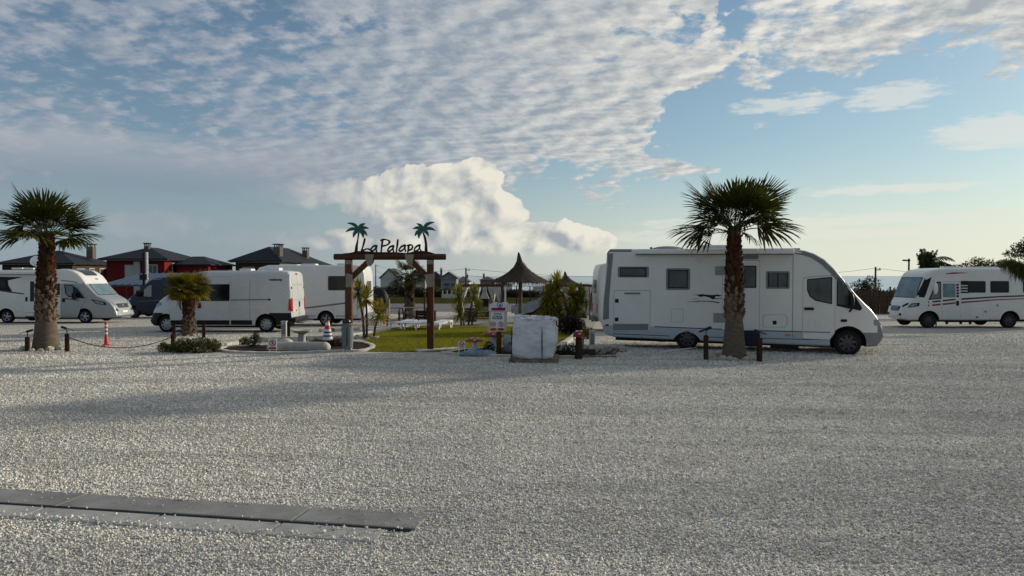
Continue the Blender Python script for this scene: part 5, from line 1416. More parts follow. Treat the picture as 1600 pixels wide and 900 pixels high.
# ================================================================== small things round the garden
def bollard(label, px, py, h, lamp=0, w=.10, leanr=0.0, group='short timber posts'):
    root = thing('timber_post', label, 'post', G(px, py), group=group)
    root.rotation_euler = (0, leanr, 0.3)
    q = MB(); q.box((0, 0, h / 2 - .05), (w, w, h + .1)); q.box((0, 0, h + .006), (w * .85, w * .85, .012)); q.build('post', wood_blk, root)
    if lamp:
        q = MB(); q.tube([(0, 0, h), (0, 0, h + .10), (-.02 * lamp, 0, h + .15)], .012, 6)
        q.beam((-.02, 0, h + .16), (-.14 * lamp, 0, h + .21), .07, .06); q.build('lamp_head', black_pl, root)
        q = MB(); q.beam((.0, 0, h + .17), (.19 * lamp, .0, h + .10), .12, .015); q.build('solar_panel', glass_d, root)
    return root
bollard('timber post with solar lamp left of the left palm', 43, 549, .40, lamp=-1)
bollard('timber post with solar lamp right of the left palm', 105, 549.5, .50, lamp=1)
bollard('timber post with solar lamp left of the right palm', 1103, 562.5, .62, lamp=-1, w=.09)
bollard('timber post with solar lamp right of the right palm', 1186.5, 565, .58, lamp=1, w=.10)
bollard('dark timber post at the low green shrub holding the rope', 270, 545, .42, w=.10)
bollard('dark timber post in front of the white van front wheel', 272, 530, .52, w=.11)
bollard('dark timber post right of the small yellow palm', 318.5, 528, .50, w=.11)
bollard('dark timber post behind the mulch bed beside the grey service box', 451, 531, .62, w=.11)

def rope(label, pts, r_=.012, m=None):
    q = MB(); q.tube(smooth_path(pts, 6), r_, 6); o = q.build('rope', m or mat('rope_brown', (0.06, 0.048, 0.038), .95), None, 60); tag(o, label, 'rope')
    return o
def sag(a, b, s_): 
    a, b = Vector(a), Vector(b); return [a.lerp(b, t) - Vector((0, 0, s_ * 4 * t * (1 - t))) for t in (0, .2, .4, .6, .8, 1)]
pa, pb = G(105, 549.5) + Vector((.05, 0, .40)), G(270, 545) + Vector((0, 0, .36))
a_ = sag(pa, pb, .31); rope('brown rope sagging from the left palm post to the low shrub', a_, .014)
redrope = mat('red_white_cord', (0.42, 0.24, 0.22), .8, var=.3, scale=20)
gp = Vector((at(545, 431, 20.6).x, 20.6, 0)); gq = Vector((at(672.5, 431, 20.6).x, 20.6, 0))
rope('upper cord strung between the two gate posts', sag(gp + Vector((0, 0, .98)), gq + Vector((0, 0, .78)), .05), .008, redrope)
rope('lower cord strung between the two gate posts', sag(gp + Vector((0, 0, .90)), gq + Vector((0, 0, .74)), .12), .007, redrope)

def flex_post():
    root = thing('traffic_post', 'red flexible traffic post with white bands on the gravel', 'traffic post', G(166, 540))
    redp = mat('safety_red', (0.52, 0.022, 0.02), .45); q = MB()
    q.lathe([(.13, 0), (.13, .02), (.10, .04), (.062, .06), (.050, .30), (.042, .33), (.042, .72), (.036, .75), (0, .755)], 16); q.build('post', redp, root, 40)
    for z in (.36, .48, .60): q = MB(); q.lathe([(.0435, z), (.0445, z), (.0445, z + .055), (.0435, z + .055)], 16, caps=False); q.build('band', sheet_w, root, 40)
flex_post()
def cone():
    p = G(512, 541); root = thing('traffic_cone', 'red white and blue striped traffic cone standing on the planted heap', 'traffic cone', (p.x, p.y, p.z + .16))
    q = MB(); q.box((0, 0, .02), (.36, .36, .04)); q.build('base', black_pl, root)
    z0, r0 = .04, .16
    for i, (h, m) in enumerate(((.10, sheet_w), (.05, mat('cone_blue', (0.02, 0.05, 0.16), .5)), (.06, sheet_w), (.05, mat('cone_blue', (0.02, 0.05, 0.16), .5)), (.07, sheet_w), (.12, mat('safety_red', (0.52, 0.022, 0.02), .45)), (.10, sheet_w), (.05, mat('safety_red', (0.5, .02, .02))))):
        r1 = r0 - h * .19; q = MB(); q.lathe([(r0, z0), (r1, z0 + h)], 18, caps=False); q.build('band', m, root, 60); z0 += h; r0 = r1
    q = MB(); q.tube([(0, 0, z0 - .01), (0, 0, z0 + .13)], .028, 8); q.build('tip', black_pl, root)
cone()
def grey_bin():
    root = thing('litter_bin', 'grey canvas litter bin with dark top beside the left gate post', 'bin', G(543, 549))
    gb = mat('bin_grey', (0.155, 0.175, 0.18), .7, var=.12, scale=4, bump=.15, bscale=8)
    q = MB(); q.lathe([(.145, .09), (.15, .11), (.165, .45), (.165, .72), (.155, .79), (.12, .80)], 18, wob=.02); q.build('bag', gb, root, 50)
    q = MB(); q.lathe([(.17, .735), (.172, .76), (.168, .775)], 18, caps=False); q.build('rim', mid_grey, root)
    q = MB(); q.blob((-.02, 0, .85), (.12, .12, .10), 12, 8, .35, 2.5, 4); q.build('liner', mat('black_bag', (0.012, 0.012, 0.013), .35, bump=.4, bscale=14), root, 60)
    q = MB(); q.box((.02, -.167, .42), (.018, .012, .5)); q.build('strap', black_pl, root)
    for x in (-.10, 0, .11): q = MB(); q.lathe([(.03, 0), (.03, .06), (.02, .10)], 10, c=(x, -.05, 0)); q.build('foot', plastic_w, root)
grey_bin()
def service_box():
    root = thing('service_pedestal', 'grey electric service box on a post behind the mulch bed', 'electric box', G(444, 530))
    q = MB(); q.box((0, 0, .31), (.17, .14, .62)); q.box((0, 0, .63), (.20, .17, .03)); q.build('box', mat('box_grey', (0.40, 0.42, 0.44), .5), root)
    q = MB(); q.box((0, -.075, .36), (.12, .01, .34)); q.build('door', grey_trim, root)
    root2 = thing('service_pedestal', 'grey electric service box beside the plank pile at the motorhome rear', 'electric box', G(925, 546))
    q = MB(); q.box((0, 0, .26), (.15, .13, .56)); q.box((0, 0, .55), (.17, .15, .02)); q.build('box', mat('box_grey', (0.40, 0.42, 0.44), .5), root2)
    q = MB(); q.box((0, -.07, .32), (.10, .01, .3)); q.build('door', grey_trim, root2)
service_box()
def stone_fountain():
    p = G(467, 547); root = thing('stone_trough', 'pale half round stone trough lying in the mulch bed', 'trough', p)
    q = MB(); n = 10; L = .78
    for i in range(n + 1):
        pass
    prof = [(-.20, -.03)] + [(-.20 + .40 * t, .24 * math.sin(math.pi * (.12 + .76 * t)) ** .6) for t in np.linspace(0, 1, 9)] + [(.20, -.03)]
    q.prism([(a, b) for a, b in prof], -L, L, 'yz'); q.build('trough', mat('trough_stone', (0.34, 0.32, 0.28), .9, var=.15, scale=4, bump=.3, bscale=30), root, 50)
    q = MB(); q.blob((L, 0, .06), (.14, .19, .16), 12, 8, .1, flat=-.08); q.blob((-L, 0, .06), (.14, .19, .16), 12, 8, .1, flat=-.08); q.build('end_stone', concrete, root, 60)
    q = MB(); q.blob((-.45, .22, .18), (.22, .15, .14), 12, 8, .2, flat=-.16); q.build('stone', concrete, root, 60)
    p = G(472, 540.5); root = thing('bird_bath', 'small stone bird bath with wide bowl behind the trough', 'bird bath', p)
    q = MB(); q.lathe([(.16, 0), (.16, .05), (.12, .09), (.105, .20), (.115, .34), (.13, .38)], 14); q.build('pedestal', concrete, root, 50)
    q = MB(); q.lathe([(.10, .38), (.24, .42), (.30, .47), (.31, .50), (.27, .50), (.20, .455), (0, .44)], 20, caps=False); q.build('bowl', concrete, root, 50)
stone_fountain()
# pale edging stones behind the bed: each its own thing is too fine, one low dry wall with stones
def edging(label, a, b, n, seed, h=.16):
    a, b = Vector(a), Vector(b); root = thing('stone_edging', label, 'stone edging', a); r2 = random.Random(seed); d = b - a
    for i in range(n):
        t = (i + .5) / n; q = MB(); L = d.length / n
        q.box((d.x * t, d.y * t, d.z * t + h * .5 - .04), (L * .96, .22, h * r2.uniform(.8, 1.1) + .08), rz=math.atan2(d.y, d.x) + r2.uniform(-.06, .06)); q.build('stone', [stone_m, concrete, wood_old][r2.randrange(3)], root)
edging('row of low pale edging blocks left of the mulch bed', G(340, 543), G(375, 537), 4, 1, .12)
edging('row of low edging blocks behind the mulch bed', G(400, 534), G(540, 530), 11, 2, .14)
edging('row of low edging blocks beyond the white van', G(500, 519), G(560, 516), 6, 3, .14)

# ---- signs
def pictogram(root, x, z, r_, kind, y=-.018):
    q = MB(); RX = Matrix.Rotation(R(90), 4, 'X')
    q.lathe([(r_, 0), (r_, .004), (r_ * .78, .004), (r_ * .78, 0)], 28, c=(x, y, z), M=RX, caps=False); q.build('ring', sign_red, root)
    q = MB(); q.beam((x - r_ * .6, y - .002, z + r_ * .6), (x + r_ * .6, y - .002, z - r_ * .6), .004, r_ * .18, up=(0, 0, 1)); q.build('slash', sign_red, root)
    if kind == 'dog': pol = [(-.5, .05), (-.3, .25), (.25, .15), (.35, .40), (.55, .32), (.5, .12), (.35, .05), (.38, -.45), (.25, -.45), (.2, -.1), (-.2, -.1), (-.28, -.45), (-.42, -.45), (-.38, 0)]
    else: pol = [(-.12, .5), (.08, .5), (.1, .3), (.38, .12), (.33, 0), (.08, .12), (.1, -.12), (.3, -.5), (.16, -.5), (0, -.2), (-.18, -.5), (-.32, -.5), (-.1, -.1), (-.15, .1), (-.4, -.02), (-.42, .1), (-.14, .3)]
    q = MB(); q.prism([(x + a * r_ * 1.1, z + b * r_ * 1.1) for a, b in pol], y - .001, y + .004); q.build('figure', sign_blk, root)
def put_text(root, body, x, z, size, m, y=-.02, tilt=0.0, bold=.002):
    me = text_mesh(body, size, .001, bold=bold); me.materials.append(m); o = link('lettering', me, root); o.location = (x, y, z); o.rotation_euler = (R(90), tilt, 0); return o
def relax_sign():
    p = G(779.5, 554); root = thing('notice_sign', 'notice sign reading ZONA RELAX with two prohibition pictograms on a brown post', 'sign', p)
    k = p.y / FPX; X = lambda px: (px - 779.5) * k; Z = lambda py: (554 - py) * k
    q = MB(); q.box((0, .05, Z(486) / 2 - .05), (.14, .09, Z(486) + .1)); q.build('post', wood_d, root)
    cream = mat('sign_cream', (0.50, 0.46, 0.34), .6, var=.06)
    q = MB(); q.prism([(X(762.5), Z(518)), (X(791.5), Z(518)), (X(792.5), Z(486)), (X(764.5), Z(486))], -.014, .0); q.build('board', cream, root)
    q = MB(); q.prism([(X(767), Z(512)), (X(788), Z(512)), (X(788), Z(487.5)), (X(767), Z(487.5))], -.017, -.0142); q.build('sheet', sheet_w, root)
    q = MB(); q.prism([(X(765.8), Z(486)), (X(790), Z(486)), (X(794.5), Z(472)), (X(769.5), Z(472))], -.034, -.018); q.build('top_board', mat('sign_bluewhite', (0.56, 0.61, 0.68), .4), root)
    q = MB(); q.prism([(X(767.2), Z(485)), (X(789), Z(485)), (X(790.3), Z(480.5)), (X(768.3), Z(480.5))], -.038, -.0345); q.build('band', mat('band_crimson', (0.27, 0.018, 0.05), .5), root)
    q = MB(); q.lathe([(.075, 0), (.075, .004), (.058, .004), (.058, 0)], 24, c=(X(781), -.0345, Z(476)), M=Matrix.Rotation(R(90), 4, 'X'), caps=False); q.build('emblem_ring', sign_blk, root)
    q = MB(); q.prism([(X(779.5), Z(478)), (X(783), Z(478)), (X(782.5), Z(475.5)), (X(780.5), Z(474.8))], -.038, -.0345); q.build('emblem', sign_blk, root)
    q = MB(); q.prism([(X(769.5), Z(498.5)), (X(784.8), Z(498.5)), (X(784.8), Z(493.2)), (X(769.5), Z(493.2))], -.020, -.0172); q.build('name_band', mat('band_dark', (0.05, 0.045, 0.045), .5), root)
    put_text(root, 'ZONA', X(777.5), Z(490.4), .075, sign_blk, -.0180); put_text(root, 'RELAX', X(777.2), Z(495.8), .080, sheet_w, -.0212)
    pictogram(root, X(770.8), Z(506.5), .075, 'dog'); pictogram(root, X(782.8), Z(506.5), .075, 'person')
    for px in (770.8, 782.8):
        q = MB(); q.prism([(X(px - 4.2), Z(516.2)), (X(px + 4.2), Z(516.2)), (X(px + 4.2), Z(512.6)), (X(px - 4.2), Z(512.6))], -.019, -.0172); q.build('caption_band', sign_red, root)
relax_sign()
def small_sign(label, px, py, w, h, lift, kind, cap):
    root = thing('notice_sign', label, 'sign', G(px, py))
    q = MB(); q.box((0, 0, lift + h / 2), (w, .012, h)); q.build('board', sheet_w, root)
    pictogram(root, 0, lift + h * (.62 if cap else .52), w * .40, kind, y=-.007)
    if cap: q = MB(); q.box((0, -.008, lift + h * .14), (w * .86, .004, h * .16)); q.build('caption_band', sign_red, root)
    q = MB()
    for x in (-w * .4, w * .4): q.box((x, .012, (lift + .03) / 2 - .03), (.02, .012, lift + .09))
    q.build('stakes', plastic_w, root)
small_sign('small white prohibition sign standing in the mulch bed', 426, 549.5, .235, .31, .06, 'person', True)
small_sign('small white prohibition sign beside the blue rock', 721.5, 556, .185, .17, .22, 'dog', False)

# ---- painted mushrooms, blue rock
def mushroom(label, px, py, h, r_, stalk=.07, sm=None):
    root = thing('mushroom_ornament', label, 'ornament', G(px, py), group='painted mushroom ornaments')
    q = MB(); q.lathe([(stalk * 1.2, -.02), (stalk, h * .3), (stalk * .85, h * .8)], 14); q.build('stalk', sm or plastic_w, root, 50)
    q = MB(); q.lathe([(stalk, h * .82), (r_ * .96, h * .80), (r_, h * .84), (r_ * .82, h * .93), (r_ * .5, h * 1.0), (0, h * 1.03)], 20, caps=False); q.build('cap', mat('mushroom_red', (0.24, 0.035, 0.026), .5, var=.2), root, 50)
    for i in range(7):
        a = i * .9 + .3; q = MB(); rr = r_ * (.45 + .3 * (i % 2)); q.blob((math.cos(a) * rr, math.sin(a) * rr, h * (1.0 if i % 2 == 0 else .915)), (.045, .045, .022), 8, 5, 0); q.build('spot', mat('mushroom_spot', (0.62, 0.45, 0.40), .6), root)
mushroom('painted red mushroom ornament behind the blue rock', 741, 551, .40, .25)
mushroom('taller painted red mushroom ornament behind the notice sign', 770, 549, .55, .31, .10)
mushroom('small red capped ornament on the dark post beside the plank pile', 904, 561, .72, .15, .09, wood_blk)
def blue_rock():
    root = thing('painted_rock', 'pale blue painted low rock beside the small prohibition sign', 'rock', G(748, 556))
    q = MB(); q.blob((-.12, 0, .05), (.38, .18, .12), 18, 10, .35, 2.5, 2, flat=-.07); q.blob((-.08, .03, .14), (.14, .12, .10), 12, 8, .4, 2.5, 5); q.blob((.25, .0, .05), (.24, .16, .10), 14, 8, .3, 2.5, 7, flat=-.07)
    q.build('rock', mat('rock_blue', (0.21, 0.26, 0.31), .8, var=.3, scale=7, bump=.4, bscale=20), root, 60)
blue_rock()
def white_pot():
    root = thing('plant_pot', 'pale grey round pot behind the white bag', 'pot', G(797, 550))
    q = MB(); q.lathe([(.12, 0), (.18, .1), (.21, .26), (.20, .42), (.15, .48), (.12, .48), (.14, .40)], 18, caps=False); q.build('pot', mat('pot_grey', (0.36, 0.38, 0.38), .6), root, 50)
    q = MB(); q.blob((0, -.19, .27), (.05, .03, .06), 8, 6, 0); q.build('badge', mid_grey, root)
white_pot()

# ---- the big bag on its pallet
def big_bag():
    pb_ = G(838, 567); k = pb_.y / FPX
    pal = thing('pallet', 'weathered timber pallet under the white bulk bag', 'pallet', (pb_.x - .03, pb_.y + .45, 0), -.08)
    for i in range(3): q = MB(); q.box((0, -.45 + .45 * i, .045), (1.22, .1, .09)); q.build('bearer', wood_old, pal)
    for i in range(6): q = MB(); q.box((-.51 + .205 * i, 0, .101), (.17, 1.02, .02)); q.build('board', wood_old, pal)
    root = thing('bulk_bag', 'white woven bulk bag full of material on a pallet', 'bag', (pb_.x - .02, pb_.y + .45, .112), -.08)
    W_, H_ = 1.10, .98; q = MB(); n = 84; rows = 44; vs = []; fs = []
    for i in range(rows + 1):
        t = i / rows; z = H_ * t
        for k_ in range(n):
            a = 2 * math.pi * k_ / n; c, s_ = math.cos(a), math.sin(a)
            p = 5.0; rr = (abs(c) ** p + abs(s_) ** p) ** (-1 / p)
            bul = .5 * W_ * (.90 + .13 * math.sin(math.pi * min(1, t * 1.25)) ** .7 - .05 * max(0, t - .8) * 5 * .3)
            w = mnoise.noise(Vector((c * 1.5, s_ * 1.5, z * 3.0))) * .075 + mnoise.noise(Vector((c * 4, s_ * 4, z * 9))) * .020 + (mnoise.noise(Vector((c * 9, s_ * 9, z * 16 + 3))) * .035 if t > .55 else mnoise.noise(Vector((c * 8, s_ * 8, z * 20))) * .012)
            zz = z + (.05 * mnoise.noise(Vector((c * 2 + 4, s_ * 2, 1))) + .03 * mnoise.noise(Vector((c * 7, s_ * 7, 2)))) * max(0, (t - .7) / .3)
            vs.append(((bul * rr + w) * c, (bul * rr + w) * s_, zz))
    for i in range(rows):
        for k_ in range(n): k2 = (k_ + 1) % n; fs.append((i * n + k_, i * n + k2, (i + 1) * n + k2, (i + 1) * n + k_))
    b0 = len(vs)
    for k_ in range(n): a = vs[rows * n + k_]; vs.append((a[0] * .82, a[1] * .82, H_ * .86 + .05 * mnoise.noise(Vector((a[0] * 4, a[1] * 4, 0)))))
    for k_ in range(n): k2 = (k_ + 1) % n; fs.append((rows * n + k_, rows * n + k2, b0 + k2, b0 + k_))
    vs.append((0, 0, H_ * .9)); fs += [(b0 + k_, b0 + (k_ + 1) % n, len(vs) - 1) for k_ in range(n)]
    fs.append(tuple(range(n - 1, -1, -1)))
    q.add(vs, fs); q.build('bag', mat('woven_white', (0.58, 0.59, 0.605), .5, var=.04, scale=3, bump=.35, bscale=14, stretch=(1, 1, 1.6)), root, 75)
    for x in (-.545, .20):
        q = MB(); pts = [(x, -.56 - .02 * math.sin(z * 3), z) for z in np.linspace(0.0, .78, 8)]; q.tube(pts, [.010, .012, .014, .014, .016, .014, .012, .006], 6); q.build('strap', black_pl, root)
    q = MB(); rl = random.Random(4)
    for i in range(14):
        a = i / 14 * 6.28; q.blob((math.cos(a) * .47, math.sin(a) * .47, H_ + rl.uniform(-.04, .03)), (.12, .09, .045), 8, 6, .6, 3, i)
    q.build('folded_lip', mat('woven_white_lip', (0.55, 0.56, 0.575), .5, var=.08, bump=.4, bscale=18), root, 50)
big_bag()

# ---- weathered planks and stones at the motorhome's rear
def plank_pile():
    p = G(928, 556); root = thing('plank_pile', 'pile of weathered planks and blocks behind the large motorhome', 'planks', p); r2 = random.Random(6)
    for i in range(7):
        q = MB(); q.box((-.05 + .12 * i + r2.uniform(-.03, .03), .55 + .05 * i, .04 + .03 * (i % 3)), (.11, 1.5 + r2.uniform(-.2, .2), .035), rz=-.25 + r2.uniform(-.05, .05)); q.build('plank', wood_old, root)
    q = MB(); q.box((-.14, -.05, .10), (.34, .18, .16)); q.build('block', mat('block_dark', (0.05, 0.045, 0.04), .9), root)
    q = MB(); q.box((.1, -.35, .02), (.9, .14, .04), rz=-.05); q.build('plank', wood_old, root)
    for i in range(8): q = MB(); q.blob((-.2 + .16 * i, 1.1 + r2.uniform(-.2, .4), .08), (.14, .12, .10), 8, 6, .4, 2, i, flat=-.09); q.build('stone', stone_m, root)
    q = MB(); q.box((-.30, .35, .22), (.10, .10, .48), rz=.3); q.build('block', wood_old, root)
plank_pile()
q = MB(); a_, b_ = G(1030, 552), G(1088, 546); q.beam(a_ + Vector((0, 0, .03)), b_ + Vector((0, 0, .06)), .03, .03); tag(q.build('pole', plastic_w), 'thin pale pole lying on the gravel beside the motorhome rear wheel', 'pole')

# ================================================================== behind the lawn: loungers, gazebos, parasols
def lounger(label, px, py, flip=1):
    root = thing('sun_lounger', label, 'sun lounger', G(px, py), 1.3, 'white sun loungers behind the lawn')
    q = MB(); q.box((-.25, 0, .30), (1.2, .55, .035)); q.build('bed', plastic_w, root)
    q = MB(); q.beam((.35, 0, .30), (.95, 0, .34), .55, .035); q.build('backrest', plastic_w, root)
    for x, dx in ((-.7, -.10), (.45, .22), (.92, -.16)):
        for y in (-.27, .27): q = MB(); q.beam((x, y, .30), (x + dx, y, .0), .05, .06); q.build('leg', plastic_w, root)
    for y in (-.27, .27): q = MB(); q.beam((-.85, y, .28), (.95, y, .30), .04, .07); q.build('side_rail', plastic_w, root)
lounger('white plastic sun lounger leftmost of three behind the gate', 630, 513.5)
lounger('white plastic sun lounger in the middle of three behind the gate', 652, 514)
lounger('white plastic sun lounger just right of the right gate post', 687, 513.8)

thatch = mat('thatch', (0.060, 0.048, 0.036), .95, var=.45, scale=14, bump=.8, bscale=50, stretch=(1, 1, .25))
def parasol(label, px, py, H_, Rr, apex, seed, post=.09, lean=0):
    p = G(px, py); root = thing('thatched_parasol', label, 'parasol', p, group='thatched parasols'); r2 = random.Random(seed)
    q = MB(); q.tube([(0, 0, -.05), (lean * .5, 0, H_ * .5), (lean, 0, H_ + .3)], [post, post * .95, post * .9], 10); q.build('post', mat('pole_timber', (0.15, 0.105, 0.065), .9, var=.3, bump=.3), root, 50)
    n = 44; prof = [(1.0, 0.0), (.80, .10), (.58, .22), (.38, .35), (.20, .52), (.09, .72), (.05, .90), (.02, 1.0)]
    q = MB(); vs = []; fs = []; ph = [r2.uniform(.93, 1.07) for _ in range(n)]
    for j, (rr, z) in enumerate(prof):
        for i in range(n): a = 2 * math.pi * i / n; e = 1 + (ph[i] - 1) * (1 if j < 2 else .5); vs.append((lean + Rr * rr * e * math.cos(a) + (-.06 * z * z * apex), Rr * rr * e * math.sin(a), H_ + apex * z + r2.uniform(-.02, .02)))
    for j in range(len(prof) - 1):
        for i in range(n): k2 = (i + 1) % n; fs.append((j * n + i, j * n + k2, (j + 1) * n + k2, (j + 1) * n + i))
    fs.append(tuple(range(n - 1, -1, -1)))
    q.add(vs, fs); q.build('canopy', thatch, root, 50)
    q = MB()
    for i in range(1500):
        a = r2.uniform(0, 6.283); t = r2.random() ** .6
        rr = float(np.interp(1 - t, [0, .1, .3, .6, 1], [1.0, .86, .62, .34, .1])); z = float(np.interp(rr, [p_[0] for p_ in prof][::-1], [p_[1] for p_ in prof][::-1]))
        L = r2.uniform(.12, .30); d = Vector((math.cos(a), math.sin(a), 0)); sd_ = Vector((-d.y, d.x, 0)) * .012
        p0 = Vector((lean, 0, H_ + apex * z + .02)) + d * Rr * rr; p1 = p0 + d * L * (.6 if rr < .9 else .25) - Vector((0, 0, L * (.45 if rr < .9 else r2.uniform(.4, .95))))
        q.add([p0 - sd_, p0 + sd_, p1], [(0, 1, 2)])
    for i in range(420):
        a = r2.uniform(0, 6.283); L = r2.uniform(.06, .30); d = Vector((math.cos(a), math.sin(a), 0)); sd_ = Vector((-d.y, d.x, 0)) * .010
        p0 = Vector((lean, 0, H_ + .01)) + d * Rr * r2.uniform(.86, 1.0); p1 = p0 + d * r2.uniform(-.02, .06) - Vector((0, 0, L))
        q.add([p0 - sd_, p0 + sd_, p1], [(0, 1, 2)])
    o = q.build('fringe', thatch, root); o['kind'] = 'stuff'
    return root
parasol('thatched parasol with curled peak standing in the middle of the lawn edge', 813, 510, 2.12, 1.45, 1.42, 1, .10)
parasol('thatched gazebo roof partly hidden behind the large yuccas', 884, 497, 1.95, 1.35, .95, 2, .08)

def gazebo(label, px0, px1, d, Hh, depth, seed, curtains):
    a, b_ = at(px0, 431, d).x, at(px1, 431, d).x; root = thing('gazebo', label, 'gazebo', ((a + b_) / 2, d + depth / 2, gz(d + depth / 2))); w = b_ - a; r2 = random.Random(seed)
    for sx in (-1, 1):
        for sy in (-1, 1): q = MB(); q.box((sx * w / 2, sy * depth / 2, Hh / 2 - .05), (.11, .11, Hh + .1)); q.build('post', wood_d, root)
    for sy in (-1, 1): q = MB(); q.box((0, sy * depth / 2, Hh + .05), (w + .3, .12, .13)); q.build('beam', wood_d, root)
    for sx in (-1, 1): q = MB(); q.box((sx * w / 2, 0, Hh + .052), (.12, depth - .14, .12)); q.build('beam', wood_d, root)
    q = MB(); q.box((0, 0, .22), (w * .86, depth * .8, .2)); q.build('daybed_base', wood_d, root)
    q = MB(); q.box((0, 0, .38), (w * .82, depth * .76, .12)); q.build('cushion', mat('cushion_dark', (0.05, 0.045, 0.042), .9), root)
    for (u, v_, lean) in curtains:
        q = MB(); x0, y0 = u * w / 2, v_ * depth / 2; n = 14; vs = []; fs = []; prof = [(Hh - .02, .30, lean), (Hh * .82, .22, lean * .55), (Hh * .62, .12, .12 * lean), (Hh * .50, .05, 0), (Hh * .44, .05, 0), (Hh * .32, .12, 0), (Hh * .17, .17, 0), (Hh * .12, .17, 0)]
        for (z, hw_, lx) in prof:
            for i in range(n): t = i / (n - 1) * 2 - 1; vs.append((x0 - u * .07 + t * hw_ + lx, y0 + .05 * math.sin(i * 2.1) * (hw_ / .2 + .3) - .03, z))
        for j in range(len(prof) - 1):
            for i in range(n - 1): fs.append((j * n + i, j * n + i + 1, (j + 1) * n + i + 1, (j + 1) * n + i))
        q.add(vs, fs); q.build('curtain', curtain_m, root, 60)
gazebo('timber gazebo with tied white curtains and a day bed left of the parasol', 720, 783, 43.0, 1.98, 2.2, 1, [(-1, -1, .12), (1, -1, -.2), (-.55, 1, .1), (.6, 1, -.1), (-.25, -1, .0)])
gazebo('timber gazebo with tied white curtains behind the yuccas', 858, 922, 42.0, 1.98, 2.2, 2, [(-1, -1, .1), (1, -1, -.15), (-.1, -1, 0), (1, 1, -.1)])
def barbecue():
    p = G(757, 496); root = thing('barbecue', 'pale hooded garden barbecue with black firebox inside the gazebo frame', 'barbecue', p)
    q = MB(); q.box((0, 0, .35), (.55, .45, .7)); q.build('base', mat('bbq_stone', (0.20, 0.18, 0.15), .9, var=.3, scale=6), root)
    q = MB(); q.box((0, 0, .95), (.56, .46, .5)); q.build('firebox', black_pl, root)
    q = MB(); q.lathe([(.40, 1.2), (.39, 1.26), (.17, 1.62), (.14, 2.1)], 4, M=Matrix.Rotation(R(45), 4, 'Z')); q.build('hood', mat('bbq_hood', (0.36, 0.38, 0.35), .8), root)
barbecue()
def barrels():
    for (px, lab) in ((731.5, 'dark barrel table at the left of the curtained gazebo'), (739, 'second dark barrel beside the first under the gazebo curtain')):
        root = thing('barrel', lab, 'barrel', G(px, 503)); q = MB(); q.lathe([(.19, 0), (.23, .2), (.245, .38), (.23, .56), (.19, .76)], 16); q.build('staves', mat('barrel_wood', (0.06, 0.038, 0.028), .8, var=.3), root, 50)
        for z in (.14, .60): q = MB(); q.lathe([(.222, z), (.232, z + .01), (.232, z + .05), (.222, z + .06)], 16, caps=False); q.build('hoop', mid_grey, root)
barrels()
def tarp():
    D = 38.0; k = D / FPX; p = at(832, 431, D); root = thing('covered_boat', 'grey tarpaulin draped over a tilted dark hull behind the bag', 'tarpaulin', (p.x, D, gz(D)))
    X = lambda px: (px - 832) * k; Z = lambda py: CAMZ - (py - 431) * k - gz(D)
    topl = [(799, 478), (806, 477), (815, 475.5), (822, 474.5), (824, 472), (832, 470), (840, 467.5), (845, 464), (850, 462), (856, 457.5), (862, 453), (868, 452)]
    lowl = [(801, 487), (807, 493), (816, 494), (822, 488.5), (825, 488), (832, 486.5), (840, 480.5), (845, 475.5), (850, 474), (856, 473.5), (862, 466), (868, 458)]
    q = MB(); vs = []; fs = []; n = len(topl); m_ = 9
    for i in range(n):
        for j in range(m_):
            t = j / (m_ - 1); a, b_ = topl[i], lowl[i]
            fold = .06 * math.sin(t * 9 + i * 1.3) * (1 - .3 * t)
            vs.append((X(a[0] + (b_[0] - a[0]) * t), -.5 * t + fold, Z(a[1] + (b_[1] - a[1]) * t)))
    for j in range(m_):                       # far side sheet
        pass
    b0 = len(vs)
    for i in range(n):
        for j in range(4): t = j / 3; a, b_ = topl[i], lowl[i]; vs.append((X(a[0]), .02 + 1.2 * t, Z(a[1]) - t * .45))
    for i in range(n - 1):
        for j in range(m_ - 1): fs.append((i * m_ + j, i * m_ + j + 1, (i + 1) * m_ + j + 1, (i + 1) * m_ + j))
        for j in range(3): fs.append((b0 + i * 4 + j, b0 + i * 4 + j + 1, b0 + (i + 1) * 4 + j + 1, b0 + (i + 1) * 4 + j))
        fs.append((i * m_, (i + 1) * m_, b0 + (i + 1) * 4, b0 + i * 4))
    q.add(vs, fs); q.build('tarpaulin', mat('tarp_grey', (0.22, 0.235, 0.26), .6, var=.12, scale=3, bump=.3, bscale=9), root, 50)
    q = MB(); q.prism([(X(806), Z(492)), (X(866), Z(492)), (X(867), Z(470)), (X(852), Z(474)), (X(840), Z(481)), (X(824), Z(489))], -.25, 1.0); q.build('hull', mat('hull_dark', (0.014, 0.020, 0.020), .5), root)
    q = MB()
    for px in (812, 850): q.box((X(px), .3, .12), (.2, 1.2, .34))
    q.build('support', black_pl, root)
tarp()
def picnic(label, px, py, rz):
    root = thing('picnic_table', label, 'picnic table', G(px, py), rz, 'picnic tables behind the gate')
    for i in range(4): q = MB(); q.box((0, -.27 + .18 * i, .72), (1.6, .16, .035)); q.build('top_board', wood_old, root)
    for s_ in (-1, 1): q = MB(); q.box((0, s_ * .68, .44), (1.6, .24, .035)); q.build('bench', wood_old, root)
    for x in (-.6, .6):
        q = MB(); q.beam((x, -.3, .70), (x, -.62, -.02), .06, .09); q.beam((x, .3, .70), (x, .62, -.02), .06, .09); q.beam((x + .03, -.78, .40), (x + .03, .78, .40), .05, .08); q.build('trestle', wood_d, root)
picnic('picnic table right of the palm behind the gate', 650, 500, .1)
picnic('picnic table left of the palm behind the gate', 611, 500.5, -.1)
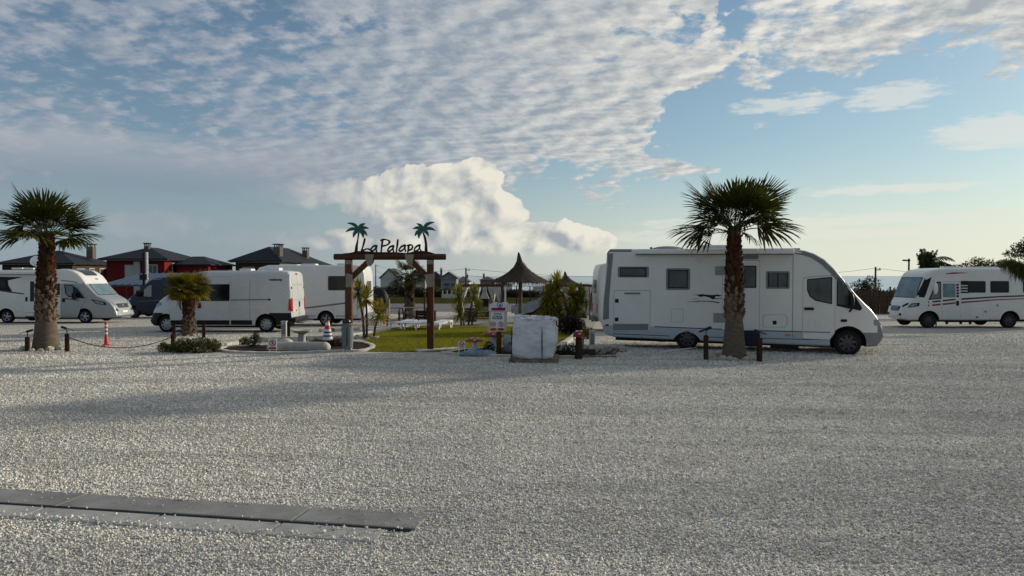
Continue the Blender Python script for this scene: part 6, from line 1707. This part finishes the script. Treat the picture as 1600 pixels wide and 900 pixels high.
def hydrant(label, px, py, m, h):
    root = thing('water_tap', label, 'water tap', G(px, py)); q = MB(); q.lathe([(.07, 0), (.05, .03), (.045, h * .75), (.06, h * .8), (.05, h * .95), (0, h)], 12); q.build('column', m, root, 50)
    q = MB(); q.tube([(-.1, 0, h * .72), (.1, 0, h * .72)], .03, 8); q.build('spout', m, root)
hydrant('small red water tap column behind the gate', 600.5, 507, mat('safety_red', (0.5, .02, .02)), .50)
hydrant('small green water tap column behind the gate', 605.3, 509, mat('tap_green', (0.02, 0.045, 0.05), .5), .50)
def planter(label, px0, px1, py, h):
    a, b_ = G(px0, py), G(px1, py); root = thing('planter', label, 'planter', (a + b_) / 2); w = (b_ - a).length
    for i in range(4): q = MB(); q.box((0, -.25, h * (.14 + .24 * i)), (w, .04, h * .22)); q.build('plank', mat('planter_dark', (0.028, 0.018, 0.014), .8, var=.3), root)
    for s_ in (-1, 1): q = MB(); q.box((s_ * (w / 2 - .03), .02, h / 2), (.05, .5, h)); q.build('side', mat('planter_dark', (0.028, 0.018, 0.014), .8), root)
    q = MB(); q.box((0, 0, h * .9), (w - .12, .42, .06)); q.build('soil', SOIL, root)
planter('dark timber planter behind the right gate post', 650, 681, 502, .62)
def rear_cover():
    p = G(590, 503.5); root = thing('bicycle_cover', 'black covered bicycle bundle behind the motorhome rear wall', 'cover', (p.x, p.y, p.z))
    q = MB(); q.blob((0, 0, 1.18), (.62, .45, .68), 18, 12, .18, 1.8, 3); q.build('cover', mat('cover_black', (0.012, 0.013, 0.014), .6, bump=.3, bscale=6), root, 60)
    q = MB(); q.tube([(-.3, 0, 0), (-.25, 0, .7)], .04, 8); q.tube([(.3, 0, 0), (.25, 0, .7)], .04, 8); q.build('stand', mid_grey, root)
    f = thing('beach_towel', 'pink and white striped towel hanging at the black cover', 'towel', G(606, 503.5))
    for i in range(4): q = MB(); q.box((-.09 + .06 * i, -.02, .80), (.058, .015, .92)); q.build('stripe', [mat('towel_pink', (0.50, 0.22, 0.20), .9), curtain_m][i % 2], f)
    q = MB(); q.tube([(-.14, 0, 0), (-.14, 0, 1.3), (.14, 0, 1.3)], .02, 6); q.build('rail', mid_grey, f)
    w = thing('picket_fence', 'small cream picket fence panel below the black cover', 'fence', G(582, 509))
    for i in range(8): q = MB(); hh = .42 + .05 * math.sin(i * 1.9); q.box((-.42 + .12 * i, 0, hh / 2), (.075, .03, hh)); q.build('picket', mat('cream_paint', (0.58, 0.53, 0.43), .7), w)
    for z in (.12, .32): q = MB(); q.box((0, .025, z), (.95, .02, .05)); q.build('rail', mat('cream_paint', (0.58, 0.53, 0.43), .7), w)
rear_cover()
def lamp_post(label, px, py, top, m):
    p = G(px, py); root = thing('garden_post', label, 'post', p); h = at(px, top, p.y).z - p.z
    q = MB(); q.box((0, 0, h / 2), (.09, .09, h)); q.build('post', m, root); q = MB(); q.box((0, 0, h + .04), (.14, .14, .08)); q.build('cap', mid_grey, root)
lamp_post('thin dark garden post with pale cap left of the right gate post', 663.5, 502, 456, wood_d)
lamp_post('short dark garden post left of the sun loungers', 624, 508, 487, wood_d)
# ================================================================== houses, fences, poles, trees beyond
slate = mat('slate_roof', (0.024, 0.027, 0.034), .75, var=.2, scale=3, bump=.3, bscale=12)
red_wall = mat('red_render', (0.15, 0.014, 0.015), .8, var=.12, scale=2)
brick_w = mat('brown_stone_wall', (0.085, 0.050, 0.028), .9, var=.4, scale=5, bump=.4, bscale=9)
tan_wall = mat('tan_wall', (0.24, 0.19, 0.14), .9, var=.15, scale=2)
grey_wall = mat('grey_wall', (0.26, 0.255, 0.25), .85, var=.1)
white_wall = mat('white_wall', (0.60, 0.57, 0.50), .85, var=.06)
trim_w = mat('pale_trim', (0.42, 0.41, 0.39), .7)
blind_w = mat('pale_blind', (0.45, 0.45, 0.43), .6)

def house(name, label, corner, w, dp, eave, rh, wall, roof, over=.5, rz=0.0, hip=True, wins=(), swins=(), chims=(), side_wall=None, band=None, gable_axis='y'):
    """corner: near right corner on the ground; the front runs to the left (-x), the side back (+y)"""
    root = thing(name, label, 'house', corner, rz)
    q = MB(); q.box((-w / 2, dp / 2, eave / 2 - 1), (w, dp, eave + 2))
    o = q.build('wall', wall, root)
    if side_wall: q = MB(); q.box((.02, dp / 2, eave / 2 - 1), (.05, dp - .02, eave + 1.9)); q.build('side_wall', side_wall, root)
    x0, x1, y0, y1 = -w - over, over, -over, dp + over
    q = MB()
    if hip:
        m_ = min(x1 - x0, y1 - y0) / 2
        if (x1 - x0) >= (y1 - y0): ra, rb_ = (x0 + m_, (y0 + y1) / 2), (x1 - m_ - .01, (y0 + y1) / 2)
        else: ra, rb_ = ((x0 + x1) / 2, y0 + m_), ((x0 + x1) / 2, y1 - m_)
        z = eave + .12; T = z + rh
        vs = [(x0, y0, z), (x1, y0, z), (x1, y1, z), (x0, y1, z), (*ra, T), (*rb_, T), (x0, y0, z - .14), (x1, y0, z - .14), (x1, y1, z - .14), (x0, y1, z - .14)]
        if (x1 - x0) >= (y1 - y0): fs = [(0, 1, 5, 4), (1, 2, 5), (2, 3, 4, 5), (3, 0, 4)]
        else: fs = [(0, 1, 4), (1, 2, 5, 4), (2, 3, 5), (3, 0, 4, 5)]
        fs += [(0, 6, 7, 1), (1, 7, 8, 2), (2, 8, 9, 3), (3, 9, 6, 0), (6, 9, 8, 7)]
    elif gable_axis == 'y':
        z = eave + .1; T = z + rh; mx = (x0 + x1) / 2
        vs = [(x0, y0, z), (mx, y0, T), (x1, y0, z), (x0, y1, z), (mx, y1, T), (x1, y1, z), (x0, y0, z - .2), (mx, y0, T - .2), (x1, y0, z - .2), (x0, y1, z - .2), (mx, y1, T - .2), (x1, y1, z - .2)]
        fs = [(0, 1, 4, 3), (1, 2, 5, 4), (6, 9, 10, 7), (7, 10, 11, 8), (0, 6, 7, 1), (1, 7, 8, 2), (3, 4, 10, 9), (4, 5, 11, 10), (0, 3, 9, 6), (2, 8, 11, 5)]
        g = MB(); g.prism([(-w, eave - .01), (0, eave - .01), (-w / 2, eave + rh * .92)], .02, dp - .02); g.build('gable', wall, root)
    q.add(vs, fs); ro = q.build('roof', roof, root)
    q = MB(); q.box((-w / 2, -over * .5, eave - .06), (w + over * 1.6, .1, .12)); q.build('eaves_board', trim_w, root)
    q = MB(); q.box((over * .5, dp / 2, eave - .065), (.1, dp + over * 1.6, .12)); q.build('eaves_board', trim_w, root)
    for (x, z, a, b_, gm) in wins:
        f = MB(); f.box((x, -.03, z), (a + .3, .1, b_ + .3)); fo = f.build('window', trim_w, root)
        g = MB(); g.box((x, -.07, z), (a, .06, b_)); g.build('pane', gm, fo)
        g = MB(); g.box((x, -.085, z), (.07, .06, b_)); g.build('mullion', trim_w, fo)
        g = MB(); g.box((x, -.12, z - b_ / 2 - .18), (a + .4, .16, .08)); g.build('sill', trim_w, fo)
    for (y, z, a, b_, gm) in swins:
        f = MB(); f.box((.06, y, z), (.1, a + .3, b_ + .3)); fo = f.build('window', trim_w, root)
        g = MB(); g.box((.10, y, z), (.06, a, b_)); g.build('pane', gm, fo)
    for (x, y, z, a, h) in chims:
        c = MB(); c.box((x, y, z), (a, a, h)); co = c.build('chimney', mat('chimney_render', (0.13, 0.115, 0.10), .9, var=.2), root)
        c = MB(); c.box((x, y, z + h / 2 + .35), (a * 1.25, a * 1.25, .12)); c.build('chimney_cap', slate, co)
        c = MB()
        for sx in (-1, 1):
            for sy in (-1, 1): c.box((x + sx * a * .38, y + sy * a * .38, z + h / 2 + .14), (.12, .12, .30))
        c.build('chimney_leg', mid_grey, co)
    return root
def ground_at(px, d): p = at(px, 431, d); return Vector((p.x, d, gz(d)))

d = 90.0; k = d / FPX
red = house('house', 'dark red two storey house with slate hip roof behind the small palm', ground_at(257, d), 7.2, 9.5, 5.55, 1.55, red_wall, slate, over=.75,
      wins=((-4.1, 4.1, 1.3, 1.3, blind_w), (-5.2 + 3.6 + .2, 4.15, .9, 1.3, glass_h), (-2.8 + -.1, 3.0, .7, 1.1, blind_w)), swins=((2.5, 4.4, .9, 1.2, glass_h), (6.5, 4.4, .9, 1.2, glass_h)),
      chims=((-3.6, 3.0, 6.5, .6, 1.7),))
q = MB(); q.box((-3.35, -.12, 2.6), (.75, .2, 5.4)); q.build('pilaster', trim_w, red)
q = MB(); q.box((2.6, 6, 2.2), (4.0, 8, 5.6)); q.build('annex_wall', red_wall, red)
q = MB(); z = 5.0; q.add([(.3, 1.6, z), (5.1, 1.6, z), (5.1, 10.4, z), (.3, 10.4, z), (.9, 6, z + 1.1), (2.4, 6, z + 1.1), (.3, 1.6, z - .14), (5.1, 1.6, z - .14), (5.1, 10.4, z - .14), (.3, 10.4, z - .14)], [(0, 1, 5, 4), (1, 2, 5), (2, 3, 4, 5), (3, 0, 4), (0, 6, 7, 1), (1, 7, 8, 2), (2, 8, 9, 3), (3, 9, 6, 0)]); q.build('annex_roof', slate, red)
d = 98.0
left = house('house', 'brown stone house with slate roof behind the left palm', ground_at(113, d), 9.5, 9.5, 5.30, 1.9, brick_w, slate, over=.7,
      wins=((-.8, 4.0, .9, 1.1, glass_h), (-4.5, 4.0, 1.0, 1.1, glass_h)), swins=((1.8, 4.0, 1.5, 1.1, blind_w), (4.4, 4.0, 1.0, 1.3, glass_h), (7.0, 4.0, 1.0, 1.3, glass_h)), chims=((-.6, 5.5, 7.0, .9, 1.7),))
q = MB(); q.box((1.9, 10.5, 1.6), (3.6, 6, 6.2)); q.build('annex_wall', red_wall, left)
q = MB(); q.box((3.72, 9.0, 3.9), (.08, 1.1, 1.0)); q.build('annex_window', white_wall, left)
d = 96.0
house('house', 'tan house with wide slate hip roof and three chimneys behind the white van', ground_at(437, d), 6.3, 12.0, 5.55, 2.0, brick_w, slate, over=.75, rz=R(-9), side_wall=tan_wall,
      wins=((-4.4, 4.1, 1.5, 1.2, blind_w), (-1.8, 4.1, .7, 1.0, glass_h)), swins=((4, 4.1, 1.2, 1.2, glass_h), (8, 4.1, 1.2, 1.2, glass_h)), chims=((-.9, 1.4, 6.45, .9, 2.2), (-3.0, 6, 7.35, .75, .8), (-.6, 9.2, 6.7, .75, 1.3)))
house('house', 'dark roofed house corner behind the tan house beside a bush', ground_at(503, 118), 6, 10, 5.3, 1.6, brick_w, slate, over=.8)

def carport():
    D = 60.0; root = thing('carport', 'long shelter with blue grey standing seam metal roof behind the vans', 'shelter', ground_at(160, D))
    w = (332 - 158) * D / FPX; z0 = at(160, 445, D).z - gz(D); z1 = at(172, 427, D + 7).z - gz(D)
    sm = mat('blue_metal_roof', (0.060, 0.090, 0.14), .85, metal=.0, var=.1)
    q = MB(); q.add([(0, 0, z0), (w, 0, z0), (w, 7, z1), (0, 7, z1), (0, 0, z0 - .12), (w, 0, z0 - .12), (w, 7, z1 - .12), (0, 7, z1 - .12)], [(0, 1, 2, 3), (7, 6, 5, 4), (0, 4, 5, 1), (1, 5, 6, 2), (2, 6, 7, 3), (3, 7, 4, 0)]); q.build('roof_sheet', sm, root)
    n = 16
    for i in range(n + 1): q = MB(); x = w * i / n; q.beam((x, -.01, z0 + .03), (x, 7, z1 + .03), .06, .07); q.build('seam', sm, root)
    q = MB(); q.box((w / 2, 6.6, (z1 - .4) / 2), (w, .2, z1 - .2)); q.build('back_wall', mat('shed_wall', (0.05, 0.04, 0.033), .9), root)
    for i in range(6): q = MB(); q.box((w * i / 5 * .96 + .15, .15, z0 / 2 - .1), (.14, .14, z0 - .05)); q.build('post', wood_d, root)
    fl = thing('flue_pipe', 'tall shiny flue pipe rising in front of the red house', 'flue pipe', ground_at(227.5, 59)); h = at(228, 394, 59).z - gz(59)
    q = MB(); q.tube([(.12, 0, 0), (.12, 0, h)], .10, 12); q.build('pipe', chrome, fl, 50); q = MB(); q.tube([(-.16, 0, 0), (-.16, 0, h - .05)], .09, 10); q.build('dark_pipe', black_pl, fl, 50)
    q = MB(); q.box((-.1, -.05, at(228, 433, 59).z - gz(59)), (.55, .4, .45)); q.build('collar', black_pl, fl)
carport()

# ---- far side of the road
house('house', 'white gabled house with dark slate roof far behind the gate', ground_at(621, 230), 5.4, 11, 5.6, 3.0, white_wall, slate, over=.45, hip=False, wins=((-2.7, 2.2, 1.2, 1.6, glass_h),))
house('house', 'grey house with dark roof and pale balcony far behind the gate', ground_at(664, 235), 6.2, 10, 5.2, 2.9, grey_wall, slate, over=.5, hip=False, wins=((-4.4, 3.6, 1.2, 1.6, white_wall), (-2.2, 3.6, 1.4, 1.6, white_wall)))
house('house', 'brown house with dark hip roof right of the gate post far away', ground_at(690, 245), 5.0, 9, 5.6, 2.4, brick_w, slate, over=.5, chims=((-.4, 3, 7.8, .7, 2.4),))
house('house', 'grey house with pale metal roof and dark gable behind the power pole', ground_at(713, 215), 4.6, 9, 5.3, 1.9, grey_wall, mat('pale_roof', (0.17, 0.18, 0.19), .6), over=.5, hip=False, wins=((-3.4, 3.4, .8, 1.0, glass_h), (-2.4, 3.4, .8, 1.0, glass_h), (-1.0, 3.2, .9, 1.5, glass_h)))
house('house', 'small pale house wing right of the power pole', ground_at(733, 225), 4.0, 8, 4.4, 1.6, white_wall, mat('pale_roof', (0.17, 0.18, 0.19), .6), over=.5, chims=((-.8, 3, 6.0, .6, 1.2),))
house('house', 'small tan roofed house seen above the gazebo', ground_at(772, 260), 5.0, 8, 5.4, 1.2, tan_wall, mat('tan_roof', (0.15, 0.105, 0.075), .8), over=.4, wins=((-2.4, 3.2, 1.0, 1.2, glass_h),), chims=((-3.8, 3, 6.8, .7, 1.4),))
house('house', 'low white building far beyond the hedge behind the parasol', ground_at(866, 330), 9.5, 7, 3.0, .8, white_wall, mat('pale_roof2', (0.35, 0.34, 0.32), .7), over=.3)
house('house', 'distant pale house above the hedge right of the tan one', ground_at(800, 320), 7.5, 7, 4.2, 1.0, white_wall, mat('tan_roof', (0.15, 0.105, 0.075), .8), over=.3)

def hedge(label, px, d, w, h, m, seed, n=2600):
    c = ground_at(px, d); return bush('hedge_bush', label, c, [((-w * .28, 0, h * .48), (w * .34, w * .22, h * .52)), ((w * .28, .3, h * .44), (w * .34, w * .22, h * .46)), ((0, -.2, h * .36), (w * .4, w * .24, h * .40))], n, .42, m, seed, 'bush', group='far bushes beyond the road')
gh = leafmat('far_green', (0.030, 0.036, 0.016), (0.065, 0.066, 0.028), .15); gd = leafmat('far_dark', (0.014, 0.018, 0.010), (0.032, 0.036, 0.018), .12)
hl = ['far bush left of the white gabled house', 'far bush right of the white gabled house', 'far bush below the balcony house', 'far bush left of the right gate post', 'far bush right of the right gate post', 'far bush below the brown house', 'far bush below the pale roofed house', 'far bush behind the gazebo curtains', 'dark far hedge left of the parasol pole', 'dark far hedge at the parasol pole', 'dark far hedge right of the parasol pole', 'dark far hedge above the tarpaulin', 'dark far hedge left of the yuccas', 'dark far hedge right of the yuccas']
for i, (px, d_, w, h, m) in enumerate(((596, 200, 6, 3.0, gd), (628, 190, 6, 4.4, gd), (645, 185, 6, 2.8, gd), (661, 180, 5, 2.4, gh), (683, 178, 7, 2.4, gh), (694, 190, 6, 2.4, gh), (718, 185, 7, 2.0, gh), (745, 180, 8, 2.2, gd), (795, 175, 8, 2.1, gd), (817, 172, 7, 2.0, gd), (838, 178, 7, 1.3, gd), (862, 182, 8, 1.4, gd), (884, 185, 8, 1.6, gd), (915, 185, 9, 1.6, gd))):
    hedge(hl[i], px, d_, w, h, m, 20 + i)
def balustrade():
    D = 160; root = thing('balustrade', 'small white balustrade in front of the pale roofed house', 'balustrade', ground_at(702, D)); 
    q = MB(); q.box((0, 0, .75), (3.4, .3, .3)); q.build('base', white_wall, root)
    for i in range(4): q = MB(); q.box((-1.5 + i * 1.0, 0, 1.25), (.22, .22, .9)); q.build('pillar', white_wall, root)
    q = MB(); q.box((0, 0, .3), (3.4, .3, .62)); q.build('wall', white_wall, root)
balustrade()

# ---- thin metal fence behind the terrace
def iron_fence():
    D = 47.0; root = thing('wire_fence', 'thin dark rail fence behind the parasols and gazebos', 'fence', ground_at(860, D)); X = lambda px: (px - 860) * D / FPX
    h = at(800, 446.6, D).z - gz(D); im = mat('fence_brown', (0.055, 0.040, 0.034), .7)
    for px in list(range(786, 960, 21)): q = MB(); q.box((X(px), 0, h / 2), (.07, .05, h)); q.build('post', im, root)
    for z in (h - .02, h * .55): 
        q = MB(); q.box((X(872), .03, z), (X(958) - X(786), .02, .035 if z > 1.5 else .018)); q.build('rail', im, root)
    q = MB()
    for px in np.arange(786, 958, 3.5): q.box((X(px), .035, h * .5), (.008, .008, h * .96))
    q.build('mesh_wires', im, root)
iron_fence()
for (px, lab) in ((789.5, 'pale metal pole at the right end of the left gazebo'), (931, 'grey square column beside the hidden motorhome'), (926, 'dark post left of the grey column')):
    p = ground_at(px, 40); root = thing('metal_pole', lab, 'pole', p); h = at(px, 447, 40).z - p.z
    q = MB(); q.box((0, 0, h / 2), (.13 if px > 900 else .09, .13 if px > 900 else .09, h)); q.build('shaft', [plastic_w, grey_trim, wood_d][(px > 900) + (px == 926)], root); q = MB(); q.box((0, 0, h + .015), (.16, .16, .03)); q.build('cap', mid_grey, root)

# ---- power poles and lines
wire_m = mat('cable', (0.05, 0.05, 0.055), .7); pole_m = mat('pole_grey', (0.075, 0.072, 0.070), .85, var=.2)
def power_pole(label, px, d, top, r_=.14, arm=1):
    p = ground_at(px, d); h = at(px, top, d).z - p.z; root = thing('power_pole', label, 'power pole', p)
    q = MB(); q.tube([(0, 0, -.3), (0, 0, h)], [r_, r_ * .7], 10); q.build('mast', pole_m, root, 50)
    if arm:
        q = MB(); q.box((.25, 0, h - .35), (.7, .1, .1)); q.build('crossarm', pole_m, root)
        for x in (0, .5): q = MB(); q.lathe([(.05, 0), (.06, .08), (.03, .2)], 8, c=(x, 0, h - .30)); q.build('insulator', mid_grey, root)
    return p + Vector((0, 0, h - .15))
pA = power_pole('small far power pole above the motorhome rear', 587, 190, 413.5, .16); pB = power_pole('dark power pole left of the gazebo', 728, 110, 418.5, .16); pC = power_pole('power pole above the dark tree at the right', 1368, 85, 417, .14)
pD = power_pole('thin far power pole beside the tan house', 344, 150, 413.5, .14)
pE, pF = at(860, 427, 150), at(1650, 418, 120)
def cable(label, a, b_, s_, r_=.022): q = MB(); q.tube(smooth_path(sag(a, b_, s_), 4), r_, 5); tag(q.build('power_line', wire_m), label, 'cable')
cable('upper cable from the far pole to the pole by the gazebo', pA, pB, 1.0); cable('lower cable from the far pole to the pole by the gazebo', pA - Vector((0, 0, 1.6)), pB - Vector((0, 0, 1.3)), 1.0)
# the poles these lines run on to stand behind the big motorhome and off to the right
pX = power_pole('power pole hidden behind the large motorhome', 1190, 120, 421, .14)
pY = power_pole('power pole beyond the right edge', 1760, 100, 405, .14)
cable('upper cable from the gazebo pole towards the motorhome', pB, pX, 1.2); cable('lower cable from the gazebo pole towards the motorhome', pB - Vector((0, 0, 1.0)), pX - Vector((0, 0, 1.0)), 1.2)
cable('cable from behind the motorhome to the pole above the dark tree', pX, pC, .6, .018); cable('cable from the pole above the dark tree to the right', pC, pY, 1.5, .018)
cable('cable from the thin pole towards the tan house', pD, at(392, 412, 100), .3, .02)
def lamp():
    p = ground_at(1420, 52); h = at(1420, 404, 52).z - p.z; root = thing('street_lamp', 'street lamp with small head in front of the feathery palm', 'street lamp', p)
    q = MB(); q.tube([(0, 0, -.1), (0, 0, h)], [.08, .06], 10); q.build('mast', pole_m, root, 50); q = MB(); q.beam((.05, 0, h - .15), (-.42, 0, h - .12), .2, .1); q.build('head', black_pl, root)
    q = MB(); q.box((-.05, 0, h * .72), (.18, .14, .22)); q.build('control_box', mid_grey, root)
lamp()

# ---- right: reed fence, dark tree, palms, bushes
def reed_fence():
    D = 53.0; root = thing('reed_fence', 'brown reed screen fence behind the right motorhome', 'fence', ground_at(1440, D)); X = lambda px: (px - 1440) * D / FPX
    r2 = random.Random(8); reed = mat('reed', (0.085, 0.058, 0.036), .95, var=.5, scale=6, stretch=(6, 1, .15)); x = X(1328); i = 0
    while x < X(1720):
        q = MB(); w = 1.5; vs = []; fs = []
        n = 26; hb = 1.75 + r2.uniform(-.08, .08)
        for j in range(n): xx = x + w * j / n; hh = hb + r2.uniform(-.10, .12); q.box((xx + w / n / 2, r2.uniform(-.02, .02), hh / 2 - .05), (w / n * .92, .03, hh + .1))
        q.build('panel', reed, root); q = MB(); q.box((x, .08, .95), (.09, .09, 2.1)); q.build('post', wood_d, root); x += w; i += 1
    for z in (.5, 1.3): q = MB(); q.box(((X(1328) + X(1720)) / 2, -.04, z), (X(1720) - X(1328), .02, .03)); q.build('rail', wood_d, root)
reed_fence()
def tree(name, label, px, d, trunk_h, blobs, n, size, m, seed, cat='tree'):
    root = thing(name, label, cat, ground_at(px, d)); r2 = random.Random(seed); q = MB()
    q.tube([(0, 0, -.1), (.05, 0, trunk_h * .5), (-.03, .05, trunk_h)], [.16, .12, .09], 8)
    for (o, r_) in blobs: q.tube([(0, 0, trunk_h * .8), (o[0] * .5, o[1] * .5, (trunk_h + o[2]) / 2), (o[0], o[1], o[2] + r_[2] * .3)], [.08, .05, .02], 6)
    q.build('trunk', stem_m, root, 50); q = MB(); tot = sum(b_[1][0] * b_[1][2] for b_ in blobs)
    for i, (o, r_) in enumerate(blobs): leaf_cloud(q, o, r_, int(n * r_[0] * r_[2] / tot), size, seed * 17 + i, low=-5)
    q.build('crown', m, root); return root
tree('tree', 'dark rounded tree beside the power pole right of the motorhome', 1353, 55, 1.0, [((-.4, 0, 1.9), (.75, .6, .65)), ((.45, .1, 2.1), (.7, .6, .7)), ((0, 0, 1.2), (1.1, .7, .7)), ((.8, 0, 1.4), (.5, .5, .5))], 2600, .16, dark_leaf, 1)
tree('tree', 'broad olive tree behind the right motorhome', 1528, 47, 1.8, [((-1.1, 0, 2.9), (.8, .7, .55)), ((0, 0, 3.3), (.9, .8, .6)), ((1.0, 0, 3.1), (.8, .7, .6)), ((.3, 0, 2.6), (1.5, .8, .6)), ((-1.9, 0, 2.7), (.6, .6, .4)), ((1.9, 0, 3.2), (.8, .7, .6)), ((2.9, 0, 2.9), (.8, .7, .6))], 5200, .16, shrub_leaf, 2)
def pine():
    root = tree('pine_tree', 'dark pine branch reaching in at the right edge', 1630, 40, 4.2, [((-1.6, 0, 3.75), (.55, .5, .25)), ((-1.1, 0, 4.1), (.7, .5, .32)), ((-.4, 0, 4.3), (.9, .6, .5)), ((.4, 0, 4.6), (1.1, .8, .6)), ((1.4, 0, 4.2), (.9, .7, .5)), ((-.8, 0, 3.6), (.5, .5, .22)), ((.2, 0, 5.1), (.8, .7, .5))], 6000, .12, dark_leaf, 5)
pine()
def feather_palm(label, px, d, trunk_h, fronds, seed, m, L0=1.9):
    root = thing('palm_tree', label, 'palm tree', ground_at(px, d)); r2 = random.Random(seed)
    q = MB(); q.tube([(0, 0, -.1), (.03, 0, trunk_h * .5), (0, 0, trunk_h)], [.2, .15, .13], 12); q.build('trunk', stem_m, root, 50)
    for (az_, el0, L, curve) in fronds:
        q = MB(); n = 18; pts = []; d0 = Vector((math.cos(az_), math.sin(az_), 0)); p = Vector((0, 0, trunk_h)); e = el0
        for i in range(n + 1): pts.append(p.copy()); p = p + (d0 * math.cos(e) + Vector((0, 0, math.sin(e)))) * (L / n); e -= curve / n
        q.tube(pts, [.03 * (1 - i / (n + 2)) + .004 for i in range(n + 1)], 5, caps=False)
        sd_ = Vector((-d0.y, d0.x, 0))
        for i in range(2, n + 1):
            for s_ in (-1, 1):
                for kk in range(3):
                    t = (i + kk / 3) / n; pp = pts[i].lerp(pts[min(n, i + 1)], kk / 3); ll = .42 * math.sin(math.pi * min(1, .15 + t * .75)) * r2.uniform(.7, 1.15)
                    fw = (pts[min(n, i + 1)] - pts[max(0, i - 1)]).normalized(); dr = sd_ * s_ * r2.uniform(.35, .8) + fw * .45 - Vector((0, 0, r2.uniform(.4, 1.0))); dr.normalize()
                    w = fw * .014; q.add([pp - w, pp + w, pp + dr * ll * .6 + w * .8, pp + dr * ll - Vector((0, 0, ll * .15))], [(0, 1, 2, 3)])
        q.build('frond', m, root)
    return root
fr = [(.5 * i, 1.54 - .10 * (i % 3), 1.15 + .1 * (i % 4), .35) for i in range(13)] + [(.05, 1.25, 2.0, 2.3), (.25, .95, 1.8, 2.2), (5.9, 1.1, 2.1, 2.3), (3.1, .75, 1.0, 1.9), (3.5, .95, .9, 2.0), (.0, 1.45, 2.2, 2.2)]
feather_palm('feathery palm with arching fronds behind the right motorhome', 1447, 42, 2.75, fr, 3, dark_leaf)
def willow(label, px, d, h, seed):
    """loose tree with hanging sprays; its trunk stands just outside the picture"""
    root = thing('tree', label, 'tree', ground_at(px, d)); r2 = random.Random(seed); q = MB(); w = MB()
    q.tube([(0, 0, -.1), (.05, 0, h * .55), (-.1, 0, h)], [.10, .08, .05], 8)
    for i in range(16):
        a = r2.uniform(0, 6.283); L = r2.uniform(.5, 1.15); p = [Vector((-.1, 0, h * r2.uniform(.8, 1.0)))]
        for k_ in range(1, 6): t = k_ / 5; p.append(p[0] + Vector((math.cos(a) * L * t, math.sin(a) * L * .7 * t, .38 * math.sin(t * 2.2) * L)))
        q.tube(p, [.03, .022, .018, .013, .009, .005], 5)
        for k_ in range(70):
            t = r2.uniform(.15, 1.0); b0 = p[0].lerp(p[-1], t) + Vector((r2.uniform(-.12, .12), r2.uniform(-.12, .12), .38 * math.sin(t * 2.2) * L - (p[-1].z - p[0].z) * t + r2.uniform(-.05, .12)))
            ll = r2.uniform(.18, .55); dx = Vector((r2.uniform(-.10, .10), r2.uniform(-.1, .1), -ll)); sd_ = Vector((.011, .004, 0))
            w.add([b0 - sd_, b0 + sd_, b0 + dx * .6 + sd_ * .8, b0 + dx, b0 + dx * .6 - sd_ * .8], [(0, 1, 2, 3, 4)])
    q.build('trunk', stem_m, root, 50); w.build('crown', shrub_leaf, root)
willow('loose drooping foliage hanging over the right motorhome roof at the right edge', 1606, 30.8, 2.75, 4)
bush('shrub', 'leafy bush beside the tan house roof behind the gate beam', ground_at(520, 70), [((0, 0, 2.6), (1.4, .8, .9)), ((-.8, 0, 2.0), (1.0, .8, 1.2)), ((.4, 0, 1.2), (1.3, .8, 1.2))], 1800, .26, dark_leaf, 31, 'bush')
bush('shrub', 'small yellowish bush in front of the tan house chimney', ground_at(432, 70), [((0, 0, 2.6), (.9, .7, .6)), ((.6, 0, 2.2), (.7, .6, .6)), ((0, 0, 1.2), (.7, .6, 1.2))], 1100, .24, shrub_leaf, 32, 'bush')
